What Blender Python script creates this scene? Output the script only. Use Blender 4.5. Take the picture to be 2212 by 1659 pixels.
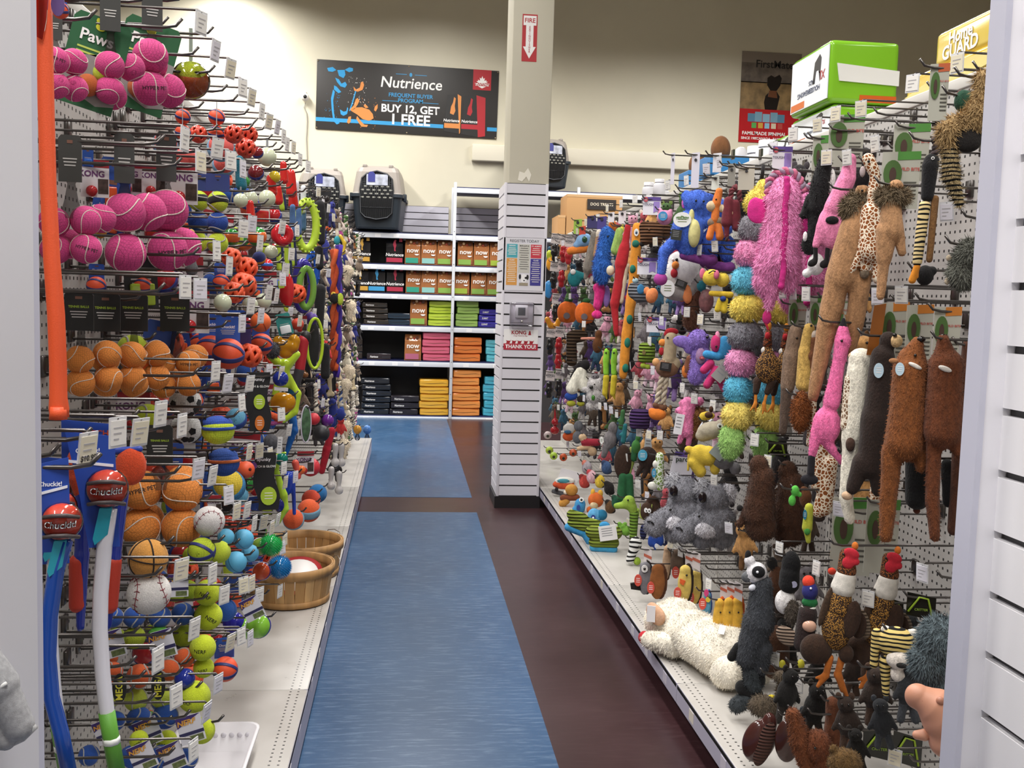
import bpy, bmesh, math, random
import numpy as np
from mathutils import Vector, Matrix, Euler

for _o in list(bpy.data.objects):
    bpy.data.objects.remove(_o)
SC = bpy.context.scene
COL = SC.collection
R = math.radians
PI = math.pi
RNG = random.Random(7)

# ------------------------------------------------------------------ camera
FPX, CX, CY, CAMH = 2150.0, 1106.0, 829.5, 1.49
YAW, PITCH, ROLL = R(6.12), R(4.81), R(1.66)
_w = Vector((math.sin(YAW) * math.cos(PITCH), math.cos(YAW) * math.cos(PITCH), -math.sin(PITCH)))
_r0 = Vector((math.cos(YAW), -math.sin(YAW), 0))
_u0 = _r0.cross(_w)
CR = _r0 * math.cos(ROLL) + _u0 * math.sin(ROLL)
CU = -_r0 * math.sin(ROLL) + _u0 * math.cos(ROLL)
CW = _w
CAM = Vector((0, 0, CAMH))
cam_d = bpy.data.cameras.new('camera')
cam_d.sensor_fit = 'HORIZONTAL'
cam_d.sensor_width = 36.0
cam_d.lens = FPX / 2212.0 * 36.0
cam_d.clip_start = 0.05
cam_d.clip_end = 80
cam = bpy.data.objects.new('camera', cam_d)
cam.matrix_world = Matrix.Translation(CAM) @ Matrix((CR, CU, -CW)).transposed().to_4x4()
COL.objects.link(cam)
SC.camera = cam

# ------------------------------------------------------------------ world, exposure, lamps
wd = bpy.data.worlds.new('world')
SC.world = wd
wd.use_nodes = True
wd.node_tree.nodes['Background'].inputs[0].default_value = (1.0, 0.97, 0.92, 1)
wd.node_tree.nodes['Background'].inputs[1].default_value = 0.3
SC.view_settings.view_transform = 'Standard'
SC.view_settings.look = 'None'
SC.view_settings.gamma = 1.0
SC.view_settings.use_curve_mapping = False
SC.view_settings.exposure = -0.2
CEIL = 5.7
# rows of ceiling strip lamps: (x, y, watts)
LAMPS = [(-2.3, 11.4, 200), (-5.2, 11.0, 120), (0.2, 10.5, 135),
         (-2.3, 7.4, 150), (0.45, 7.4, 80), (-2.3, 3.2, 160), (0.3, 3.4, 125), (0.3, -0.3, 165),
         (3.8, 9.4, 330), (3.8, 3.2, 50), (3.8, -0.6, 70), (-2.6, -0.6, 170)]
for _i, (_x, _y, _p) in enumerate(LAMPS):
    _l = bpy.data.lights.new('strip_light', 'AREA')
    _l.shape = 'RECTANGLE'
    _l.size = 0.5
    _l.size_y = 2.4
    _l.spread = R(160)
    _l.energy = _p
    _l.color = (1.0, 0.975, 0.945)
    _o = bpy.data.objects.new('strip_light', _l)
    _o.location = (_x, _y, CEIL - 0.42)
    COL.objects.link(_o)


# pixel of the photograph (2212 x 1659) -> point on a plane of the place
def ray(u, v):
    return (CW + CR * ((u - CX) / FPX) + CU * ((CY - v) / FPX)).normalized()
def onX(u, v, x):
    d = ray(u, v)
    return CAM + d * (x / d.x)
def onY(u, v, y):
    d = ray(u, v)
    return CAM + d * (y / d.y)
def onZ(u, v, z):
    d = ray(u, v)
    return CAM + d * ((z - CAMH) / d.z)
def ppm(P):
    return FPX / ((P - CAM).dot(CW))

# ------------------------------------------------------------------ materials
def lin(c):
    if isinstance(c, str):
        c = tuple(int(c[i:i + 2], 16) / 255 for i in (0, 2, 4))
    return tuple((x / 12.92 if x <= .04045 else ((x + .055) / 1.055) ** 2.4) for x in c)
MATS = {}
def mat(c, kind='plastic', name=None):
    key = (c, kind)
    if key in MATS:
        return MATS[key]
    m = bpy.data.materials.new(name or (kind + '_' + str(c)))
    m.use_nodes = True
    nt = m.node_tree
    N, L = nt.nodes, nt.links
    b = N['Principled BSDF']
    col = lin(c)
    b.inputs['Base Color'].default_value = (*col, 1)
    def tc(scale):
        t = N.new('ShaderNodeTexCoord')
        mp = N.new('ShaderNodeMapping')
        s = scale if isinstance(scale, tuple) else (scale,) * 3
        mp.inputs['Scale'].default_value = s
        L.new(t.outputs['Object'], mp.inputs['Vector'])
        return mp.outputs['Vector']
    def noise(vec, scale, detail=3):
        n = N.new('ShaderNodeTexNoise')
        n.inputs['Scale'].default_value = scale
        n.inputs['Detail'].default_value = detail
        L.new(vec, n.inputs['Vector'])
        return n.outputs['Fac']
    def vary(fac, lo, hi, c2=None):
        mx = N.new('ShaderNodeMix')
        mx.data_type = 'RGBA'
        L.new(fac, mx.inputs[0])
        mx.inputs[6].default_value = (*[x * lo for x in col], 1)
        mx.inputs[7].default_value = (*(lin(c2) if c2 else [min(1, x * hi) for x in col]), 1)
        L.new(mx.outputs[2], b.inputs['Base Color'])
    def ramp(fac, a, bb):
        r = N.new('ShaderNodeMapRange')
        r.inputs[1].default_value = a
        r.inputs[2].default_value = bb
        L.new(fac, r.inputs[0])
        return r.outputs[0]
    def bump(fac, st, dist=.02):
        bp = N.new('ShaderNodeBump')
        bp.inputs['Strength'].default_value = st
        bp.inputs['Distance'].default_value = dist
        L.new(fac, bp.inputs['Height'])
        L.new(bp.outputs[0], b.inputs['Normal'])
    b.inputs['Roughness'].default_value = .45
    if kind == 'gloss':
        b.inputs['Roughness'].default_value = .14
    elif kind == 'rubber':
        b.inputs['Roughness'].default_value = .5
        v = tc(1)
        bump(noise(v, 40), .1)
    elif kind == 'paper':
        b.inputs['Roughness'].default_value = .5
    elif kind == 'paint':
        b.inputs['Roughness'].default_value = .55
        v = tc(1)
        vary(ramp(noise(v, 1.3, 4), .3, .7), .95, 1.03)
    elif kind == 'fabric':
        b.inputs['Roughness'].default_value = .95
        b.inputs['Sheen Weight'].default_value = .05
        v = tc(1)
        vary(ramp(noise(v, 9, 4), .3, .7), .82, 1.15)
        bump(noise(v, 60, 2), .2, .02)
    elif kind == 'fur':
        b.inputs['Roughness'].default_value = .95
        b.inputs['Sheen Weight'].default_value = .06
        v = tc((1, 1, .45))
        col = tuple(min(1, x * (1.2 if max(col) > .3 else .85)) for x in col) if max(col) > .022 else tuple(x * .45 for x in col)
        vary(ramp(noise(v, 14, 5), .32, .68), .74, 1.2)
        bump(noise(v, 38, 4), .3, .03)
    elif kind == 'felt':
        b.inputs['Roughness'].default_value = .95
        b.inputs['Sheen Weight'].default_value = .1
        v = tc(1)
        vary(ramp(noise(v, 30, 3), .3, .7), .82, 1.12)
        bump(noise(v, 55, 3), .4, .03)
    elif kind == 'net':
        b.inputs['Roughness'].default_value = .85
        v = tc(1)
        vo = N.new('ShaderNodeTexVoronoi')
        vo.feature = 'DISTANCE_TO_EDGE'
        vo.inputs['Scale'].default_value = 15
        vo.inputs['Randomness'].default_value = .2
        L.new(v, vo.inputs['Vector'])
        f = ramp(vo.outputs['Distance'], .0, .11)
        vary(f, .62, 1.05)
        bump(f, .3, .03)
    elif kind == 'cord':
        b.inputs['Roughness'].default_value = .95
        v = tc((0, 0, 1))
        w = N.new('ShaderNodeTexWave')
        w.wave_type = 'BANDS'
        w.bands_direction = 'Z'
        w.inputs['Scale'].default_value = 4.5
        w.inputs['Distortion'].default_value = 0
        L.new(v, w.inputs['Vector'])
        vary(w.outputs['Fac'], .55, 1.1)
        bump(w.outputs['Fac'], .9, .05)
    elif kind == 'chrome':
        b.inputs['Metallic'].default_value = .9
        b.inputs['Roughness'].default_value = .3
    elif kind == 'steel':
        b.inputs['Metallic'].default_value = .6
        b.inputs['Roughness'].default_value = .42
    elif kind in ('clear', 'tint', 'netting'):
        N.remove(b)
        tr = N.new('ShaderNodeBsdfTransparent')
        tr.inputs[0].default_value = (*col, 1)
        gl = N.new('ShaderNodeBsdfGlossy')
        gl.inputs['Roughness'].default_value = .08
        fr = N.new('ShaderNodeFresnel')
        fr.inputs[0].default_value = 1.45
        if kind == 'tint':
            gl = N.new('ShaderNodeBsdfPrincipled')
            gl.inputs['Base Color'].default_value = (*col, 1)
            gl.inputs['Roughness'].default_value = .12
            fr = N.new('ShaderNodeValue')
            fr.outputs[0].default_value = .62
        if kind == 'netting':
            gl = N.new('ShaderNodeBsdfDiffuse')
            gl.inputs[0].default_value = (*col, 1)
            tr.inputs[0].default_value = (1, 1, 1, 1)
            fr = N.new('ShaderNodeValue')
            fr.outputs[0].default_value = .5
        mx = N.new('ShaderNodeMixShader')
        L.new(fr.outputs[0], mx.inputs[0])
        L.new(tr.outputs[0], mx.inputs[1])
        L.new(gl.outputs[0], mx.inputs[2])
        L.new(mx.outputs[0], N['Material Output'].inputs[0])
    elif kind == 'emit':
        b.inputs['Emission Color'].default_value = (*col, 1)
        b.inputs['Emission Strength'].default_value = 6
    elif kind == 'wood':
        b.inputs['Roughness'].default_value = .6
        v = tc((1, 1, .12))
        vary(ramp(noise(v, 26, 4), .3, .7), .68, 1.18)
    elif kind == 'spots':          # giraffe / cow hide patches
        b.inputs['Roughness'].default_value = .95
        v = tc(1)
        vo = N.new('ShaderNodeTexVoronoi')
        vo.feature = 'DISTANCE_TO_EDGE'
        vo.inputs['Scale'].default_value = 13
        L.new(v, vo.inputs['Vector'])
        vary(ramp(vo.outputs['Distance'], .10, .13), 1, 1, {'f0e2cb': '8a4a1c', 'e8dcc8': '7a5a40', 'e9efe0': '7f9a4c'}.get(c, '6b3d1c'))
    elif kind == 'scales':         # printed feathers
        b.inputs['Roughness'].default_value = .85
        v = tc((1, 1, .8))
        vo = N.new('ShaderNodeTexVoronoi')
        vo.inputs['Scale'].default_value = 40
        L.new(v, vo.inputs['Vector'])
        vary(ramp(vo.outputs['Distance'], .25, .55), 1, 1, '2c1708')
    elif kind == 'stripes':        # tiger / zebra stripes
        b.inputs['Roughness'].default_value = .95
        v = tc((.55, .55, 1))
        w = N.new('ShaderNodeTexWave')
        w.bands_direction = 'Z'
        w.inputs['Scale'].default_value = 3.2
        w.inputs['Distortion'].default_value = 5
        w.inputs['Detail Scale'].default_value = .9
        L.new(v, w.inputs['Vector'])
        vary(ramp(w.outputs['Fac'], .32, .4), .0, 1)
        # dark band colour is black, ground colour is c
    elif kind == 'matte':
        b.inputs['Roughness'].default_value = .9
    elif kind == 'card':           # photo-like printed board
        b.inputs['Roughness'].default_value = .5
        v = tc(1)
        vary(ramp(noise(v, 8, 5), .35, .65), .55, 1.25)
    MATS[key] = m
    return m

def node_mat(name, build):
    m = bpy.data.materials.new(name)
    m.use_nodes = True
    build(m.node_tree.nodes, m.node_tree.links, m.node_tree.nodes['Principled BSDF'])
    return m

# ------------------------------------------------------------------ geometry
def rotm(rx=0, ry=0, rz=0):
    return Euler((R(rx), R(ry), R(rz))).to_matrix().to_4x4()
class G:
    """collects faces with material indices; make() turns them into one mesh"""
    def __init__(s):
        s.v, s.f, s.m, s.s = [], [], [], []
    def add(s, vs, fs, mi=0, smooth=False, M=None):
        o = len(s.v)
        s.v.extend([tuple(M @ Vector(p)) for p in vs] if M is not None else [tuple(p) for p in vs])
        s.f.extend([tuple(i + o for i in f) for f in fs])
        s.m.extend([mi] * len(fs))
        s.s.extend([smooth] * len(fs))
        return s
    def box(s, x0, x1, y0, y1, z0, z1, mi=0, M=None):
        vs = [(x, y, z) for z in (z0, z1) for y in (y0, y1) for x in (x0, x1)]
        return s.add(vs, [(0, 2, 3, 1), (4, 5, 7, 6), (0, 1, 5, 4), (2, 6, 7, 3), (0, 4, 6, 2), (1, 3, 7, 5)], mi, False, M)
    def rbox(s, x0, x1, y0, y1, z0, z1, bev=.01, mi=0, M=None, seg=2):
        bm = bmesh.new()
        bmesh.ops.create_cube(bm, size=1)
        for q in bm.verts:
            q.co = Vector(((x0 + x1) / 2 + q.co.x * (x1 - x0), (y0 + y1) / 2 + q.co.y * (y1 - y0), (z0 + z1) / 2 + q.co.z * (z1 - z0)))
        bmesh.ops.bevel(bm, geom=bm.edges[:], offset=bev, segments=seg, affect='EDGES', profile=.6)
        bm.verts.index_update()
        s.add([q.co for q in bm.verts], [[q.index for q in f.verts] for f in bm.faces], mi, True, M)
        bm.free()
        return s
    def ball(s, c, r, mi=0, seg=20, ring=12, M=None):
        r = (r,) * 3 if not isinstance(r, tuple) else r
        vs = [(c[0], c[1], c[2] + r[2])]
        for i in range(1, ring):
            a = PI * i / ring
            for j in range(seg):
                b = 2 * PI * j / seg
                vs.append((c[0] + r[0] * math.sin(a) * math.cos(b), c[1] + r[1] * math.sin(a) * math.sin(b), c[2] + r[2] * math.cos(a)))
        vs.append((c[0], c[1], c[2] - r[2]))
        fs = [(0, 1 + j, 1 + (j + 1) % seg) for j in range(seg)]
        for i in range(ring - 2):
            for j in range(seg):
                a0 = 1 + i * seg + j
                a1 = 1 + i * seg + (j + 1) % seg
                fs.append((a0, a0 + seg, a1 + seg, a1))
        k = 1 + (ring - 2) * seg
        fs += [(len(vs) - 1, k + (j + 1) % seg, k + j) for j in range(seg)]
        return s.add(vs, fs, mi, True, M)
    def tube(s, pts, r, mi=0, seg=8, closed=False, cap=True, M=None, flat=1.0):
        pts = [Vector(p) for p in pts]
        n = len(pts)
        rs = r if isinstance(r, (list, tuple)) else [r] * n
        vs, fs = [], []
        up = None
        for i, p in enumerate(pts):
            t = (pts[(i + 1) % n] - pts[i - 1]) if closed else (pts[min(i + 1, n - 1)] - pts[max(i - 1, 0)])
            t = t.normalized() if t.length > 1e-9 else Vector((0, 0, 1))
            if up is None:
                up = Vector((0, 1, 0)) if abs(t.y) < .9 else Vector((1, 0, 0))
            a = t.cross(up)
            if a.length < 1e-6:
                a = t.cross(Vector((1, 0, 0)))
            a.normalize()
            b = t.cross(a).normalized()
            up = -b if (-b).dot(up) > b.dot(up) else b
            for j in range(seg):
                w = 2 * PI * j / seg
                vs.append(p + a * (math.cos(w) * rs[i]) + up * (math.sin(w) * rs[i] * flat))
        m = n if closed else n - 1
        for i in range(m):
            for j in range(seg):
                k = (i + 1) % n
                fs.append((i * seg + j, i * seg + (j + 1) % seg, k * seg + (j + 1) % seg, k * seg + j))
        if cap and not closed:
            fs.append(tuple(range(seg))[::-1])
            fs.append(tuple((n - 1) * seg + j for j in range(seg)))
        return s.add(vs, fs, mi, True, M)
    def lathe(s, prof, mi=0, seg=24, M=None, smooth=True):
        vs = [(r * math.cos(2 * PI * j / seg), r * math.sin(2 * PI * j / seg), z) for r, z in prof for j in range(seg)]
        fs = []
        for i in range(len(prof) - 1):
            for j in range(seg):
                fs.append((i * seg + j, i * seg + (j + 1) % seg, (i + 1) * seg + (j + 1) % seg, (i + 1) * seg + j))
        return s.add(vs, fs, mi, smooth, M)
    def prism(s, poly, y0, y1, mi=0, M=None, smooth=False):
        """outline in x,z pushed from y0 to y1"""
        n = len(poly)
        vs = [(x, y0, z) for x, z in poly] + [(x, y1, z) for x, z in poly]
        fs = [tuple(range(n)), tuple(range(2 * n - 1, n - 1, -1))] + [(i, i + n, (i + 1) % n + n, (i + 1) % n) for i in range(n)]
        return s.add(vs, fs, mi, smooth, M)
    def mesh(s, me, mi=0, M=None):
        return s.add([q.co.copy() for q in me.vertices], [tuple(p.vertices) for p in me.polygons], mi, False, M)
    def make(s, name, mats):
        me = bpy.data.meshes.new(name)
        me.from_pydata(s.v, [], s.f)
        for m in (mats if isinstance(mats, (list, tuple)) else [mats]):
            me.materials.append(m)
        if s.f:
            me.polygons.foreach_set('material_index', s.m)
            me.polygons.foreach_set('use_smooth', s.s)
        me.update()
        return me

def circle(cx, cz, rx, rz=None, n=24, a0=0, a1=360):
    rz = rz or rx
    full = a1 - a0 >= 360
    k = n if full else n + 1
    return [(cx + rx * math.cos(R(a0 + (a1 - a0) * i / n)), cz + rz * math.sin(R(a0 + (a1 - a0) * i / n))) for i in range(k)]

# smooth union of ellipsoids and tapered capsules -> one continuous surface (surface nets)
def E(x, y, z, rx, ry=None, rz=None, m=0, rot=0, rox=0):
    return ('e', (x, y, z), (rx, rx if ry is None else ry, rx if rz is None else rz), m, rot, rox)
def K(a, b, r0, r1=None, m=0):
    return ('c', a, b, r0, r0 if r1 is None else r1, m)
_WV = np.random.RandomState(3).normal(size=(24, 3))
_WP = np.random.RandomState(4).rand(24) * 6.28
def wob(p, freq):
    return np.sin(p @ (_WV * freq).T + _WP).mean(axis=1) * 2.2
def nets(shapes, res=40, k=.02, fluff=0, ff=9):
    lo, hi = np.full(3, 1e9), np.full(3, -1e9)
    for s in shapes:
        if s[0] == 'e':
            rr = max(s[2])
            lo = np.minimum(lo, np.array(s[1]) - (np.array(s[2]) if not (s[4] or s[5]) else rr))
            hi = np.maximum(hi, np.array(s[1]) + (np.array(s[2]) if not (s[4] or s[5]) else rr))
        else:
            for q, r in ((s[1], s[3]), (s[2], s[4])):
                lo = np.minimum(lo, np.array(q) - r)
                hi = np.maximum(hi, np.array(q) + r)
    h = (hi - lo).max() / res
    lo = lo - 2.1 * h - k
    hi = hi + 2.1 * h + k
    n = np.ceil((hi - lo) / h).astype(int) + 1
    ax = [lo[i] + h * np.arange(n[i]) for i in range(3)]
    P = np.stack(np.meshgrid(*ax, indexing='ij'), -1).reshape(-1, 3)
    best = np.full(len(P), 1e9)
    D = np.full(len(P), 1e9)
    idx = np.zeros(len(P), int)
    for s in shapes:
        if s[0] == 'e':
            q = P - np.array(s[1])
            if s[4] or s[5]:
                m = np.array(Euler((R(s[5]), R(s[4]), 0)).to_matrix())
                q = q @ m
            r = np.array(s[2])
            k0 = np.linalg.norm(q / r, axis=1)
            k1 = np.linalg.norm(q / (r * r), axis=1) + 1e-9
            d = k0 * (k0 - 1) / k1
            mi = s[3]
        else:
            a, b = np.array(s[1], float), np.array(s[2], float)
            ba = b - a
            t = np.clip(((P - a) @ ba) / (ba @ ba + 1e-12), 0, 1)
            d = np.linalg.norm(P - a - t[:, None] * ba, axis=1) - (s[3] + (s[4] - s[3]) * t)
            mi = s[5]
        idx = np.where(d < best, mi, idx)
        best = np.minimum(best, d)
        hh = np.clip(.5 + .5 * (D - d) / k, 0, 1)
        D = D * (1 - hh) + d * hh - k * hh * (1 - hh)
    if fluff:
        D = D + fluff * wob(P, ff)
    D = D.reshape(n)
    idx = idx.reshape(n)
    S = D < 0
    cn = n - 1
    cnt = np.zeros(cn)
    acc = np.zeros((*cn, 3))
    offs = [(i, j, l) for i in (0, 1) for j in (0, 1) for l in (0, 1)]
    for o in offs:
        for a in range(3):
            if o[a] == 0:
                p = list(o); p[a] = 1
                d0 = D[o[0]:o[0] + cn[0], o[1]:o[1] + cn[1], o[2]:o[2] + cn[2]]
                d1 = D[p[0]:p[0] + cn[0], p[1]:p[1] + cn[1], p[2]:p[2] + cn[2]]
                x = (d0 < 0) != (d1 < 0)
                t = np.where(x,d0 / np.where(x,d0 - d1,1),0)
                cnt += x
                for b in range(3):
                    acc[...,b] += np.where(x,(t if b == a else o[b]),0)
    act = cnt > 0
    vid = np.full(cn,-1)
    vid[act] = np.arange(act.sum())
    base = np.stack(np.nonzero(act),1)
    V = lo + (base + acc[act] / cnt[act][:,None]) * h
    F,MI = [],[]
    for a in range(3):
        b,c = (a + 1) % 3,(a + 2) % 3
        sl0 = [slice(1,cn[i]) for i in range(3)]; sl0[a] = slice(0,cn[a])
        sl1 = list(sl0); sl1[a] = slice(1,cn[a] + 1)
        s0,s1 = S[tuple(sl0)],S[tuple(sl1)]
        w = np.stack(np.nonzero(s0 != s1),1)
        if not len(w):
            continue
        flip = s0[tuple(w.T)]
        g = w + 1
        g[:,a] -= 1
        def cell(db,dc):
            q = g.copy(); q[:,b] -= db; q[:,c] -= dc
            return vid[tuple(q.T)]
        Q = np.stack([cell(1,1),cell(0,1),cell(0,0),cell(1,0)],1)
        Q = np.where(flip[:,None],Q,Q[:,::-1])
        F.append(Q)
        MI.append(idx[tuple(g.T)])
    return V,np.concatenate(F),np.concatenate(MI)
def blob(name,shapes,mats,res=40,k=.02,fluff=0,ff=9):
    V,F,MI = nets(shapes,res,k,fluff,ff)
    me = bpy.data.meshes.new(name)
    me.from_pydata(V.tolist(),[],F.tolist())
    for m in mats:
        me.materials.append(m)
    me.polygons.foreach_set('material_index',MI.astype(int).tolist())
    me.polygons.foreach_set('use_smooth',[True] * len(F))
    me.update()
    return me
def furmesh(me,n,length,width=.006,droop=.5,only=None):
    """short pile standing on a surface: n thin blades"""
    rs = np.random.RandomState(len(me.vertices))
    pol = [p for p in me.polygons if only is None or p.material_index in only]
    ar = np.array([p.area for p in pol])
    pick = rs.choice(len(pol),n,p=ar / ar.sum())
    V,F,M = [],[],[]
    for i in pick:
        p = pol[i]
        vs = [me.vertices[q].co for q in p.vertices]
        w = rs.dirichlet([1] * len(vs))
        c = sum((v * float(a) for v,a in zip(vs,w)),Vector())
        nn = p.normal
        d = (nn * .6 + Vector(rs.normal(size=3)) * .4 + Vector((0,0,-droop))).normalized()
        if d.dot(nn) < .15:
            d = (d + nn * (.3 - d.dot(nn))).normalized()
        sd = d.cross(nn).normalized() * width
        l = length * (.6 + .8 * rs.rand())
        o = len(V)
        b = c - nn * length * .15
        V += [tuple(b - sd),tuple(b + sd),tuple(c + d * l)]
        F.append((o,o + 1,o + 2))
        M.append(p.material_index)
    f = bpy.data.meshes.new('fur')
    f.from_pydata(V,[],F)
    for m in me.materials:
        f.materials.append(m)
    f.polygons.foreach_set('material_index',M)
    f.update()
    return f

TXT = {}
def text(s,size=1.0,bold=0.0,shear=0.0,align='CENTER',ext=.0):
    """flat lettering in the x,z plane facing -y, centred on the origin"""
    key = (s,size,bold,shear,align)
    if key in TXT:
        return TXT[key]
    cu = bpy.data.curves.new('lettering','FONT')
    cu.body = s
    cu.size = size
    cu.offset = bold * size
    cu.shear = shear
    cu.align_x = align
    cu.align_y = 'CENTER'
    cu.resolution_u = 3
    ob = bpy.data.objects.new('lettering',cu)
    me = bpy.data.meshes.new_from_object(ob)
    me.transform(Matrix.Rotation(PI / 2,4,'X'))
    bpy.data.objects.remove(ob)
    TXT[key] = me
    return me

# ------------------------------------------------------------------ objects
def link(name,me,parent=None,loc=None,rot=None,kind=None,label=None):
    o = bpy.data.objects.new(name,me)
    COL.objects.link(o)
    if parent is not None:
        o.parent = parent
    if loc is not None:
        o.location = loc
    if rot is not None:
        o.rotation_euler = rot
    if kind:
        o['kind'] = kind
    if label:
        o['label'] = label
    return o
def tag(o,label,cat,group=None):
    o['label'] = label
    o['category'] = cat
    if group:
        o['group'] = group
    return o
def thing(name,label,cat,loc=(0,0,0),rz=0,group=None):
    o = link(name,None,None,loc,(0,0,rz))
    return tag(o,label,cat,group)
def struct(name,me,loc=None):
    return link(name,me,None,loc,None,'structure')

# ================================================================== the room
def m_floor(N,L,b,base,fleck,amt,cloud=.22):
    t = N.new('ShaderNodeTexCoord')
    mp = N.new('ShaderNodeMapping'); mp.inputs['Scale'].default_value = (1.0,7,1)
    L.new(t.outputs['Object'],mp.inputs[0])
    n1 = N.new('ShaderNodeTexNoise'); n1.inputs['Scale'].default_value = 9; n1.inputs['Detail'].default_value = 6
    n1.inputs['Roughness'].default_value = .65
    L.new(mp.outputs[0],n1.inputs['Vector'])
    n2 = N.new('ShaderNodeTexNoise'); n2.inputs['Scale'].default_value = 1.6; n2.inputs['Detail'].default_value = 3
    L.new(t.outputs['Object'],n2.inputs['Vector'])
    r1 = N.new('ShaderNodeMapRange'); r1.inputs[1].default_value = .5; r1.inputs[2].default_value = .7
    L.new(n1.outputs['Fac'],r1.inputs[0])
    mu = N.new('ShaderNodeMath'); mu.operation = 'MULTIPLY'; mu.inputs[1].default_value = amt
    L.new(r1.outputs[0],mu.inputs[0])
    mx = N.new('ShaderNodeMix'); mx.data_type = 'RGBA'
    c = lin(base)
    L.new(mu.outputs[0],mx.inputs[0])
    r2 = N.new('ShaderNodeMix'); r2.data_type = 'RGBA'
    L.new(n2.outputs['Fac'],r2.inputs[0])
    r2.inputs[6].default_value = (*[x * (1 - cloud) for x in c],1); r2.inputs[7].default_value = (*[x * (1 + cloud) for x in c],1)
    L.new(r2.outputs[2],mx.inputs[6])
    mx.inputs[7].default_value = (*lin(fleck),1)
    L.new(mx.outputs[2],b.inputs['Base Color'])
    rr = N.new('ShaderNodeMapRange'); rr.inputs[3].default_value = .22; rr.inputs[4].default_value = .42
    L.new(n2.outputs['Fac'],rr.inputs[0])
    L.new(rr.outputs[0],b.inputs['Roughness'])
    b.inputs['Specular IOR Level'].default_value = .45
M_BROWN = node_mat('maroon_sheet_floor',lambda N,L,b: m_floor(N,L,b,'351f22','685052',.14,.55))
M_BLUE = node_mat('blue_sheet_floor',lambda N,L,b: m_floor(N,L,b,'2f5277','7a93ae',.5))
WX0,WX1,WY0,WYB = -9.0,9.0,-5.0,13.0
fl = struct('floor',G().box(WX0,WX1,WY0,WYB,-.1,0).make('floor',M_BROWN))
for y0,y1 in ((-3.0,6.86),(7.38,12.35)):
    link('blue_strip',G().box(-.62,.513,y0,y1,-.02,.0016).make('blue_strip',M_BLUE),fl)
M_WALL = mat('d8d2bc','paint','cream_wall')
struct('wall_back',G().box(WX0,WX1,WYB,WYB + .2,0,CEIL).make('wall_back',M_WALL))
struct('wall_left',G().box(WX0 - .2,WX0,WY0,WYB,0,CEIL).make('wall_left',M_WALL))
struct('wall_right',G().box(WX1,WX1 + .2,WY0,WYB,0,CEIL).make('wall_right',M_WALL))
struct('wall_front',G().box(WX0,WX1,WY0 - .2,WY0,0,CEIL).make('wall_front',M_WALL))
struct('ceiling',G().box(WX0,WX1,WY0,WYB,CEIL,CEIL + .1).make('ceiling',mat('c9c6bb','paint')))
for _x,_y,_p in LAMPS:
    t = thing('ceiling_lamp','white ceiling strip lamp hung over the shop floor','lamp',(_x,_y,CEIL - .4),0,'strip lamps under the ceiling')
    link('housing',G().box(-.28,.28,-1.22,1.22,.03,.1).make('housing',mat('e8e8e4','paint')),t)
    for yy in (-.8,.8):
        link('suspension',G().tube([(0,yy,.1),(0,yy,.4)],.006).make('suspension',mat('888888','steel')),t)
# wall ledge behind the column
g = G()
a,c_ = onY(1020,311,WYB - .06),onY(1020,347,WYB - .06)
LZ1,LZ0 = a.z,c_.z
g.rbox(a.x,WX1,WYB - .09,WYB + .02,LZ0,LZ1,.012)
struct('trim_1',g.make('trim_1',mat('ddd7c4','paint')))

# ------------------------------------------------------------------ gondola runs
def m_peg(N,L,b,base='b7b4b0'):
    t = N.new('ShaderNodeTexCoord')
    sp = N.new('ShaderNodeSeparateXYZ'); L.new(t.outputs['Object'],sp.inputs[0])
    def cell(sock):
        m1 = N.new('ShaderNodeMath'); m1.operation = 'MULTIPLY'; m1.inputs[1].default_value = 1 / .0254
        L.new(sock,m1.inputs[0])
        m2 = N.new('ShaderNodeMath'); m2.operation = 'FRACT'; L.new(m1.outputs[0],m2.inputs[0])
        m3 = N.new('ShaderNodeMath'); m3.operation = 'SUBTRACT'; m3.inputs[1].default_value = .5
        L.new(m2.outputs[0],m3.inputs[0])
        m4 = N.new('ShaderNodeMath'); m4.operation = 'ABSOLUTE'; L.new(m3.outputs[0],m4.inputs[0])
        return m4.outputs[0]
    mx = N.new('ShaderNodeMath'); mx.operation = 'MAXIMUM'
    L.new(cell(sp.outputs['Y']),mx.inputs[0]); L.new(cell(sp.outputs['Z']),mx.inputs[1])
    lt = N.new('ShaderNodeMath'); lt.operation = 'LESS_THAN'; lt.inputs[1].default_value = .15
    L.new(mx.outputs[0],lt.inputs[0])
    mi = N.new('ShaderNodeMix'); mi.data_type = 'RGBA'
    L.new(lt.outputs[0],mi.inputs[0])
    mi.inputs[6].default_value = (*lin(base),1); mi.inputs[7].default_value = (.02,.02,.02,1)
    L.new(mi.outputs[2],b.inputs['Base Color'])
    b.inputs['Roughness'].default_value = .5
M_PEG = node_mat('white_pegboard',m_peg)
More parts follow.
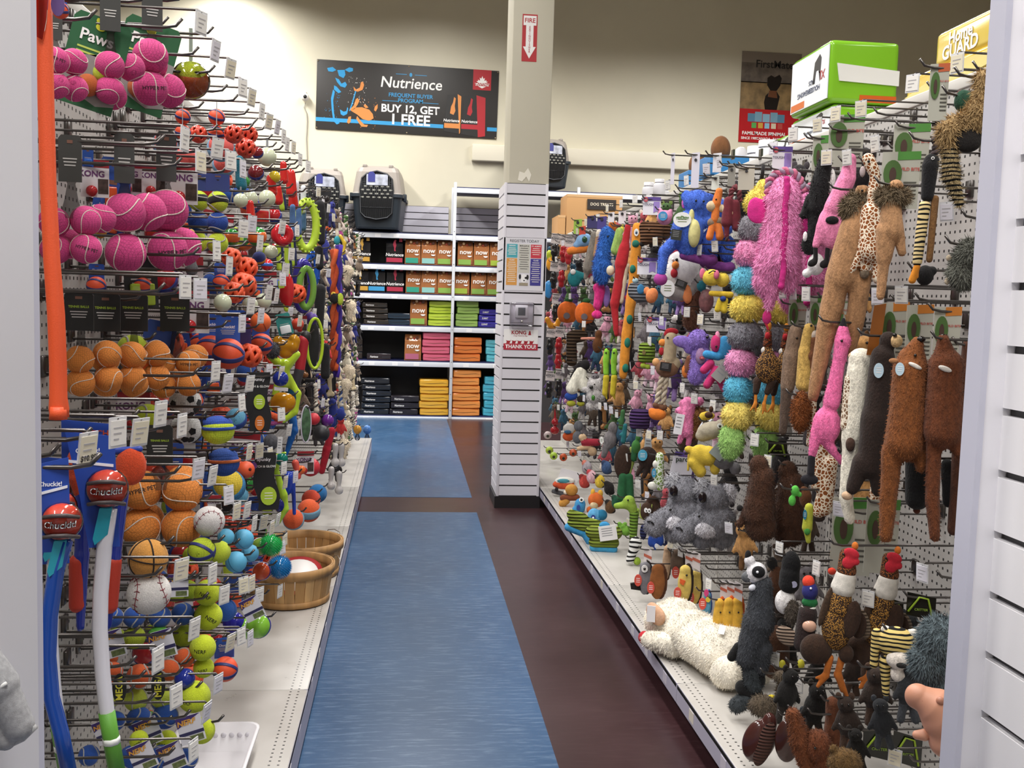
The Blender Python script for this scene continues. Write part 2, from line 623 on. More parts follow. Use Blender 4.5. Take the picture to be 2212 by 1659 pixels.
def m_deck(N,L,b):
    t = N.new('ShaderNodeTexCoord')
    sp = N.new('ShaderNodeSeparateXYZ'); L.new(t.outputs['Object'],sp.inputs[0])
    def op(o,a,bb=None):
        m = N.new('ShaderNodeMath'); m.operation = o
        for i,q in enumerate((a,bb)):
            if q is None: continue
            if isinstance(q,(int,float)): m.inputs[i].default_value = q
            else: L.new(q,m.inputs[i])
        return m.outputs[0]
    fy = op('ABSOLUTE',op('SUBTRACT',op('FRACT',op('MULTIPLY',sp.outputs['Y'],1 / .0254)),.5))
    d1 = op('ABSOLUTE',op('SUBTRACT',sp.outputs['X'],.03))
    d2 = op('ABSOLUTE',op('SUBTRACT',sp.outputs['X'],.056))
    dx = op('MULTIPLY',op('MINIMUM',d1,d2),1 / .0254)
    hole = op('LESS_THAN',op('MAXIMUM',fy,dx),.13)
    mi = N.new('ShaderNodeMix'); mi.data_type = 'RGBA'
    L.new(hole,mi.inputs[0])
    nz = N.new('ShaderNodeTexNoise'); nz.inputs['Scale'].default_value = 7; nz.inputs['Detail'].default_value = 6
    L.new(t.outputs['Object'],nz.inputs['Vector'])
    dm = N.new('ShaderNodeMix'); dm.data_type = 'RGBA'
    L.new(nz.outputs['Fac'],dm.inputs[0])
    dm.inputs[6].default_value = (*lin('aaa6a0'),1); dm.inputs[7].default_value = (*lin('c6c2bd'),1)
    L.new(dm.outputs[2],mi.inputs[6]); mi.inputs[7].default_value = (.02,.02,.02,1)
    L.new(mi.outputs[2],b.inputs['Base Color'])
    rg = N.new('ShaderNodeMapRange'); rg.inputs[3].default_value = .2; rg.inputs[4].default_value = .45
    L.new(nz.outputs['Fac'],rg.inputs[0]); L.new(rg.outputs[0],b.inputs['Roughness'])
M_DECK = node_mat('putty_steel_deck',m_deck)
M_LIP = mat('a9a6b8','plastic')
M_PUTTY = mat('cfccc6','paint')
SEC = 1.222
LXL,PXL,LXR,PXR = -.31,-.76,.98,1.51      # lip and pegboard planes left / right
GTOP = 2.14
def gondola(name,label,side,y0,n,cut=0):
    """side -1: the run left of the aisle, +1: right. Local x runs from the lip towards the pegboard."""
    lip,peg = (LXL,PXL) if side < 0 else (LXR,PXR)
    t = thing(name,label,'shelf',((lip + peg) / 2,y0,0))
    ox = -(lip + peg) / 2
    s = side
    for i in range(n):
        a,b = i * SEC + .002 + (cut if i == 0 else 0),(i + 1) * SEC - .002
        d = link('deck',G().rbox(0,abs(peg - lip),a,b,.128,.15,.004).make('deck',M_DECK),t,(lip + ox,0,0))
        if s < 0:
            d.scale.x = -1
        x0,x1 = sorted((lip,lip + s * .012))
        k = link('ticket_strip',G().box(x0 + ox,x1 + ox,a,b,.028 if s < 0 else .08,.149).make('ticket_strip',M_LIP),t)
        x0,x1 = sorted((lip + s * (.02 if s < 0 else .065),lip + s * (.05 if s < 0 else .095)))
        link('kick_plate',G().box(x0 + ox,x1 + ox,a,b,0,.128).make('kick_plate',mat('2a2829','paint')),t)
        RN = random.Random(i + 5 * s)
        for q in range(3 if i == 0 and cut else 4):
            yy = a + .1 + q * .28 + RN.random() * .1
            xx = lip - s * .0012 + ox
            link('shelf_label',G().box(min(xx,xx + s * .002),max(xx,xx + s * .002),yy,yy + .05,.09,.128).make('shelf_label',mat(RN.choice(['c9c6ce','bfbac6','b6b0c2','cfc8bc']),'paper')),k)
        x0,x1 = sorted((peg,peg + s * .012))
        link('pegboard',G().box(x0 + ox,x1 + ox,a,b,.15,GTOP - .03).make('pegboard',M_PEG),t)
    x0,x1 = sorted((peg - s * .004,peg + s * .03))
    link('top_rail',G().rbox(x0 + ox,x1 + ox,cut,n * SEC,GTOP - .035,GTOP,.004).make('top_rail',M_PUTTY),t)
    for i in range(n + 1):
        x0,x1 = sorted((peg - s * .003,peg + s * .05))
        u = link('upright',G().box(x0 + ox,x1 + ox,i * SEC - .014 + (cut if i == 0 else 0),i * SEC + .014 + (cut if i == 0 else 0),0,GTOP).make('upright',M_PUTTY),t)
        g = G()
        for q in range(40):
            z = .2 + q * .048
            xx = peg - s * .0035 + ox
            yc = i * SEC + (cut if i == 0 else 0)
            g.box(min(xx,xx + s * .001),max(xx,xx + s * .001),yc - .003,yc + .003,z,z + .022)
        sl = link('slots',g.make('slots',mat('202020','matte')),u)
        sl['kind'] = 'stuff'
    return t
LY0 = 3.34 - 2 * SEC
gondola('gondola_run','long putty steel gondola of dog balls with white pegboard beside the bushel baskets',-1,LY0,7,.29)
RY0 = .91
RUN_R = gondola('gondola_run','long putty steel gondola of plush dog toys with white lamb on its deck',1,RY0,7)

# ------------------------------------------------------------------ slatwall
M_SLAT = mat('dcd9e0','paint')
M_GROOVE = mat('3a3838','paint')
def slat_face(parent,w,z0,z1,place,pitch=.0762,name='slat',m=M_SLAT,gap=.0115,th=.014):
    """horizontal boards along local x, face towards -y, on a dark groove backing"""
    bk = link('groove_backing',G().box(0,w,-.001,.003,z0,z1).make('groove_backing',M_GROOVE),parent)
    bk.matrix_local = place
    n = int(round((z1 - z0) / pitch))
    me = G().box(0,w,-th,0,gap / 2,(z1 - z0) / n - gap / 2).make(name,m)
    for i in range(n):
        o = link(name,me,parent)
        o.matrix_local = place @ Matrix.Translation((0,0,z0 + i * (z1 - z0) / n))
PLX0,PLX1,PLY,PLZ = .662,.972,7.03,2.31
PD = .42
t = thing('column_slatwall','square column wrapped in white slatwall with signs and thermostat','column',(0,0,0))
link('base',G().box(PLX0 - .012,PLX1 + .006,PLY - .012,PLY + PD,0,.085).make('base',mat('1c1a1d','plastic')),t)
link('core',G().box(PLX0 + .014,PLX1 - .014,PLY + .015,PLY + PD - .01,.085,PLZ - .01).make('core',M_GROOVE),t)
fw = .018
for x0,x1 in ((PLX0,PLX0 + fw),(PLX1 - fw,PLX1)):
    link('corner_trim',G().rbox(x0,x1,PLY - .004,PLY + .016,.085,PLZ,.002).make('corner_trim',M_SLAT),t)
slat_face(t,PLX1 - PLX0 - 2 * fw,.085,PLZ,Matrix.Translation((PLX0 + fw,PLY + .013,0)))
slat_face(t,PD - .02,.085,PLZ,Matrix.Translation((PLX0 + .013,PLY + PD,0)) @ Matrix.Rotation(-PI / 2,4,'Z'))
slat_face(t,PD - .02,.085,PLZ,Matrix.Translation((PLX1 - .013,PLY + .02,0)) @ Matrix.Rotation(PI / 2,4,'Z'))
col_ = G().rbox(PLX0 + .03,PLX1 + .004,PLY + .02,PLY + PD + .02,PLZ - .02,CEIL,.006)
struct('wall_column',col_.make('wall_column',mat('cbc5b2','paint')))
def sheet(name,w,h,th=.002):
    return G().box(-w / 2,w / 2,0,th,-h / 2,h / 2)
def txt_part(parent,s,size,m,x,z,y=-.0008,bold=.0,shear=0,name='lettering',rot=0):
    return link(name,TM(text(s,size,bold,shear),m),parent,(x,y,z),(0,rot,0))
_TM = {}
def TM(me,m):
    k = (me.name,m.name)
    if k not in _TM:
        q = me.copy()
        q.materials.clear(); q.materials.append(m)
        _TM[k] = q
    return _TM[k]
W_,BK = mat('f2f0ee','paper'),mat('1d1b1c','paper')
RED = mat('b3242c','paper')
# fire extinguisher sign on the column
P = onY(1144,82,PLY + .018)
sg = thing('fire_sign','red and white fire extinguisher arrow sign on the column','sign',P)
link('board',sheet('b',.105,.32).make('board',RED),sg)
link('arrow',G().prism([(-.026,.15),(.026,.15),(.026,-.06),(.045,-.06),(0,-.14),(-.045,-.06),(-.026,-.06)],-.0014,0).make('arrow',W_),sg)
link('arrow_head_panel',G().box(-.045,.045,-.0016,0,.085,.15).make('arrow_head_panel',W_),sg)
txt_part(sg,'FIRE',.042,RED,0,.117,-.002,.02)
for i,ch in enumerate('EXTINGUISHER'):
    txt_part(sg,ch,.0185,RED,0,.072 - i * .0152,-.002,.02)
# register today poster
P = onY(1133,571,PLY - .004)
sg = thing('class_poster','white register today poster with coloured class time boxes on the column','poster',P)
link('sheet',sheet('s',.30,.37).make('sheet',mat('dcdae0','paper')),sg)
txt_part(sg,'REGISTER TODAY',.026,mat('5a5a60','paper'),-.005,.162,-.001,.01)
def pbox(x0,x1,z0,z1,c):
    link('panel',G().box(x0,x1,-.001,0,z0,z1).make('panel',mat(c,'paper')),sg)
    return x0,x1,z0,z1
for (x0,x1,z0,z1,c,head,n) in ((-.128,-.052,.045,.14,'4fa9b4','DEVON',5),(-.128,-.052,-.148,.04,'d99a4a','CLASS',11),(.042,.118,.045,.14,'c93a48','ST. ALBERT',4),(.042,.118,-.148,.04,'3f3a8c','CLASS',10),(-.045,.036,-.06,.14,'c6c4ba','MAR-JUN &',10)):
    pbox(x0,x1,z0,z1,c)
    txt_part(sg,head,.013,W_ if c != 'c6c4ba' else BK,(x0 + x1) / 2,z1 - .012,-.0015,.02)
    for i in range(n):
        zz = z1 - .028 - i * (z1 - z0 - .04) / n
        ww = (x1 - x0) * (.32 + .1 * ((i * 7) % 3) / 2)
        link('text_line',G().box((x0 + x1) / 2 - ww,(x0 + x1) / 2 + ww,-.0014,0,zz - .002,zz + .002).make('text_line',mat('ece6dc' if c != 'c6c4ba' else '4c4a48','paper')),sg)
g = G().prism(circle(-.004,-.10,.024,.03),-.002,0,0).prism(circle(.012,-.095,.009,.008),-.003,-.001,1).prism(circle(-.03,-.088,.008,.018),-.003,0,1).prism(circle(.024,-.09,.008,.018),-.003,0,1).prism(circle(0,-.114,.006,.004),-.003,0,1).prism([(-.035,-.13),(.028,-.13),(.028,-.15),(-.035,-.15)],-.002,0,2)
link('dog_drawing',g.make('dog_drawing',[W_,BK,mat('9c927c','paper')]),sg)
# thermostat in a clear box
P = onY(1126,676,PLY - .004)
sg = thing('thermostat','white thermostat with grey screen inside a clear lockbox on the column','thermostat',P)
link('back_plate',G().rbox(-.085,.085,-.006,0,-.07,.075,.004).make('back_plate',mat('d9d6de','plastic')),sg)
b_ = link('body',G().rbox(-.045,.045,-.03,-.005,-.035,.055,.007).make('body',mat('e4e2ea','plastic')),sg)
link('screen',G().box(-.026,.026,-.0312,-.03,-.018,.038).make('screen',mat('6f7478','gloss')),b_)
link('clear_cover',G().rbox(-.085,.085,-.055,-.008,-.09,.075,.01).make('clear_cover',mat('fbfafc','clear')),sg)
link('lock',G().tube([(0,-.06,-.06),(0,-.05,-.06)],.009,seg=12).make('lock',mat('b8b4b0','chrome')),sg)
# thank-you sign
P = onY(1125,734,PLY - .004)
sg = thing('thank_you_sign','white card sign reading thank you in a red band on the column','sign',P)
link('card',sheet('s',.245,.145).make('card',W_),sg)
txt_part(sg,'KONG',.036,mat('a51e2c','paper'),-.015,.05,-.001,.03)
txt_part(sg,'Dogs Need to Play',.013,mat('a51e2c','paper'),-.004,.028,-.001,0,.3)
link('band',G().box(-.1225,.1225,-.0012,0,-.0725,-.028).make('band',mat('b3243a','paper')),sg)
txt_part(sg,'THANK YOU!',.036,W_,0,-.05,-.0016,.03)
g = G()
for x in (-.09,-.05,-.01,.035,.075):
    g.prism([(x - .014,-.027),(x - .01,-.015),(x - .016,-.004),(x - .006,-.008),(x + .012,-.009),(x + .02,-.002),(x + .012,-.02),(x + .01,-.027)],-.001,0)
g.prism([(.052,.035),(.073,.035),(.073,.04),(.069,.044),(.071,.05),(.068,.054),(.068,.06),(.0625,.066),(.057,.06),(.057,.054),(.054,.05),(.056,.044),(.052,.04)],-.001,0)
link('dog_shapes',g.make('dog_shapes',mat('a51e2c','paper')),sg)
# packing tape scraps on the column
P = onY(1134,380,PLY + .018)
sg = tag(link('tape_scrap',G().prism([(-.05,-.03),(-.04,.03),(-.005,.02),(.02,.055),(.045,.01),(.03,-.04),(.01,-.005),(-.02,-.04)],-.001,0).make('tape_scrap',mat('e9e4d6','gloss')),None,P),'crumpled piece of clear packing tape stuck on the cream column','tape')

# ------------------------------------------------------------------ slatwall end panels beside the camera
def end_panel(name,label,side,x,yfar,post_w,ynear):
    t = thing(name,label,'slatwall panel',(x,yfar,0))
    zt = 2.5
    s = side
    # post at the far edge
    xa,xb = sorted((-s * post_w,s * .02))
    p = link('post',G().rbox(xa,xb,-.03,0,0,zt,.003).make('post',mat('e6e4ea','paint')),t)
    link('post_edge',G().box(*(sorted((-s * post_w - s * .002,-s * post_w + s * .006))),-.032,.002,0,zt).make('post_edge',mat('c3c3d2','paint')),p)
    L_ = yfar - .03 - ynear
    if s > 0:
        pl = Matrix.Translation((.02,-.03,0)) @ Matrix.Rotation(-PI / 2,4,'Z')
    else:
        pl = Matrix.Translation((-.02,-.03 - L_,0)) @ Matrix.Rotation(PI / 2,4,'Z')
    zs = .0762 * 33
    if s > 0:
        slat_face(t,L_,-.0,zs,pl,pitch=.0762,m=mat('f1eff1','paint'),gap=.0095,th=.012)
    else:
        link('face_panel',G().box(-.012,.02,-L_ - .03,-.032,0,zt).make('face_panel',mat('d6d5da','paint')),t)
    link('panel_back',G().box(*sorted((s * .024,s * .05)),-L_ - .03,0,0,zt).make('panel_back',mat('d8d5cf','paint')),t)
    return t
end_panel('slatwall_end_panel','white slatwall end panel with open horizontal grooves beside the plush toys',1,.718,1.17,.022,.2)
end_panel('slatwall_end_panel','plain white end panel post with a grey knitted toy beside ball launchers',-1,-.425,1.17,.012,.2)

# ================================================================== far shelving
SY = 12.3
SH_D = .6
def zrow(v):
    return onY(900,v,SY).z
ROWS = [zrow(v) for v in (897,779,703,634,571,503)]      # tops of the price strips, bottom to top
UX = [onY(978,650,SY).x]
BAY = onY(1242,650,SY).x - UX[0]
UX = [UX[0] - BAY,UX[0],UX[0] + BAY,UX[0] + 2 * BAY]
M_STEEL = mat('c3c7ce','steel')
M_RACK = mat('d4d7dd','paint')
NAVY = mat('1d2350','paint')
TOPZ = onY(1060,406,SY).z
for i in range(3):
    t = thing('shelving_bay',['grey steel shelving bay under two pet crates','grey steel shelving bay half hidden behind the column','grey steel shelving bay behind the cardboard boxes'][i],'shelf',(UX[i],SY,0))
    zt = TOPZ + .05 if i > 0 else ROWS[-1] + .02
    for x in ((0,BAY) if i == 2 else (0,)):
        for y in (0,SH_D):
            u = link('upright',G().rbox(x - .018,x + .018,y - .02,y + .02,0,(TOPZ + .05),.003).make('upright',M_RACK),t)
            if y == 0:
                for q in range(12):
                    link('bolt',G().box(x - .004,x + .004,y - .0215,y - .02,.1 + q * .2,.11 + q * .2).make('bolt',mat('50545a','steel')),u)
    for z in ROWS + ([TOPZ] if i else []):
        s = link('shelf_board',G().rbox(.02,BAY - .02,.0,SH_D,z - .055,z - .002,.003).make('shelf_board',NAVY),t)
        link('shelf_front',G().rbox(.018,BAY - .018,-.012,0,z - .075,z - .015,.004).make('shelf_front',mat('dfe3ea','paint')),s)
        for q in range(3 + (i + int(z * 7)) % 3):
            xx = .12 + q * .31 + RNG.random() * .15
            if xx < BAY - .12:
                link('price_label',G().box(xx,xx + .07,-.014,-.012,z - .066,z - .026).make('price_label',mat('f4f4f6','paper')),s)
    link('back_panel',G().box(.02,BAY - .02,SH_D - .02,SH_D,.05,ROWS[-1] - .06).make('back_panel',mat('2b2a2d','paint')),t)
    link('base_plate',G().box(.018,BAY - .018,.02,.03,0,ROWS[0] - .05).make('base_plate',mat('b9bcc4','paint')),t)
# slatwall strip on the wall above the bays
for i,(x0,x1) in enumerate(((UX[0],UX[1] - .05),(UX[1] + .02,UX[2] - .35))):
    st = link('trim_%d' % (i + 2),None,None,(x0,WYB - .02,0),None,'structure')
    zt = onY(950,447,WYB).z
    slat_face(st,x1 - x0,zt - 8 * .085,zt,Matrix.Identity(4),pitch=.085,m=mat('c9c7d2','paint'))

def bag_upright(base,band,name_txt,tcol,accent,w=.2,h=.31,d=.11):
    """standing kibble bag; origin at the base centre, front towards -y"""
    parts = []
    g = G()
    n = 6
    rings = []
    for k in range(9):
        f = k / 8
        hw = w / 2 * (1 - .05 * f)
        hd = d / 2 * ((1 - .15 * f) if f < .78 else (1 - .15 * f) * max(.06,(1 - f) / .22))
        bulge = .006 * math.sin(f * PI)
        rings.append([(-hw,-hd,f * h),(-hw * .5,-hd - bulge,f * h),(hw * .5,-hd - bulge,f * h),(hw,-hd,f * h),(hw,hd,f * h),(-hw,hd,f * h)])
    vs = [p for r in rings for p in r]
    fs = []
    for k in range(8):
        for j in range(6):
            fs.append((k * 6 + j,k * 6 + (j + 1) % 6,(k + 1) * 6 + (j + 1) % 6,(k + 1) * 6 + j))
    fs.append(tuple(range(5,-1,-1)))
    g.add(vs,fs,0,False)
    parts.append(('pouch',g.make('pouch',mat(base,'gloss'))))
    yf = -d / 2 - .008
    g = G().box(-w * .46,w * .46,yf,yf + .004,h * .06,h * .22)
    parts.append(('band',g.make('band',mat(band,'paper'))))
    parts.append(('brand_lettering',TM(text(name_txt,w * (.42 if len(name_txt) < 5 else .25),.02,.15 if len(name_txt) > 5 else 0),mat(tcol,'paper')),(0,yf - .001,h * (.56 if len(name_txt) < 5 else .33))))
    if len(name_txt) < 5:
        g = G()
        for q,(x,z,r) in enumerate(((-.3,.84,.05),(-.12,.9,.06),(.08,.85,.045),(.26,.88,.07),(-.22,.76,.04),(.15,.75,.04),(.33,.74,.035))):
            g.prism(circle(x * w,z * h,r * w * 1.3,n=10),yf + .012,yf + .03,q % 3)
        parts.append(('food_picture',g.make('food_picture',[mat('5a2d1a','paper'),mat('e0b98c','paper'),mat('9c2f20','paper')])))
        parts.append(('bowl_mark',G().prism(circle(.26 * w,.42 * h,w * .14,h * .06,12,180,360),yf,yf + .005).make('bowl_mark',W_)))
        parts.append(('flavour_panel',G().box(-w * .44,w * .35,yf - .001,yf + .004,h * .05,h * .26).make('flavour_panel',mat(accent,'paper'))))
    else:
        g = G().prism([(x * w,z * h) for x,z in ((-.05,.84),(.02,.9),(.1,.88),(.06,.8),(.1,.68),(.04,.56),(.07,.47),(-.02,.47),(-.03,.6),(-.1,.72),(-.06,.8))],yf + .004,yf + .02)
        parts.append(('animal_splash',g.make('animal_splash',mat(accent,'paper'))))
        parts.append(('corner_badge',G().box(w * .26,w * .44,yf + .002,yf + .02,h * .82,h * .99).make('corner_badge',mat(accent,'paper'))))
    return parts
def bag_flat(base,top,w=.37,h=.07,d=.3,mark=None):
    """bag lying on its back, its end towards -y; origin at the base centre"""
    parts = [('pouch',G().rbox(-w / 2,w / 2,-d / 2,d / 2,0,h * .97,h * .3,seg=3).make('pouch',mat(base,'gloss')))]
    parts.append(('folded_end',G().prism([(-w * .48,h * .16),(-w * .2,h * .08),(w * .2,h * .1),(w * .48,h * .16),(w * .47,h * .8),(w * .1,h * .9),(-w * .3,h * .86),(-w * .47,h * .78)],-d * .5 - .012,-d * .5 + .03).make('folded_end',mat(top,'gloss'))))
    parts.append(('crease',G().prism([(-w * .46,h * .5),(-w * .1,h * .42),(w * .3,h * .52),(w * .46,h * .46),(w * .3,h * .56),(-w * .1,h * .47)],-d * .5 - .014,-d * .5).make('crease',mat('5c4a34' if base[0] in 'c d' else '303030','gloss'))))
    if mark:
        parts.append(('brand_lettering',TM(text(mark,h * .42,.02,.15),W_),(-w * .2,-d * .5 - .014,h * .46)))
        parts.append(('size_strip',G().box(w * .12,w * .45,-d * .5 - .014,-d * .5,h * .3,h * .56).make('size_strip',mat(base if base != top else 'ffffff','paper'))))
    return parts
def drop(name,label,cat,parts,loc,rz=0,sc=1,group=None):
    """instance of a list of (part name, mesh, optional offset)"""
    if len(parts) == 1:
        o = link(name,parts[0][1],None,loc,(0,0,rz))
        tag(o,label,cat,group)
        o.scale = (sc,) * 3
        return o
    t = thing(name,label,cat,loc,rz,group)
    t.scale = (sc,) * 3
    for p in parts:
        o = link(p[0],p[1],t,p[2] if len(p) > 2 and p[2] is not None else None)
        if p[0] == 'fur':
            o['kind'] = 'stuff'
        for q in (p[3] if len(p) > 3 else ()):
            link(q[0],q[1],o,q[2] if len(q) > 2 else None)
    return t
NOW = {c: bag_upright('a56a41','8c5433','now','f4efe8',c) for c in ('2f9c84','8cc4bd','86ad4c','9db43c','b0607c')}
NUT = {c: bag_upright('1c1b1f',c,'Nutrience','f4f2f0',c) for c in ('c99a3c','3d9bd0','b22c48')}
NOWN = {'2f9c84': 'dark green','8cc4bd': 'pale aqua','86ad4c': 'leaf green','9db43c': 'lime green','b0607c': 'dusky pink'}
NUTN = {'c99a3c': 'gold','3d9bd0': 'blue','b22c48': 'crimson'}
ORD = ['bottom','second lowest','middle','fourth','fifth','top']
def stand(kind,c,u,row,w_px):
    P = onY(u,600,SY + .1)
    z = ROWS[row]
    k = NOW if kind == 'now' else NUT
    w = w_px / ppm(Vector((P.x,SY + .1,z)))
    shelf = {5: 'top',4: 'upper',3: 'upper',2: 'middle',1: 'lower',0: 'bottom'}[row]
    lab = ('kraft brown food bag with %s flavour panel standing on the %s far shelf' % (NOWN[c],['bottom','second','third','fourth','fifth'][row])) if kind == 'now' else ('black food bag with %s band and animal splash on the %s far shelf' % (NUTN[c],['bottom','second','third','fourth','fifth'][row]))
    drop('food_bag',lab,'food bag',k[c],(P.x,SY + .09 + RNG.uniform(-.01,.02),z),R(RNG.uniform(-5,5)),w / .2,'standing %s food bags on the far shelving' % ('brown' if kind == 'now' else 'black'))
for u,c in ((891,'2f9c84'),(925,'8cc4bd'),(960,'86ad4c'),(1003,'86ad4c'),(1038,'86ad4c'),(1072,'9db43c')):
    stand('now',c,u,4,34)
for u,c in ((893,'2f9c84'),(927,'8cc4bd'),(961,'86ad4c'),(998,'9db43c'),(1034,'86ad4c'),(1068,'86ad4c')):
    stand('now',c,u,3,34)
stand('now','86ad4c',906,2,37)
stand('now','b0607c',895,1,36)
for u,c,r in ((781,'c99a3c',4),(851,'b22c48',4),(778,'c99a3c',3),(815,'3d9bd0',3),(853,'b22c48',3)):
    stand('nut',c,u,r,37)
FLATS = {}
def stack(base,top,colour,u,row,n,w_px,h_px,mark=None):
    key = (base,top,mark)
    if key not in FLATS:
        FLATS[key] = bag_flat(base,top,mark=mark)
    P = onY(u,700,SY + .16)
    z = ROWS[row]
    q = ppm(Vector((P.x,SY + .1,z)))
    sx,sz = w_px / q / .37,h_px / q / .07
    for i in range(n):
        where = '' if n == 1 else ('lowest of its stack' if i == 0 else 'topmost of its stack' if i == n - 1 else ['','second','third','fourth','fifth'][i] + ' up its stack')
        t = drop('flat_food_bag','%s food bag lying on the far shelf, %s' % (colour,where or 'alone'),'food bag',FLATS[key],(P.x + RNG.uniform(-.008,.008),SY + .17,z - .004 + i * h_px / q),R(RNG.uniform(-3,3)),1,'%s bags stacked flat on the far shelving' % colour)
        t.scale = (sx,sx,sz * 1.04)
for a in (('24211f','3a3430','black and bronze',812,2,4,54,12,'Nutrience'),('20242c','2c3a48','black and steel blue',863,2,2,50,13,None),('a9c43a','b8cf45','lime green',951,2,4,50,13.5,None),('8fb25a','9dbf66','sage green',1008,2,4,48,14,None),('35308c','423ca0','violet blue',1056,2,3,46,13,'SUMMIT'),
          ('2a2626','3a3230','glossy black',768,1,3,34,15,None),('26242a','342c30','black and pink',819,1,1,52,14,'Nutrience'),('cc5f78','d4667f','rose pink',943,1,4,60,15.5,None),('c8672f','d77a3e','burnt orange',1009,1,3,60,17.5,None),('4fb4c8','6ac6d6','turquoise',1072,1,3,44,16,None),
          ('1d2026','262a32','black with sky blue strip',815,0,6,62,13.2,'Nutrience'),('221f24','2c272c','black with crimson strip',877,0,3,62,14,'Nutrience'),('d9a032','e6b040','golden yellow',940,0,5,62,15.5,None),('d9823c','e29450','light orange',1009,0,6,60,16.5,None),('3fa6c4','52b6d2','deep turquoise',1070,0,5,46,17,None)):
    stack(*a)
# ------------------------------------------------------------------ pet crates
def crate():
    parts = []
    w,h,d = .56,.70,.8
    def ring(z,ww,dd):
        r_ = .07
        pts = []
        for cx,cy,a0 in ((ww / 2 - r_,dd / 2 - r_,0),(-ww / 2 + r_,dd / 2 - r_,90),(-ww / 2 + r_,-dd / 2 + r_,180),(ww / 2 - r_,-dd / 2 + r_,270)):
            for k in range(4):
                a = R(a0 + 30 * k)
                pts.append((cx + r_ * math.cos(a),cy + r_ * math.sin(a),z))
        return pts
    def hull(levels,mi_cap=True):
        g = G()
        vs = [p for z,ww,dd in levels for p in ring(z,ww,dd)]
        fs = [(i * 16 + j,i * 16 + (j + 1) % 16,(i + 1) * 16 + (j + 1) % 16,(i + 1) * 16 + j) for i in range(len(levels) - 1) for j in range(16)]
        fs += [tuple(range(15,-1,-1)),tuple((len(levels) - 1) * 16 + j for j in range(16))]
        return g.add(vs,fs,0,False)
    lower = hull([(0,w * .84,d * .9),(.02,w * .86,d * .92),(h * .5,w * .98,d),(h * .5,w * 1.06,d * 1.04),(h * .55,w * 1.06,d * 1.04)])
    lower.rbox(w * .5,w * .57,-d * .3,-d * .2,h * .46,h * .58,.008).rbox(-w * .57,-w * .5,-d * .3,-d * .2,h * .46,h * .58,.008)
    parts.append(('lower_shell',lower.make('lower_shell',mat('2a333c','plastic'))))
    upper = hull([(h * .55,w * 1.02,d * 1.0),(h * .57,w * .98,d * .98),(h * .9,w * .86,d * .9),(h * .97,w * .8,d * .84),(h,w * .68,d * .76)])
    upper.rbox(-w * .3,-w * .22,-d * .42,d * .4,h * .97,h * 1.02,.006).rbox(w * .22,w * .3,-d * .42,d * .4,h * .97,h * 1.02,.006)
    parts.append(('upper_shell',upper.make('upper_shell',mat('9d958d','plastic'))))
    # doorway and wire door
    dz0,dz1 = h * .16,h * .9
    def arch(s):
        return [(x * s,(dz0 + dz1) / 2 + (z - (dz0 + dz1) / 2) * s) for x,z in [(-w * .31,dz0 + .06),(-w * .22,dz0 + .01),(0,dz0 - .012),(w * .22,dz0 + .01),(w * .31,dz0 + .06),(w * .33,h * .6),(w * .3,h * .78),(w * .2,dz1 - .03),(0,dz1),(-w * .2,dz1 - .03),(-w * .3,h * .78),(-w * .33,h * .6)]]
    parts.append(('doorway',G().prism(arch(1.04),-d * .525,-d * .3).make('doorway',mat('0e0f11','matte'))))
    g = G()
    g.tube([(x,-d * .53,z) for x,z in arch(1.0)],.007,closed=True,seg=6)
    for i in range(15):
        x = -w * .29 + i * w * .58 / 14
        q = 1 - (x / (w * .36)) ** 2
        g.tube([(x,-d * .53,dz0 + .02 * (1 - q) + .01),(x,-d * .53,dz0 + (dz1 - dz0) * (.80 + .17 * q))],.0022,seg=5)
    for z in (dz0 + .12,dz0 + .26,dz0 + .4,dz1 - .14):
        g.tube([(-w * .32,-d * .53,z),(w * .32,-d * .53,z)],.0025,seg=5)
    parts.append(('wire_door',g.make('wire_door',mat('4a4c50','steel'))))
    g = G()
    for r_ in range(4):
        for c in range(5 + r_ % 2):
            x = (c - (4 + r_ % 2) / 2) * .062
            g.prism(circle(x,h * .62 - r_ * .04 + .03,.02,.009,10),-d * .527,-d * .526)
    parts.append(('vent_slots',g.make('vent_slots',mat('a8a79c','paper'))))
    parts.append(('info_card',G().box(-w * .2,w * .22,-d * .536,-d * .533,h * .68,h * .85).make('info_card',mat('cdd3e4','card'))))
    parts.append(('hang_tag',G().prism([(-w * .17,h * .73),(-w * .03,h * .73),(-w * .03,h * .85),(-w * .07,h * .89),(-w * .13,h * .89),(-w * .17,h * .85)],-d * .542,-d * .537).make('hang_tag',mat('3a3f8c','paper'))))
    return parts
CRATE = crate()
def put_crate(u,v_base,w_px,y,rz,label):
    P = onY(u,v_base,y)
    s = w_px / ppm(P) / .6
    drop('pet_crate',label,'pet crate',CRATE,P,R(rz),s)
put_crate(820,499,112,SY + .32,-4,'grey topped pet crate with wire door and blue hang tag on the far shelf')
put_crate(692,494,104,SY + .32,10,'grey topped pet crate half hidden behind the ball gondola hooks')
put_crate(1172,409,86,SY + .3,14,'grey topped pet crate on the highest shelf behind the column')
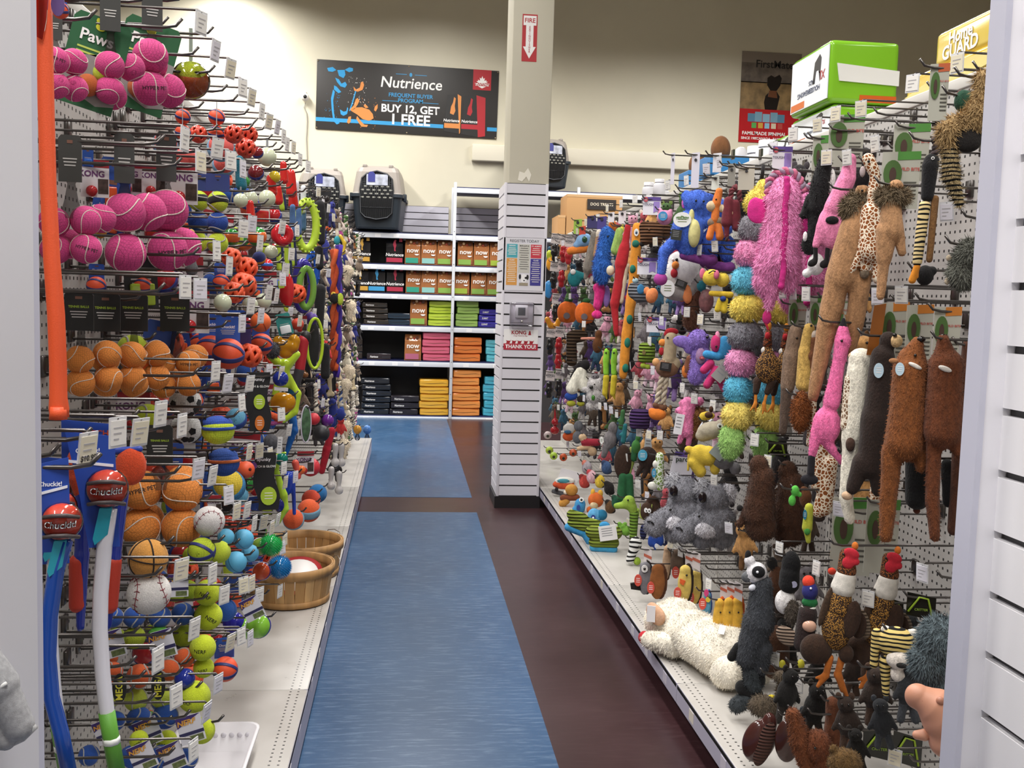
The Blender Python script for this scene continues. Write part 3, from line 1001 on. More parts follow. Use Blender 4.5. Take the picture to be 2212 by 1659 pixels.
# cardboard boxes on the shelf right of the column
for (u0,u1,v0,v1,lab) in ((1222,1345,424,520,'large kraft carton with a dog treats sign behind the plush toys'),(1204,1222,465,520,'narrow kraft carton beside the large carton behind the plush toys')):
    a = onY(u0,v1,11.6); b = onY(u1,v0,11.6)
    t = thing('carton',lab,'box',((a.x + b.x) / 2,11.6,a.z),0)
    w,h = b.x - a.x,b.z - a.z
    link('body',G().rbox(-w / 2,w / 2,0,.5,0,h,.004).make('body',mat('b98e5e','matte')),t)
    link('flap_tape',G().box(-w / 2 - .0,w / 2,-.002,0,h - .03,h).make('flap_tape',mat('c9a274','matte')),t)
a = onY(1300,442,11.587)
t = thing('box_sign','black dog treats sign with pale lettering on the large carton','sign',a)
link('board',G().box(-.17,.17,0,.011,-.06,.06).make('board',mat('2a2422','paper')),t)
txt_part(t,'DOG TREATS',.045,mat('d8cdb8','paper'),0,0,-.001,.02)
# the shelf that holds the cartons
t = thing('treat_shelf','steel treat shelving carrying kraft cartons beyond the plush gondola','shelf',(1.6,11.5,0))
zc = onY(1260,520,11.6).z
link('board',G().rbox(-.3,2.6,0,.66,zc - .04,zc,.004).make('board',M_RACK),t)
for x in (-.28,1.15,2.58):
    link('upright',G().rbox(x - .015,x + .015,.02,.06,0,zc,.003).make('upright',M_RACK),t)
link('back_panel',G().box(-.28,2.58,.6,.63,0,zc - .04).make('back_panel',mat('3a383a','paint')),t)

# ------------------------------------------------------------------ banner on the wall
A,B_ = onY(684,127,WYB - .015),onY(1077,153,WYB - .015)
C_,D_ = onY(684,278,WYB - .015),onY(1072,302,WYB - .015)
bw = (B_ - A).length
bh = (A - C_).length
ctr = (A + B_ + C_ + D_) / 4
tilt = math.atan2(-(B_.z - A.z),B_.x - A.x)
t = thing('banner','black wall banner with blue cow, orange fish and white buy 12 lettering','banner',ctr)
t.rotation_euler = (0,tilt,0)
def U(x,z):       # fractions of the banner -> metres
    return ((x - .5) * bw,(.5 - z) * bh)
link('cloth',G().rbox(-bw / 2,bw / 2,0,.006,-bh / 2,bh / 2,.002).make('cloth',mat('2b2826','paper')),t)
BLUE_P,OR_P = mat('2f97d0','paper'),mat('d98a45','paper')
def stripe(x0,x1,z0,z1,m,y=-.001,name='stripe'):
    a,b = U(x0,z1),U(x1,z0)
    link(name,G().box(a[0],b[0],y,0,a[1],b[1]).make(name,m),t)
stripe(0,.70,.83,.885,BLUE_P)
stripe(.945,1,.83,.885,BLUE_P)
txt_part(t,'Nutrience',.19,W_,*U(.515,.27),-.002,.012,.12)
txt_part(t,'FREQUENT BUYER',.068,BLUE_P,*U(.515,.445),-.002,.015)
txt_part(t,'PROGRAM',.068,BLUE_P,*U(.515,.52),-.002,.015)
txt_part(t,'BUY 12, GET',.135,W_,*U(.515,.645),-.002,.025)
txt_part(t,'1 FREE',.18,W_,*U(.515,.80),-.002,.025)
stripe(.36,.45,.53,.537,BLUE_P,-.0015,'rule')
stripe(.585,.67,.53,.537,BLUE_P,-.0015,'rule')
stripe(.43,.49,.135,.143,BLUE_P,-.0015,'rule')
stripe(.535,.60,.135,.143,BLUE_P,-.0015,'rule')
link('drop_mark',G().prism([U(.512 + .008 * math.cos(R(a)),.14 + .03 * math.sin(R(a))) for a in range(0,360,30)],-.002,0).make('drop_mark',BLUE_P),t)
def poly(pts,m,name,y=-.002):
    return (name,[U(*p) for p in pts],m,y)
cow = [[(.055,.12),(.085,.10),(.105,.14),(.085,.17),(.062,.165)],[(.15,.13),(.175,.09),(.195,.10),(.195,.14),(.175,.16)],[(.11,.14),(.15,.13),(.155,.2),(.145,.25),(.12,.22)],
       [(.1,.25),(.12,.27),(.135,.33),(.155,.30),(.165,.34),(.155,.385),(.13,.37),(.11,.31)],[(.095,.36),(.11,.38),(.135,.45),(.12,.47),(.095,.42)],
       [(.09,.42),(.1,.45),(.092,.58),(.098,.75),(.105,.85),(.125,.86),(.13,.9),(.115,.92),(.095,.87),(.085,.7),(.08,.55)],[(.21,.42),(.216,.43),(.2,.6),(.185,.72),(.18,.71),(.195,.58)],[(.13,.7),(.15,.73),(.165,.72),(.17,.66),(.175,.68),(.17,.76),(.15,.79),(.135,.77)]]
g = G()
for pl in cow:
    g.prism([U(*p) for p in pl],-.002,0)
link('cow_drawing',g.make('cow_drawing',BLUE_P),t)
fish = [[(.20,.36),(.215,.4),(.235,.37),(.24,.29),(.252,.28),(.258,.33),(.25,.4),(.225,.43),(.205,.42)],[(.215,.54),(.225,.52),(.235,.56),(.225,.62),(.21,.68),(.19,.71),(.185,.69),(.205,.63)],
        [(.19,.71),(.215,.66),(.25,.65),(.29,.68),(.31,.74),(.315,.8),(.29,.84),(.255,.82),(.225,.76)],[(.265,.6),(.275,.62),(.285,.65),(.27,.66),(.258,.63)],[(.32,.63),(.335,.59),(.335,.65),(.325,.7),(.316,.68)],
        [(.225,.78),(.245,.85),(.265,.9),(.285,.9),(.28,.93),(.25,.93),(.235,.88),(.22,.82)],[(.178,.8),(.192,.79),(.19,.87),(.18,.9),(.17,.88)]]
g = G()
for pl in fish:
    g.prism([U(*p) for p in pl],-.0025,0)
link('fish_drawing',g.make('fish_drawing',OR_P),t)
rr = random.Random(4)
for nm,m,n,x0,x1,z0,z1 in (('white_specks',W_,60,.17,.27,.2,.62),('blue_specks',BLUE_P,45,.045,.13,.45,.9),('amber_specks',OR_P,30,.24,.33,.5,.95)):
    g = G()
    for q in range(n):
        x,z,r_ = rr.uniform(x0,x1),rr.uniform(z0,z1),rr.uniform(.0006,.0022)
        g.prism([U(x + r_ * math.cos(R(a)),z + r_ * 2.6 * math.sin(R(a))) for a in range(0,360,60)],-.003,0)
    link(nm,g.make(nm,m),t)['kind'] = 'stuff'
stripe(.857,.958,0,.295,mat('b01f2a','paper'),-.002,'red_flag')
leaf = [(.908,.09),(.914,.13),(.922,.115),(.92,.16),(.932,.145),(.93,.165),(.94,.17),(.928,.19),(.888,.19),(.876,.17),(.886,.165),(.884,.145),(.896,.16),(.894,.115),(.902,.13)]
g = G().prism([U(*p) for p in leaf],-.003,0)
g.prism([U(*p) for p in ((.868,.195),(.908,.185),(.948,.195),(.944,.235),(.908,.225),(.872,.235))],-.0035,0)
g.prism([U(*p) for p in ((.885,.24),(.908,.235),(.93,.24),(.908,.27))],-.003,0)
link('maple_leaf',g.make('maple_leaf',W_),t)
txt_part(t,'CANADA',.042,mat('b01f2a','paper'),*U(.908,.21),-.0045,.03)
for (x0,x1,z0,z1,c) in ((.705,.79,.395,.955,'d98a45'),(.80,.895,.395,.985,'b01f2a')):
    poly_ = [(x0,z1 - .03),(x0 + .012,z0),(x1 - .012,z0 - .02),(x1,z1)]
    link('bag_picture',G().prism([U(*p) for p in poly_],-.003,0).make('bag_picture',mat('1a1817','paper')),t)
    link('bag_side',G().prism([U(*p) for p in ((x1 - .016,z0 - .02),(x1 + (.005 if c[0] == 'd' else .035),z0 + .01),(x1 + (.005 if c[0] == 'd' else .04),z1 - .02),(x1,z1))],-.0032,0).make('bag_side',mat(c,'paper')),t)
    a,b = U(x0,.875),U(x1,.805)
    link('bag_band',G().box(a[0],b[0],-.0036,0,a[1],b[1]).make('bag_band',mat(c,'paper')),t)
    txt_part(t,'Nutrience',.05,W_,*U((x0 + x1) / 2 - .003,.765),-.004,.02,.12)
    g = G().prism([U(x,z) for x,z in ((x0 + .03,.66),(x0 + .035,.56),(x0 + .045,.5),(x0 + .05,.42),(x0 + .06,.44),(x0 + .055,.55),(x0 + .06,.62),(x0 + .05,.68))],-.0038,0)
    link('bag_animal',g.make('bag_animal',mat(c,'paper')),t)
for x in (.006,.5,.994):
    for z in (.02,.98):
        p = U(x,z)
        link('grommet',G().tube([(p[0],-.003,p[1]),(p[0],.002,p[1])],.009,seg=10).make('grommet',mat('b9a88c','chrome')),t)
# ------------------------------------------------------------------ poster over the plush gondola
A,B_ = onY(1607,110,WYB - .01),onY(1722,112,WYB - .01)
C_ = onY(1593,306,WYB - .01)
pw,ph = (B_ - A).length * 1.12,(A - C_).length
t = thing('dog_poster','poster of a running black dog over a red food strip','poster',(A.x + pw / 2 - .02,WYB - .01,(A.z + C_.z) / 2))
def V2(x,z):
    return ((x - .5) * pw,(.5 - z) * ph)
link('sheet',G().box(-pw / 2,pw / 2,0,.004,-ph / 2,ph / 2).make('sheet',mat('8e8378','gloss')),t)
def pb(x0,x1,z0,z1,c,kind='gloss',y=-.001,name='print_panel'):
    a,b = V2(x0,z1),V2(x1,z0)
    link(name,G().box(a[0],b[0],y,0,a[1],b[1]).make(name,mat(c,kind)),t)
pb(0,1,.33,.63,'8a7048','card')
pb(0,1,.12,.34,'6d6258','card')
pb(0,1,.63,1,'b3262b','gloss')
g = G().prism([V2(*p) for p in ((.44,.28),(.5,.25),(.56,.27),(.64,.24),(.68,.28),(.66,.36),(.6,.42),(.66,.48),(.64,.56),(.62,.63),(.42,.63),(.4,.55),(.42,.48),(.5,.42),(.44,.36))],-.003,0)
link('dog_picture',g.make('dog_picture',mat('231e1c','gloss')),t)
link('dog_chest',G().prism([V2(*p) for p in ((.48,.42),(.6,.42),(.62,.5),(.46,.49))],-.004,0).make('dog_chest',mat('6e4630','gloss')),t)
txt_part(t,'FirstMate',.135,mat('1c1818','paper'),*V2(.55,.135),-.004,.02)
for q,(x,c) in enumerate(((.2,'5d86a0'),(.32,'7aa0b4'),(.45,'88aec4'),(.58,'7aa0b4'),(.7,'5d86a0'))):
    pb(x - .06,x + .06,.68 - .02 * (q % 2),.77,c,'gloss',-.003,'pouch_picture')
for q,x in enumerate((.25,.36,.47,.58,.69)):
    pb(x - .04,x + .04,.78,.84,('5fa85a','d0a24a','8fc0d6','d6c9b0','b8504a')[q],'gloss',-.003,'can_picture')
for s,x in (('FAMILY',.18),('MADE IN',.42),('ANIMAL',.66)):
    txt_part(t,s,.062,W_,*V2(x,.9),-.003,.02)
for s,x in (('SINCE 1989',.18),('CANADA',.42),('BASED',.66)):
    txt_part(t,s,.045,W_,*V2(x,.955),-.003,.02)
# ------------------------------------------------------------------ wall camera with its cord
P = onY(659,210,WYB - .06)
t = thing('wall_camera','small round white security camera with dangling cord on the wall','camera',P)
link('body',G().ball((0,0,0),(.05,.045,.05)).make('body',mat('e6e2dc','plastic')),t)
b_ = link('lens',G().tube([(.004,-.05,0),(.004,-.03,0)],.022,seg=16).make('lens',mat('1a1a1c','gloss')),t)
link('mount',G().tube([(0,.0,.04),(0,.06,.07)],.014).make('mount',mat('d8d4cc','plastic')),t)
pts = [onY(u,v,WYB - .012) - P for u,v in ((660,222),(657,232),(663,246),(664,262),(662,300),(664,340),(663,372))]
link('cord',G().tube([tuple(p) for p in pts],.006).make('cord',mat('9a958c','plastic')),t)

# ================================================================== toy kit
HANG = {-1: [],1: []}          # (y, z, x) of everything that hangs from a hook, per side
def bbox(parts):
    lo,hi = Vector((1e9,) * 3),Vector((-1e9,) * 3)
    for p in parts:
        M = p[2] if len(p) > 2 and p[2] is not None else None
        M = M if isinstance(M,Matrix) else Matrix.Translation(M) if M is not None else None
        for q in p[1].vertices:
            c = M @ q.co if M is not None else q.co
            lo = Vector(map(min,lo,c)); hi = Vector(map(max,hi,c))
    return lo,hi
class Proto:
    def __init__(s,parts):
        s.parts = parts
        s.lo,s.hi = bbox(parts)
def build(name,label,cat,pr,loc,rot,sc,group=None):
    parts = pr.parts
    if len(parts) == 1 and not (len(parts[0]) > 3 and parts[0][3]):
        root = link(name,parts[0][1],None,loc,rot)
        root.scale = (sc,) * 3
        return tag(root,label,cat,group)
    t = thing(name,label,cat,loc,0,group)
    t.rotation_euler = rot
    t.scale = (sc,) * 3
    def kid(p,par):
        o = link(p[0],p[1],par)
        if len(p) > 2 and p[2] is not None:
            o.matrix_local = p[2] if isinstance(p[2],Matrix) else Matrix.Translation(p[2])
        if p[0] in ('fur','speckles','spikes','print_lines'):
            o['kind'] = 'stuff'
        for q in (p[3] if len(p) > 3 and p[3] else ()):
            kid(q,o)
    for p in parts:
        kid(p,t)
    return t
def put(pr,name,label,cat,u,v,hpx,x,rz=0,ry=0,group=None,hang=True,rx=0):
    """place by the pixel of its middle and its pixel height, on the plane x = const that its hook reaches"""
    P = onX(u,v,x)
    s = hpx / ppm(P) / (pr.hi.z - pr.lo.z)
    rot = Euler((R(rx),R(ry),R(rz)))
    c = rot.to_matrix() @ ((pr.lo + pr.hi) / 2 * s)
    o = build(name,label,cat,pr,P - c,rot,s,group)
    if hang:
        HANG[-1 if x < 0 else 1].append((P.y,P.z + hpx / ppm(P) / 2,P.x,label))
    return o
def rel(*a):
    return Matrix.Translation(a)

# ---- balls
def seam_mesh(r=.5,w=.018,m=None):
    pts = []
    for i in range(48):
        t = 2 * PI * i / 48
        a,b = .74,.26
        pts.append(Vector((a * math.cos(t) + b * math.cos(3 * t),a * math.sin(t) - b * math.sin(3 * t),2 * math.sqrt(a * b) * math.sin(2 * t))).normalized() * (r * 1.002))
    return G().tube(pts,w,closed=True,seg=5).make('seam',m)
SEAM_W = seam_mesh(.5,.017,mat('e9dccf','felt'))
SEAM_G = seam_mesh(.5,.034,mat('b5b3b0','felt'))
BALLS = {}
def ball_mesh(c,kind='net'):
    if (c,kind) not in BALLS:
        BALLS[(c,kind)] = G().ball((0,0,0),.5,seg=24,ring=16).make('ball',mat(c,kind))
    return BALLS[(c,kind)]
def band(r,w,th,m,rot):
    """raised band round a ball of radius .5"""
    pr = [(.5 * math.cos(a) + th,.5 * math.sin(a)) for a in [-w + 2 * w * i / 4 for i in range(5)]]
    pr = [(.499 * math.cos(-w),.499 * math.sin(-w))] + [((.5 + th) * math.cos(a),(.5 + th) * math.sin(a)) for a in [-w + 2 * w * i / 4 for i in range(5)]] + [(.499 * math.cos(w),.499 * math.sin(w))]
    return G().lathe(pr,seg=28,M=rotm(*rot)).make('band',m)
def on_ball(me,m,r=.505):
    q = me.copy()
    for v in q.vertices:
        x,z = v.co.x,v.co.z
        d = math.hypot(x,z)
        if d > 1e-6:
            k = math.sin(d / r) * r / d
            v.co.x,v.co.z,v.co.y = x * k,z * k,-r * math.cos(d / r)
        else:
            v.co.y = -r
    q.materials.clear(); q.materials.append(m)
    return q
def rnd_rot(i):
    q = random.Random(i)
    return rotm(q.uniform(0,360),q.uniform(0,360),q.uniform(0,360))
LIME = 'c3d63a'
def card_mesh(w,h,c,kind='paper',th=.012,notch=True):
    g = G().prism([(-w / 2,0),(w / 2,0),(w / 2,h * .92),(w / 2 - h * .06,h),(-w / 2 + h * .06,h),(-w / 2,h * .92)],0,th)
    return g.make('card',mat(c,kind))
def header(w,h,c,title,tc,z0,style=0,y=-.05):
    """printed header card as a part with its own lettering; bottom at z0"""
    sub = []
    if title:
        n = len(title)
        sub.append(('lettering',TM(text(title,min(w * 1.35 / n,h * .24),.02),mat(tc,'paper')),rel(0,-.003,h * .62)))
    if style == 0:
        g = G()
        for i in range(3):
            ww = w * (.3 - .03 * i)
            g.box(-ww,ww,-.003,0,h * (.48 - .07 * i),h * (.505 - .07 * i))
        sub.append(('print_lines',g.make('print_lines',mat('c9c6c2','paper'))))
    sub.append(('euro_slot',G().box(-w * .12,w * .12,-.003,.014,h * .82,h * .89).make('euro_slot',mat('7a5648','matte'))))
    return ('header_card',card_mesh(w,h,c),rel(0,y,z0),sub)
PK = {}
def tennis_pack(c,dia=.28,cardc='232323',title='TENNIS BALLS',tc='a8c43c',cols=2,rows=2,depth=2,kind='net',seam=SEAM_W,cw=.28,ch=.34,logo=None,seed=0):
    key = (c,dia,cardc,title,cols,rows,depth,cw,seed)
    if key in PK:
        return PK[key]
    parts = []
    top = rows * dia * .93
    i = 0
    for r in range(rows):
        for q in range(cols):
            for d in range(depth):
                i += 1
                if d and (r + q) % 2 and depth > 1 and cols > 1:
                    continue
                x = (q - (cols - 1) / 2) * dia * .98 + .012 * math.sin(i * 3 + seed)
                z = dia / 2 + r * dia * .93 + .012 * math.cos(i * 5 + seed)
                y = d * dia * .85 - .02 * ((r + q) % 2)
                M = rel(x + d * (.16 if cols == 1 else .06),y,z + d * .04) @ rnd_rot(i * 7 + seed).to_4x4() @ Matrix.Scale(dia,4)
                sub = [('seam',seam)]
                if logo and (i + seed) % 3 == 0:
                    M = rel(x,y,z) @ rotm(10 * math.sin(i),15 * math.cos(i * 2),12) @ Matrix.Scale(dia,4)
                    sub.append(('print',on_ball(text(logo,.16,.01),BK)))
                parts.append(('ball',ball_mesh(c,kind),M,sub))
    zc = 1 - ch
    g = G()
    w0 = (.5 + .4 * cols) * dia * .3
    g.lathe([(w0,top - dia * .35),(w0 * .55,top + (zc - top) * .35),(.03,zc - .01),(.045,zc + .02)],seg=14)
    parts.append(('net_neck',g.make('net_neck',mat('3a3634','netting'))))
    parts.append(header(cw,ch,cardc,title,tc,zc))
    PK[key] = Proto(parts)
    return PK[key]
PINK,ORNG = 'c8427f','d8843a'
# ---- left wall: net packs of tennis balls
pp = 'net pack of hot pink tennis balls '
for k,(u,v,h,x,lab,cols,dia) in enumerate(((140,122,190,-.56,pp + 'beside the orange launcher stick',1,.3),(260,112,240,-.56,pp + 'in front of the green paw card',1,.25),(345,112,242,-.52,pp + 'beside the lime and orange flame ball',1,.3),
                     (168,436,272,-.60,pp + 'under the large dark card by the post',2,.235),(293,444,290,-.55,pp + 'beside the yellow football',1,.29),(374,440,290,-.53,pp + 'beside the lime and black three ball pack',1,.3))):
    put(tennis_pack(PINK,dia=dia,cols=cols,cardc='3c3c3a',title='',cw=.14 if k > 3 else .17,ch=.36,logo='HYPER PET',seed=k),'tennis_ball_pack',lab,'ball pack',u,v,h,x,rz=8 + 6 * (k % 3))
op = 'net pack of orange tennis balls '
for k,(u,v,h,x,lab,cols) in enumerate(((203,744,224,-.62,op + 'beside the orange launcher stick',1),(257,746,222,-.60,op + 'second from the orange stick',1),(313,746,222,-.58,op + 'third from the orange stick',1),(388,747,224,-.55,op + 'beside the orange ultra ball',2))):
    put(tennis_pack(ORNG,dia=.265 if cols == 1 else .235,cols=cols,cw=.27,ch=.36,logo='HYPER PET' if k % 2 else None,seed=20 + k),'tennis_ball_pack',lab,'ball pack',u,v,h,x,rz=4 * k - 4)
put(tennis_pack(ORNG,dia=.32,cw=.2,ch=.33,logo='HYPER PET',seed=31),'tennis_ball_pack','large net pack of orange tennis balls hanging above the basketball toy','ball pack',352,1044,265,-.56,rz=6)
# ---- three-ball strips: lime/black and blue
def strip_pack(cols,cc,seam=SEAM_G,title='',cap='1c1c1c',patch=None):
    parts = []
    n = len(cols)
    d = .8 / n
    for i,c in enumerate(cols):
        parts.append(('ball',ball_mesh(c,'net'),rel(0,0,d * (n - i - .5)) @ rnd_rot(i + n) @ Matrix.Scale(d,4),[('seam',seam)] + ([('patch',band(.5,.35,.01,mat(patch,'felt'),(90,20,0)))] if patch and i == 0 else [])))
    parts.append(('strap',G().tube([(0,d * .3,0),(0,d * .55,.4),(0,d * .3,.8),(0,0,.95)],.02,flat=.4).make('strap',mat(cap,'fabric'))))
    parts.append(header(.3,.22,cc,title,'f0f0f0',.8,1,0))
    return Proto(parts)
S1 = strip_pack([LIME,'27489a',LIME],'2c3a78',patch='1b1b1b')
put(S1,'three_ball_pack','three ball strip of lime, blue and lime tennis balls with black cap','ball pack',470,462,170,-.46,rz=20)
put(S1,'three_ball_pack','three ball strip of lime and blue tennis balls tucked behind a pink ball pack','ball pack',428,460,168,-.55,rz=20)
# ---- chuckit style ultra balls, singly and in pairs
ULT = 'e2532f'
UB = ball_mesh(ULT,'rubber')
NB = [band(.5,.16,.012,mat('28306e','rubber'),(25,0,0)),band(.5,.12,.012,mat('28306e','rubber'),(-40,20,0))]
def ultra(n=1,cardc='2a56b4',title='Chuckit!',strip=True):
    parts = []
    d = .6 if n == 1 else .42
    for i in range(n):
        parts.append(('ball',UB,rel(0,-.02,d * (i + .5)) @ rotm(0,12 * i,0) @ Matrix.Scale(d,4),[('band',NB[0]),('band',NB[1])]))
    h = 1 - n * d * .9 if n == 1 else .98
    if n == 1:
        parts.append(header(.46,.5,cardc,title,'f4f4f8',.5,0,.2))
    else:
        parts.append(('backing_strip',G().box(-.012,.012,-d * .55,d * .3,0,1).make('backing_strip',mat('cfd3d8','tint'))))
    return Proto(parts)
U1,U2 = ultra(),ultra(2)
CH_L = TM(text('Chuckit!',.3,.02,.2),mat('f4f2f4','paper'))
for (u,v,h,x,lab) in ((395,262,78,-.56,'pair of orange and navy balls on a clear strip above the coral ball'),(468,264,84,-.52,'pair of orange and navy balls on a clear strip beside red lattice balls')):
    put(U2,'ball_pair',lab,'ball pack',u,v,h,x,rz=10)
for (u,v,h,x,lab) in ((208,604,68,-.66,'orange ball on blue card half behind the first tennis ball card'),(308,606,70,-.62,'orange ball on blue card behind the hook wires above the orange packs'),
                          (494,742,112,-.47,'orange and navy ball on an ultra card beside orange lattice ball'),(456,735,108,-.55,'orange ball on blue sky card behind the ultra card'),(486,1428,90,-.42,'single orange and navy ball hanging low over the deck'),
                          (565,728,80,-.46,'orange and navy ball under the plain orange ball'),(478,598,60,-.52,'orange and navy ball above the pale glow balls'),(420,560,55,-.6,'orange ball behind the grey mesh bag')):
    put(U1,'ultra_ball',lab,'ball',u,v,h,x,rz=14)
# ---- orange lattice (woven strap) balls
g = G()
for i in range(7):
    M = rotm(0,62,i * 360 / 7)
    pts = [(.44 * math.cos(a),.44 * math.sin(a),0) for a in [2 * PI * q / 28 for q in range(28)]]
    g.tube(pts,.1,closed=True,seg=7,M=M,flat=.55)
LAT_O = Proto([('lattice',g.make('lattice',mat('e4552c','rubber'))),('core',G().ball((0,0,0),.33).make('core',mat('a8331a','rubber')))])
g2 = G(); g2.v,g2.f,g2.m,g2.s = list(g.v),list(g.f),list(g.m),list(g.s)
LAT_R = Proto([('lattice',g2.make('lattice',mat('c9402c','gloss'))),('core',G().ball((0,0,0),.33).make('core',mat('8a241a','rubber')))])
lo = 'orange woven lattice ball '
for (u,v,h,lab) in ((533,578,44,lo + 'beside the navy and gold ball'),(526,616,52,lo + 'bulging over the ultra ball above the glow balls'),(505,632,44,lo + 'tucked low behind a bigger one'),(539,768,50,lo + 'beside the orange ultra card'),(640,634,40,lo + 'half behind the red flyer'),(500,556,40,lo + 'under the lime ball strip')):
    put(LAT_O,'lattice_ball',lab,'ball',u,v,h,-.46,rz=20,ry=15)
lr = 'red lattice ball on blue card '
for (u,v,h,lab) in ((536,291,38,lr + 'uppermost by the wall'),(531,320,40,lr + 'lower of the two'),(505,290,38,lr + 'beside the orange ball pair'),(428,290,36,lr + 'between the two ball pairs')):
    put(LAT_R,'lattice_ball',lab,'ball',u,v,h,-.47 if u > 500 else -.55,rz=10,ry=20)
# ---- two-tone balls
def two_tone(c1,c2,kind='felt',c3=None,tilt=25,w=.5):
    p = [('ball',ball_mesh(c1,kind),None,[('band',band(.5,w,.006,mat(c2,kind),(90 - tilt,0,0)))] + ([('trim',band(.5,.07,.012,mat(c3,kind),(90,tilt,20)))] if c3 else []))]
    return Proto(p)
CB = two_tone('e0605a','7fa9cc','felt',None,15,.45)
for (u,v,h,x,lab) in ((357,312,54,-.62,'coral and sky blue plush ball under the near ball pair'),(477,320,58,-.53,'coral and sky blue plush ball with bone print under the far ball pair'),(400,345,52,-.6,'coral and sky blue plush ball below a price tag'),(484,356,50,-.54,'coral and sky blue plush ball with lacing above the three ball strip')):
    put(CB,'plush_ball',lab,'ball',u,v,h,x,rz=15)
put(two_tone('2d8a38','d0632c','gloss',None,80,.55),'squeaky_ball','green and orange moulded ball with a square knob','ball',555,511,42,-.44)
put(two_tone('2d8a38','d0632c','gloss',None,80,.55),'squeaky_ball','green and orange ball half hidden behind a white price tag','ball',500,512,36,-.5)
put(two_tone('27316e','d98f2c','felt',None,40,.2),'squeaky_ball','navy ball with gold diamonds under the green ball','ball',560,558,30,-.44)
put(two_tone('c9262c','3f6fc0','gloss',None,90,.25),'squeaky_ball','glossy red ball with blue band beside the navy ball','ball',577,572,26,-.44)
put(two_tone('6a1f24','27357c','gloss',None,30,.3),'squeaky_ball','dark red and blue glossy ball below the pale glow ball','ball',553,374,34,-.46)
put(two_tone('7a2026','27357c','gloss',None,30,.3),'squeaky_ball','dark red glossy ball peeking behind red lattice ball','ball',556,330,26,-.48)
for (u,v,h,lab) in ((577,340,42,'pale glow in the dark ball hanging highest'),(481,655,40,'pale glow ball behind the hooks under the lattice balls'),(540,660,36,'pale glow ball beside the white price tags'),(569,652,36,'pale glow ball in the middle row beside red flyer'),(540,430,36,'pale glow ball below the dark red ball'),(577,430,38,'pale glow ball under the yellow ball'),(520,434,32,'pale glow ball tucked beside the lime ball strip'),(586,545,30,'pale glow ball above the red ball')):
    put(Proto([('ball',ball_mesh('c6ccb0','gloss')),('strap',G().box(-.06,.06,-.01,.01,.45,.95).make('strap',mat('8c8f94','paper')))]),'glow_ball',lab,'ball',u,v - h * .25,h * 1.4,-.46,rz=10)
put(Proto([('ball',ball_mesh('d3b62c','gloss')),('strap',G().box(-.05,.05,-.01,.01,.45,.9).make('strap',mat('c9c9c0','tint')))]),'glow_ball','small glossy yellow ball beside red rubber toys','ball',593,377,36,-.44)
put(Proto([('ball',ball_mesh('e2662f','rubber'),None,[('cut',band(.5,.05,.01,mat('a84420','rubber'),(0,60,20)))])]),'rubber_ball','plain orange rubber ball above another with navy bands','ball',563,696,44,-.45)
put(Proto([('ball',ball_mesh('e2582f','rubber'),None,[('hole',G().tube([(.3,-.42,.1),(.28,-.35,.1)],.09,seg=12).make('hole',mat('5c1f10','matte')))])]),'rubber_ball','orange rubber ball with a hole beside the blue football','ball',531,1015,38,-.44)
# ---- sports balls
def foot(c1,c2,c3):
    b = blob('ball',[E(0,0,0,.5,.4,.42)],[mat(c1,'net')],26)
    return Proto([('ball',b,None,[('panel',G().tube([(.49 * math.cos(a),-.1 + .34 * math.sin(a),.1) for a in [2 * PI * i / 24 for i in range(24)]],.05,closed=True,seg=6,flat=.6).make('panel',mat(c2,'felt')))]),('cap',blob('cap',[E(0,.05,.2,.46,.38,.26)],[mat(c3,'net')],22)),('strap',G().tube([(-.45,0,.0),(-.5,0,.35),(-.35,0,.55),(-.42,0,.1),(-.5,-.02,-.55)],.02,flat=.4).make('strap',mat('1d1c18','fabric')))])
put(foot(LIME,'2d4fa8','2d4fa8'),'football','lime football with a blue back and black strap','ball',470,930,78,-.45,rz=25)
put(foot('2c4f9e','c86a3a','2c4f9e'),'football','blue football with orange edge under the lime football','ball',482,1000,76,-.45,rz=25)
put(two_tone('d2b83a','3f7fae','net',None,30,.5),'plush_ball','yellow and blue plush ball under the blue football','ball',495,1050,70,-.48)
put(two_tone('6fb4d8','cfd8dc','net',None,40,.2),'plush_ball','sky blue plush ball under the yellow and blue ball','ball',515,1072,44,-.47)
put(two_tone('6fb4d8','2f4f9c','net',None,40,.4),'plush_ball','sky blue and navy ball behind the lime football','ball',510,905,46,-.5)
def sport(c,lines,lc,kind='felt'):
    g = G()
    for M in lines:
        g.tube([(.502 * math.cos(a),.502 * math.sin(a),0) for a in [2 * PI * i / 36 for i in range(36)]],.022,closed=True,seg=5,M=M)
    return Proto([('ball',ball_mesh(c,kind),None,[('line',g.make('line',mat(lc,'felt')))])])
put(sport('d99a4a',[rotm(90,0,30),rotm(90,0,110),rotm(0,12,0)],'2a1d14'),'basketball_toy','plush basketball toy in net above the plush baseball','ball',320,1206,84,-.5,rz=10)
def baseball(c='e6e2de',lc='8c2434'):
    g = G()
    a_,b_ = .74,.26
    pts = [Vector((a_ * math.cos(t) + b_ * math.cos(3 * t),a_ * math.sin(t) - b_ * math.sin(3 * t),2 * math.sqrt(a_ * b_) * math.sin(2 * t))).normalized() * .502 for t in [2 * PI * i / 60 for i in range(60)]]
    g.tube(pts,.01,closed=True,seg=4)
    for i in range(0,60,2):
        d = (pts[(i + 1) % 60] - pts[i]).normalized()
        sd = d.cross(pts[i].normalized()) * .07
        g.tube([(pts[i] - sd + d * .03) * 1.005,pts[i] * 1.01,(pts[i] + sd + d * .03) * 1.005],.009,seg=4)
    return Proto([('ball',ball_mesh(c,'felt'),rotm(30,20,0),[('stitching',g.make('stitching',mat(lc,'felt')))])])
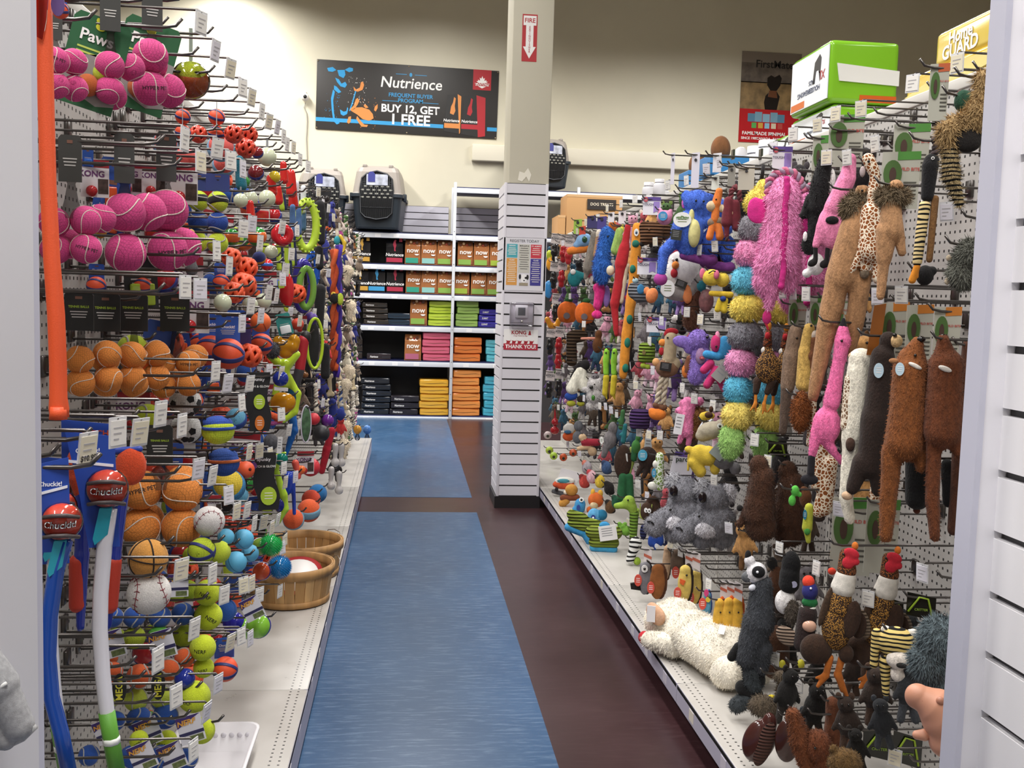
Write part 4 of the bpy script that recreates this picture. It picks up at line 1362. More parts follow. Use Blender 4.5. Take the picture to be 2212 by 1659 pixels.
put(baseball(),'baseball_toy','large white plush baseball with red stitches','ball',322,1281,92,-.5,rz=-20)
put(baseball('dedad8'),'baseball_toy','white baseball with dark red marks beside a red card','ball',452,1126,66,-.44,rz=60)
sb = sport('dcdcdc',[],'222222')
g = G()
for i in range(12):
    a = rnd_rot(i * 3 + 1).to_3x3() @ Vector((0,0,1))
    q = a.to_track_quat('Z','Y').to_matrix().to_4x4()
    g.prism(circle(0,0,.13,n=5),-.505,-.47,0,M=q @ rotm(90,0,0))
SOC = Proto([('ball',ball_mesh('dcdcda','net'),None,[('patch',g.make('patch',mat('1d1d1f','felt')))])])
put(SOC,'soccer_toy','black and white soccer ball in a net under the orange packs','ball',400,868,68,-.55)
put(SOC,'soccer_toy','black and white soccer ball in a net behind a price tag','ball',402,926,66,-.56,rz=70)
put(Proto([('ball',ball_mesh('b3c62e','net'),None,[('stripe',NB[0]),('stripe',NB[1]),('stripe',band(.5,.05,.012,mat('1c2a58','felt'),(80,0,20)))])]),'volleyball_toy','lime ball with navy stripes under the white baseball','ball',436,1190,58,-.45,rz=-10)
put(Proto([('ball',ball_mesh('c6d83c','felt'))]),'tennis_ball','plain lime ball beside the navy striped lime ball','ball',474,1192,48,-.46)
YF = Proto([('ball',blob('ball',[E(0,0,0,.3,.3,.5)],[mat('d99a3a','felt')],22),None,[('print',on_ball(text('NERF',.2,.02),BK,.32))])])
put(YF,'football','small yellow football toy with black print between the pink packs','ball',217,490,50,-.66)
# ---- low rows: tennis balls in nets
def loose(c,seam,u,v,h,x,lab,kind='felt',logo=None,name='tennis_ball'):
    sub = [('seam',seam)] if seam else []
    if logo:
        sub.append(('print',on_ball(text(logo,.2,.012),BK)))
    pr = Proto([('ball',ball_mesh(c,kind),None,sub)])
    q = random.Random(u * 7 + v)
    put(pr,name,lab,'ball',u,v,h,x,rz=q.uniform(-30,30),ry=q.uniform(-60,60),group=None)
BL,OT = '2a55a8','dc6030'
for i,(u,v,h,x) in enumerate(((243,1333,44,-.6),(290,1332,47,-.58),(345,1332,47,-.55),(395,1326,48,-.52))):
    loose(BL,SEAM_G,u,v,h,x,'blue tennis ball with grey seam under the plush baseball, %s from the launchers' % ['first','second','third','fourth'][i])
for i,(u,v,h,x,c) in enumerate(((250,1378,42,-.6,'7f8f1f'),(290,1377,47,-.58,'98a526'),(343,1375,47,-.55,'55a03a'),(397,1373,47,-.52,'9fb028'))):
    loose(c,None,u,v,h,x,'shiny olive lime ball in net, %s from the launchers' % ['first','second','third','fourth'][i],'net')
for i,(u,v,h,x) in enumerate(((243,1452,44,-.6),(300,1461,52,-.57),(366,1447,46,-.53),(399,1420,42,-.5),(240,1420,30,-.62))):
    loose(OT,SEAM_G,u,v,h,x,'orange tennis ball with grey seam above the mega labels, %s from the launchers' % ['second','third','fourth','last','first'][i])
loose('20308a',None,399,1466,44,-.48,'glossy navy ball under the last orange tennis ball','gloss')
for i,(u,v,h,x) in enumerate(((238,1508,44,-.61),(294,1511,50,-.58),(350,1507,46,-.54))):
    loose('c9d94e',SEAM_G,u,v,h,x,'pale lime tennis ball with mega label, %s from the white handle' % ['first','second','third'][i])
for i,(u,v,h,x) in enumerate(((248,1557,44,-.6),(300,1553,52,-.57),(357,1547,54,-.53))):
    loose(BL,SEAM_G,u,v,h,x,'blue tennis ball under the pale lime ones, %s from the white handle' % ['first','second','third'][i])
for i,(u,v,h,x) in enumerate(((192,1632,44,-.64),(283,1637,52,-.57),(347,1637,54,-.53),(402,1640,50,-.48))):
    loose(BL,SEAM_G,u,v,h,x,'blue tennis ball in the lowest row, %s from the white handle' % ['behind','first','second','third'][i])
for i,(u,v,h) in enumerate(((448,1280,56),(450,1331,60),(438,1399,56),(440,1442,44),(420,1505,68),(436,1578,56),(360,1600,44),(300,1598,40))):
    loose('cdde2f',None,u,v,h,-.46 if i < 6 else -.55,'large lime squeaker ball with black print, %s down its column' % ['first','second','third','fourth','fifth','sixth','seventh','eighth'][i],'felt','NERF','squeaker_ball')
for i,(u,v,h) in enumerate(((415,1200,40),(405,1275,44),(380,1280,40))):
    loose('b6cc38',None,u,v,h,-.52,'lime net ball in the crowd beside the plush baseball, %s down' % ['first','second','third'][i],'net',None,'net_ball')
# mega oval labels and white header cards in the low rows
for i,(u,v,h,x) in enumerate(((258,1487,66,-.55),(342,1480,66,-.5))):
    put(Proto([('oval',G().prism(circle(0,0,.22,.5,20),0,.03).make('oval',mat('141414','paper'))),('lettering',TM(text('MEGA',.3,.02),mat('d8d03a','paper')),rel(0,-.01,0) @ Matrix.Rotation(-PI / 2,4,'Y'))]),'mega_label','black oval tag with yellow mega lettering, %s the white handle' % ('beside' if i == 0 else 'farther from'),'tag',u,v,h,x,rz=10)
def nerf_card():
    return Proto([('board',G().box(-.42,.42,0,.03,0,1).make('board',mat('dedce4','paper'))),('corner',G().prism([(-.42,1),(.42,1),(-.42,.62)],-.01,0).make('corner',mat('3c2a6c','paper'))),('stripe',G().box(-.42,.42,-.01,0,.3,.42).make('stripe',mat('2f2d58','paper'))),('lettering',TM(text('NERF',.26,.03,.2),mat('e2a33a','paper')),rel(-.1,-.02,.78)),('picture',G().box(-.1,.36,-.01,0,.04,.26).make('picture',mat('6f7a4a','card')))])
NC = nerf_card()
for i,(u,v,h,x,ry,lab) in enumerate(((242,1392,60,-.58,-14,'beside the white handle'),(350,1392,62,-.5,-14,'above the mega tag'),(228,1580,52,-.6,-20,'behind the green grip'),(320,1582,60,-.54,-20,'over the blue balls'),(412,1575,62,-.46,-14,'beside the lowest lime ball'),(308,1635,60,-.53,-20,'in the lowest row by the grip'),(372,1635,60,-.5,-20,'in the lowest row by the tray'),(545,1315,50,-.42,-25,'over the green and purple ball'),(385,1265,50,-.5,0,'among the lime squeaker balls'))):
    put(NC,'toy_card','white and purple toy card with orange lettering ' + lab,'card',u,v,h,x,rz=10,ry=ry)
put(two_tone('7fb83a','3a2a8c','gloss','ececf0',15,.3),'squeaky_ball','glossy green ball with purple end and white ring above the deck','ball',558,1352,54,-.42)
put(two_tone('7fb83a','3a2a8c','gloss','ececf0',15,.3),'squeaky_ball','green ball with purple end behind the one above the deck','ball',528,1358,46,-.47)
put(two_tone('2d2a9a','2d2a9a','gloss'),'squeaky_ball','glossy violet ball behind the green and purple balls','ball',505,1345,46,-.5)
put(two_tone('2f62b4','2f62b4','felt'),'plush_ball','plain blue ball beside the lime squeaker column','ball',487,1318,48,-.5)
put(two_tone('7a9a3a','3a2a6c','gloss','ececf0',15,.4),'squeaky_ball','green ball with white ring beside the green spiky ball','ball',562,1181,40,-.46)
put(two_tone('c9502c','4a2a7c','gloss','ececf0',15,.4),'squeaky_ball','orange ball with purple top beside the blue spiky ball','ball',565,1234,40,-.46)
for i,(u,v,h) in enumerate(((488,1160,36),(526,1165,44),(540,1195,38),(510,1214,46))):
    put(Proto([('ball',ball_mesh('5fb4dc','rubber'),None,[('groove',band(.5,.05,.012,mat('3f8ab0','rubber'),(20,60,0)))])]),'rubber_ball','sky blue rubber ball with groove, %s of the cluster by the spiky balls' % ['first','second','third','lowest'][i],'ball',u,v,h,-.46)
# ---- spiky light-up balls
def spiky(c):
    rs = random.Random(3)
    g = G()
    for i in range(420):
        z = 1 - 2 * (i + .5) / 420
        a = i * 2.39996
        r_ = math.sqrt(1 - z * z)
        d = Vector((r_ * math.cos(a),r_ * math.sin(a),z))
        s = d.orthogonal().normalized() * .022
        t_ = d.cross(s)
        b = d * .38
        o = [b + s,b + t_,b - s,b - t_,d * .5]
        g.add(o,[(0,1,4),(1,2,4),(2,3,4),(3,0,4)])
    return Proto([('ball',ball_mesh(c,'gloss'),Matrix.Scale(.8,4),[]),('spikes',g.make('spikes',mat(c,'gloss')))])
put(spiky('2fae5a'),'spiky_ball','bright green spiky ball over the bushel baskets','ball',585,1177,54,-.42)
put(spiky('2377b4'),'spiky_ball','bright blue spiky ball against the front basket','ball',604,1225,56,-.41)
# ---- green paw cards and KONG cards
def paw_card():
    p = [('board',G().prism([(-.3,0),(.3,0),(.3,.93),(.25,1),(-.25,1),(-.3,.93)],0,.02).make('board',mat('1f5a34','paper'))),
         ('lettering',TM(text('Paws',.17,.02),W_),rel(-.03,-.01,.76)),
         ('blister',G().prism([(-.3,.2),(.12,.05),(.3,.1),(.3,.6),(.1,.62),(-.3,.5)],-.004,0).make('blister',mat('8d8a88','gloss'))),
         ('ball',ball_mesh(LIME,'felt'),rel(.12,-.05,.42) @ Matrix.Scale(.22,4),[]),('flame_ball',ball_mesh('c0602c','felt'),rel(0,-.05,.24) @ Matrix.Scale(.24,4),[])]
    g = G()
    for i in range(2):
        g.box(-.2,.2,-.004,0,.62 - .05 * i,.64 - .05 * i)
    p.append(('print_lines',g.make('print_lines',mat('b8c85a','paper'))))
    g = G().prism(circle(-.02,.89,.05,.04),-.006,0)
    for a in (-.06,-.02,.02):
        g.prism(circle(a,.955,.018,.026),-.006,0)
    p.append(('paw_mark',g.make('paw_mark',mat('d8d83a','paper'))))
    return Proto(p)
PC = paw_card()
put(PC,'paw_card','green paw card leaning beside the near pink ball pack','card',203,134,200,-.60,rz=20,ry=14)
put(PC,'paw_card','green paw card behind the second pink ball pack','card',313,140,195,-.58,rz=20,ry=14)
put(Proto([('ball',ball_mesh('c4622f','felt'),Matrix.Scale(.6,4),[]),('lime_half',G().ball((0,-.04,.08),(.27,.28,.24)).make('lime_half',mat(LIME,'felt'))),('blister',G().ball((0,-.02,0),(.34,.36,.33)).make('blister',mat('f2ede8','clear'))),('strap',G().box(-.03,.03,-.03,.1,.2,.9).make('strap',mat('8a9488','paper')))]),'flame_ball','lime ball with orange flames in a clear blister','ball',412,138,150,-.5,rz=10)
def kong_card(c='e4e0e2'):
    return Proto([('board',G().box(-.36,.36,0,.02,0,1).make('board',mat(c,'paper'))),('red_top',G().box(-.36,.36,-.008,0,.8,1).make('red_top',mat('a0242e','paper'))),('lettering',TM(text('KONG',.22,.03),mat('6a3a6c','paper')),rel(-.08,-.012,.62)),('photo',G().box(.08,.34,-.01,0,.1,.5).make('photo',mat('4a3a34','card'))),('toy',ball_mesh('b3262b','gloss'),rel(-.08,-.08,.16) @ Matrix.Scale(.3,4),[])])
KC = kong_card()
kc = 'white and red rubber toy card '
for i,(u,v,h,x,lab) in enumerate(((203,385,80,-.68,'beside the large dark card'),(278,384,72,-.64,'between the pink packs'),(330,388,70,-.62,'behind the third hook'),(392,395,90,-.56,'behind the far pink pack'),(415,672,96,-.56,'behind the tennis ball cards'),(620,700,40,-.46,'above the amber bone'),(650,700,36,-.46,'above the red wedge toy'),(463,1090,40,-.5,'above the dark marked baseball'),(660,1000,50,-.42,'beside the red ball'))):
    put(KC,'rubber_toy_card',kc + lab,'card',u,v,h,x,rz=16)
def plain_card(c,title='',tc='f0f0f0',h=.9,w=.5,c2=None):
    p = [header(w,h,c,title,tc,0,0,0)]
    if c2:
        p.append(('blister',G().rbox(-w * .36,w * .36,-.1,0,h * .05,h * .42,.03).make('blister',mat(c2,'gloss'))))
    return Proto(p)
put(plain_card('2a4f9c','',c2='c9502c'),'toy_card','blue card with orange blister above the yellow football','card',250,395,110,-.66,rz=20)
put(plain_card('2553a8','',c2='3a6fd0'),'toy_card','royal blue plastic card beside the large dark header card','card',190,340,40,-.68,rz=20)
put(plain_card('2f8a84','',c2='e8ecec',w=.62),'toy_card','teal and white tilted card beside amber bone','card',614,700,46,-.42,rz=10,ry=-14)
put(plain_card('3a2a6c','',c2='e8e0d8'),'toy_card','purple edged toy card beside the ultra ball card','card',523,745,90,-.48,rz=40)
# grey mesh bag beside the pink pack
put(Proto([('bag',blob('bag',[E(0,0,-.2,.2,.16,.22),K((0,0,0),(-.06,0,.5),.14,.05),K((-.06,0,.4),(-.02,0,.9),.09,.12,1)],[mat('6c6c6e','net'),mat('c7a25a','fabric')],28,.05))]),'mesh_bag','grey mesh bagged toy with gold top hanging beside pink pack','toy',414,545,100,-.52)

# ---- shapes drawn in pixels of the photograph (1 unit = 100 px), turned into solids at their own distance
class T:
    """a toy whose solid shapes are given by photo pixels; o(u, v) -> local x, z"""
    def __init__(s):
        s.items = []
def e(u,v,ru,rv,m=0,rd=None,dy=0,rot=0):
    return ('e',u,v,ru,rv,m,rd,dy,rot)
def k(u0,v0,u1,v1,r0,r1=None,m=0,dy=0,dy1=None):
    return ('k',u0,v0,u1,v1,r0,r0 if r1 is None else r1,m,dy,dy if dy1 is None else dy1)
PROTO = {}
def cv(shapes,uc,vc):
    out = []
    for s in shapes:
        if s[0] == 'e':
            _,u,v,ru,rv,m,rd,dy,rot = s
            rd = rd if rd is not None else .85 * min(ru,rv)
            out.append(E((u - uc) / 100,dy / 100,(vc - v) / 100,ru / 100,rd / 100,rv / 100,m,rot))
        else:
            _,u0,v0,u1,v1,r0,r1,m,d0,d1 = s
            out.append(K(((u0 - uc) / 100,d0 / 100,(vc - v0) / 100),((u1 - uc) / 100,d1 / 100,(vc - v1) / 100),r0 / 100,r1 / 100,m))
    return out
def ext(shapes):
    us,vs = [],[]
    for s in shapes:
        if s[0] == 'e':
            us += [s[1] - s[3],s[1] + s[3]]; vs += [s[2] - s[4],s[2] + s[4]]
        else:
            r = max(s[5],s[6])
            us += [min(s[1],s[3]) - r,max(s[1],s[3]) + r]; vs += [min(s[2],s[4]) - r,max(s[2],s[4]) + r]
    return min(us),max(us),min(vs),max(vs)
def toy(name,label,cat,x,parts,extra=(),rz=None,hang=True,key=None,fluff=0,group=None,y=None,z=None):
    """parts: (part name, shapes, [(colour, kind)..], options). extra: flat/printed parts in pixels."""
    b = [ext(p[1]) for p in parts]
    uc = (min(q[0] for q in b) + max(q[1] for q in b)) / 2
    v0,v1 = min(q[2] for q in b),max(q[3] for q in b)
    vc = (v0 + v1) / 2
    P = onX(uc,vc,x)
    if z is not None:                     # lies on a surface: its lowest pixel touches height z
        Q = onZ(uc,v1,z)
        P = onY(uc,vc,Q.y + y)
    pl = []
    for p in parts:
        nm,sh,cols = p[0],p[1],p[2]
        op = p[3] if len(p) > 3 else {}
        q = ext(sh)
        size = max(q[1] - q[0],q[3] - q[2])
        res = op.get('res',int(max(14,min(56,size / 2.4))))
        me = blob(nm,cv(sh,uc,vc),[mat(c,kd) for c,kd in cols],res,op.get('k',.03),op.get('fluff',fluff) / 100,op.get('ff',9))
        sub = []
        if op.get('fur'):
            n,ln,wd = op['fur'][:3]
            sub.append(('fur',furmesh(me,n,ln / 100,wd / 100,op['fur'][3] if len(op['fur']) > 3 else .5)))
        pl.append((nm,me,None,sub))
    for q in extra:
        pl += px_part(q,uc,vc)
    pr = Proto(pl)
    pr.uv = (uc,vc,x,v1 - v0,rz)
    if key:
        PROTO[key] = pr
    place_px(pr,name,label,cat,uc,vc,x if z is None else P.x,1.0,rz,hang,group)
    return pr
def place_px(pr,name,label,cat,u,v,x,s=1.0,rz=None,hang=True,group=None,ry=0):
    P = onX(u,v,x)
    sc = 100 / ppm(P) * s
    face = math.degrees(math.atan2(-(P.x - CAM.x),P.y - CAM.y))       # turned towards the aisle mouth
    rz = face * .75 if rz is None else rz
    o = build(name,label,cat,pr,P,Euler((0,R(ry),R(rz))),sc,group)
    if hang:
        HANG[-1 if x < 0 else 1].append((P.y,P.z + pr.hi.z * sc,P.x,label))
    return o
def again(key,name,label,cat,du,dv,x,s=1.0,rz=None,hang=True,ry=0):
    pr = PROTO[key]
    return place_px(pr,name,label,cat,pr.uv[0] + du,pr.uv[1] + dv,x,s,rz,hang,None,ry)
def px_part(q,uc,vc):
    kd = q[0]
    X = lambda u: (u - uc) / 100
    Z = lambda v: (vc - v) / 100
    if kd == 'tag':            # ('tag', u, v, w, h, colour, dy, tilt, name, text)
        _,u,v,w,h,c,dy,rot = q[:8]
        nm = q[8] if len(q) > 8 else 'hang_tag'
        sub = []
        g = G()
        for i in range(4):
            g.box(-w * .0035,w * .0025,-.012,-.01,h * (.003 - .0016 * i),h * (.0035 - .0016 * i))
        sub.append(('print_lines',g.make('print_lines',mat('8c8c90','paper'))))
        if len(q) > 9:
            sub.append(('lettering',TM(text(q[9],min(w / 100 * 1.25 / len(q[9]),h / 300),.02),mat('3c3c44','paper')),rel(0,-.012,0)))
        return [(nm,G().box(-w / 200,w / 200,-.01,.01,-h / 200,h / 200).make(nm,mat(c,'paper')),rel(X(u),dy / 100,Z(v)) @ rotm(0,rot,0),sub)]
    if kd == 'disc':           # ('disc', u, v, ru, rv, colour, dy, name)
        _,u,v,ru,rv,c,dy = q[:7]
        nm = q[7] if len(q) > 7 else 'round_tag'
        g = G()
        for i in range(3):
            g.box(-ru * .005,ru * .005,-.016,-.012,rv * (.003 - .003 * i),rv * (.0038 - .003 * i))
        return [(nm,G().prism(circle(0,0,ru / 100,rv / 100,18),-.012,.012).make(nm,mat(c,'paper')),rel(X(u),dy / 100,Z(v)),[] if nm not in ('round_tag','lime_oval','orange_oval','badge') else [('print_lines',g.make('print_lines',mat('f4f0ee' if c not in ('eef0ee','f4f4f2') else '6a7a4a','paper')))])]
    if kd == 'tube':           # ('tube', [(u, v, dy)..], r, colour, kind, name)
        _,pts,r,c,kk,nm = q
        return [(nm,G().tube([(X(p[0]),(p[2] if len(p) > 2 else 0) / 100,Z(p[1])) for p in pts],r / 100 if not isinstance(r,list) else [a / 100 for a in r]).make(nm,mat(c,kk)))]
    if kd == 'poly':           # ('poly', [(u, v)..], dy0, dy1, colour, kind, name)
        _,pts,d0,d1,c,kk,nm = q
        return [(nm,G().prism([(X(u),Z(v)) for u,v in pts],d0 / 100,d1 / 100).make(nm,mat(c,kk)))]
    if kd == 'eye':            # ('eye', u, v, r, dy)
        _,u,v,r,dy = q[:5]
        c = q[5] if len(q) > 5 else '15110f'
        return [('eye',G().ball((X(u),dy / 100,Z(v)),r / 100,seg=10,ring=8).make('eye',mat(c,'gloss')))]
    if kd == 'txt':            # ('txt', s, u, v, size, colour, dy)
        _,s,u,v,sz,c,dy = q
        return [('lettering',TM(text(s,sz / 100,.02),mat(c,'paper')),rel(X(u),dy / 100,Z(v)))]
    if kd == 'rope':           # twisted rope along pixels ('rope', pts, r, c1, c2, name)
        _,pts,r,c1,c2,nm = q
        P3 = [Vector((X(p[0]),(p[2] if len(p) > 2 else 0) / 100,Z(p[1]))) for p in pts]
        L_ = []
        for i in range(len(P3) - 1):
            for j in range(6):
                L_.append(P3[i].lerp(P3[i + 1],j / 6))
        L_.append(P3[-1])
        out = []
        for s_,c in ((0,c1),(PI,c2)):
            pp_ = []
            for i,p in enumerate(L_):
                d = (L_[min(i + 1,len(L_) - 1)] - L_[max(i - 1,0)]).normalized()
                a = d.cross(Vector((0,1,0))).normalized()
                b2 = d.cross(a)
                w = i * 1.1 + s_
                pp_.append(p + (a * math.cos(w) + b2 * math.sin(w)) * r / 190)
            out.append((nm,G().tube(pp_,r / 165,seg=6).make(nm,mat(c,'fabric'))))
        return out
    raise ValueError(kd)
FZ,FB = 'fur','fabric'
EY = '15110f'

# ================================================================== left wall: launchers, rings and odd shapes
def px_thing(name,label,cat,x,extra,rz=0,hang=True,key=None,uv=None):
    """thing made only of printed / tubular parts given in pixels"""
    us = [uv[0]] if uv else []
    uc,vc = uv
    pl = []
    for q in extra:
        pl += px_part(q,uc,vc)
    pr = Proto(pl)
    pr.uv = (uc,vc,x,0,rz)
    if key:
        PROTO[key] = pr
    place_px(pr,name,label,cat,uc,vc,x,1,rz,hang)
    return pr
# the long orange launcher stick by the post
px_thing('ball_launcher','long orange plastic ball launcher hanging beside the white post','launcher',-.44,[
    ('tube',[(97,-60),(99,60),(101,200),(104,400),(110,560),(118,680),(121,790),(121,860),(122,885),(123,905)],[19,18,17.5,17.5,18,19,19,19.5,22,21],'e4572a','rubber','handle'),
    ('tube',[(123,880,-8),(123,908,-8)],[17,20],'e4572a','rubber','grip_end'),
    ('poly',[(84,-40),(121,-40),(112,60),(104,100),(84,90)],-24,-22,'e07a58','clear','clear_wrap'),
    ('disc',131,22,14,24,'5a3f78',-10,'ball_band')],uv=(106,400))
put(U1,'ultra_ball','orange ball with purple band at the head of the orange launcher','ball',130,10,60,-.47,rz=20)
def launcher(uv,card,ball,handle,grip,hc,gc,label,key,teal=True):
    bx,by,br = ball
    tri = []
    for dv in (-.45,.55):
        tri.append(('tube',[(bx - br * .82,by + br * dv + 6,-br * .35),(bx - br * .3,by + br * dv - 2,-br * .95),(bx + br * .3,by + br * dv - 2,-br * .95),(bx + br * .82,by + br * dv + 8,-br * .35)],4.5,'4c4444','rubber','ball_stripe'))
    ex = [('poly',card,0,2,'2348a6','paper','blue_card'),('poly',[(card[0][0] + 4,card[0][1] + 60),(card[1][0] - 2,card[1][1] + 60),(card[1][0] - 2,card[1][1] + 66),(card[0][0] + 4,card[0][1] + 66)],-1.5,0,'e8ecf4','paper','card_line'),
          ('txt','Chuckit!',(card[0][0] + card[1][0]) / 2 - 4,card[0][1] + 42,14,'f2f4f8',-1.5)] + tri
    ex.append(('tube',handle,[grip] * len(handle),hc,'gloss','handle'))
    if gc:
        n = len(handle)
        tail = [(p[0],p[1],-2) for p in handle[-3:]]
        ex.append(('tube',tail,[grip + 1.5] * 3,gc,'rubber','grip'))
        m = tail[1]
        ex.append(('tube',[(m[0],m[1] - 7,-2),(m[0] + 1,m[1] + 7,-2)],grip + 2.4,'eef0ec','rubber','grip_ring'))
    if teal:
        ex.append(('poly',[(bx - 14,by + br * .9),(bx + 12,by + br * .8),(bx + 2,by + br * 2.2),(bx - 24,by + br * 2.7),(bx - 28,by + br * 2.4)],-16,-10,'2fa4b8','gloss','teal_clip'))
    uc,vc = uv
    pl = []
    for q in ex:
        pl += px_part(q,uc,vc)
    X,Z = (bx - uc) / 100,(vc - by) / 100
    pl.append(('ball',G().ball((0,0,0),br * .93 / 100).make('ball',mat('d2452c','rubber')),rel(X,0,Z),[('lettering_shadow',on_ball(text('Chuckit!',br * .0048,.035,.15),mat('2a2450','paper'),br * .97 / 100)),('lettering',on_ball(text('Chuckit!',br * .0048,.004,.15),mat('ffffff','matte'),br * .985 / 100))]))
    pl.append(('clear_dome',G().ball((0,0,0),br / 100).make('clear_dome',mat('fdfcfd','clear')),rel(X,0,Z)))
    pr = Proto(pl)
    pr.uv = (uc,vc,0,0,0)
    PROTO[key] = pr
    return pr
pr = launcher((225,1300),[(150,928),(247,940),(257,1180),(195,1180),(175,1050)],(232,1052,44),[(237,1095),(226,1180),(218,1280),(216,1360),(221,1460),(229,1545),(238,1610),(252,1700)],16,'e4e2ea','5c9a34','','lw')
place_px(pr,'ball_launcher','white handled ball launcher with green grip and striped ball dome','launcher',225,1300,-.45,1,12)
pr = launcher((120,1330),[(84,1000),(148,985),(152,1190),(84,1190)],(134,1124,43),[(140,1165),(122,1230),(108,1330),(104,1420),(110,1510),(128,1590),(146,1700)],17,'1f4aa0',None,'','lb')
place_px(pr,'ball_launcher','blue handled ball launcher with striped ball dome nearest the post','launcher',120,1330,-.425,1,12)
place_px(PROTO['lw'],'ball_launcher','white and green launcher handle hidden behind the blue launcher','launcher',118,1330,-.5,.95,12)
# big orange and blue fetch bats
toy('fetch_bat','orange fabric fetch bat with blue handle and red grips behind the white launcher','launcher',-.5,[
    ('head',[e(282,1005,32,42,0,18),k(262,1030,255,1060,20,16)],[('dc4e26','felt')]),('rim',[k(252,972,300,968,8,7)],[('27409c','rubber')]),
    ('handle',[k(262,1060,246,1200,17,16),k(246,1200,232,1355,17,10)],[('1f2f8c','gloss')]),('grip',[k(243,1215,236,1310,20,19)],[('b3331f','rubber')])],rz=5)
toy('fetch_bat','orange fabric fetch bat with blue handle between the two striped domes','launcher',-.5,[
    ('head',[e(170,1005,24,44,0,18),k(168,1030,175,1060,18,15)],[('d24a24','felt')]),('rim',[k(158,970,190,968,7,6)],[('27409c','rubber')]),
    ('handle',[k(178,1060,176,1200,15,15),k(176,1200,172,1360,16,9)],[('1f2f8c','gloss')]),('grip',[k(168,1215,166,1310,18,17)],[('b3331f','rubber')])],
    [('poly',[(136,905),(240,915),(240,985),(136,990)],4,6,'2348a6','paper','blue_card'),('txt','FETCH',205,935,18,'c8502c',3),('txt','Chuckit!',175,945,15,'f2f4f8',3)],rz=5)
# ---- rings and tubes farther along
def ring_thing(name,label,u,v,ru,rv,r,c,kind,x,rz=0,lumps=0):
    pts = [(u + ru * math.cos(a),v + rv * math.sin(a),0) for a in [2 * PI * i / 28 for i in range(28)]]
    g = G().tube([((p[0] - u) / 100,0,(v - p[1]) / 100) for p in pts],r / 100,closed=True,seg=8)
    pl = [('ring',g.make('ring',mat(c,kind)))]
    if lumps:
        g = G()
        for i in range(lumps):
            a = 2 * PI * i / lumps
            g.rbox(-.02,.02,-r / 95,r / 95,-.02,.02,.006,M=rel((ru + r * .8) * math.cos(a) / 100,0,(rv + r * .8) * math.sin(a) / 100) @ rotm(0,-math.degrees(a),0),seg=1)
        pl.append(('tread',g.make('tread',mat(c,kind))))
        pl[-1] = ('spikes',) + pl[-1][1:]
    pr = Proto(pl)
    place_px(pr,name,label,'ring',u,v,x,1,rz)
ring_thing('tyre_ring','large lime rubber tyre ring beside the wall of black toys',662,487,22,50,9,'b4cf3a','rubber',-.42,25,22)
ring_thing('tug_ring','clear lime tug ring with long oval hole',662,622,15,42,7,'8fc25a','tint',-.42,15)
ring_thing('tug_ring','purple tug ring behind the clear lime one',655,618,17,52,8,'3a2f8c','gloss',-.45,15)
ring_thing('tug_ring','bright blue beaded tug ring beside the purple one',675,582,10,34,7,'2458b8','gloss',-.46,10,12)
ring_thing('flyer_ring','glossy red rubber flyer ring with a small card in its hole',610,507,14,14,11,'b81f28','gloss',-.42,20)
ring_thing('frisbee_ring','black flying disc with a lime rim seen edge on',680,742,18,54,3.6,'b4d234','gloss',-.40,30)
put(Proto([('disc',blob('disc',[E(0,0,0,.16,.06,.5)],[mat('1c1c1e','rubber')],24))]),'flying_disc','black cloth flying disc inside the lime rim','disc',676,742,104,-.415,rz=30)
toy('rubber_flyer','red rubber football flyer half covering an orange lattice ball','toy',-.43,[('body',[e(622,628,13,38,0,9),e(612,630,10,26,0,8)],[('c0262a','gloss')])],[('poly',[(601,608),(615,604),(615,622),(603,624)],-16,-12,'b8d040','gloss','lime_valve')])
for i,(u,v,w,h,lab) in enumerate(((540,455,10,30,'in the middle of the cluster'),(612,372,9,34,'behind the yellow ball'),(585,400,12,28,'under the dark red glossy ball'),(628,395,12,40,'with the longest drop'),(632,430,11,26,'beside the blue long toys'),(600,420,10,26,'beside a price tag'))):
    toy('rubber_chew','glossy red rubber chew toy ' + lab,'chew toy',-.45,[('body',[k(u,v - h / 2,u + 2,v + h / 2,w * .8,w),e(u + 1,v,w * .7,h * .3)],[('c22a26','gloss')])])
for i,(u,v) in enumerate(((632,475),(645,480),(655,470))):
    toy('tube_toy','long dull blue foam bumper, %s of three under the red chews' % ['first','second','third'][i],'toy',-.44,[('body',[k(u,v - 28,u,v + 22,6,7)],[('4a6a98','fabric')])])
for i,(u,v) in enumerate(((640,420),(655,430))):
    toy('tube_toy','white and navy cloth bumper, %s beside the tyre ring' % ['first','second'][i],'toy',-.44,[('body',[k(u,v - 24,u,v + 26,6,6)],[('d8d8e0','fabric')])])
for i,(u,v0,v1) in enumerate(((600,500,580),(618,520,600),(628,505,570),(615,640,668),(606,420,450))):
    toy('studded_strap','lime and navy studded strap toy, %s among the rings' % ['first','second','third','fourth','fifth'][i],'toy',-.47,[('strap',[k(u,v0,u + 4,v1,5,6)],[('b3cf38','rubber')]),('edge',[k(u + 7,v0,u + 11,v1,3,4)],[('232a50','fabric')])],rz=10)
toy('tug_toy','teal rope tug ball hanging under a price tag','toy',-.47,[('body',[k(518,345,522,400,9,12),e(520,365,11,24)],[('1f6f84','felt')],{'fluff': 2})])
toy('tug_toy','green knotted ball under the teal rope tug','toy',-.47,[('body',[e(528,392,12,11)],[('3c8a3a','felt')])])
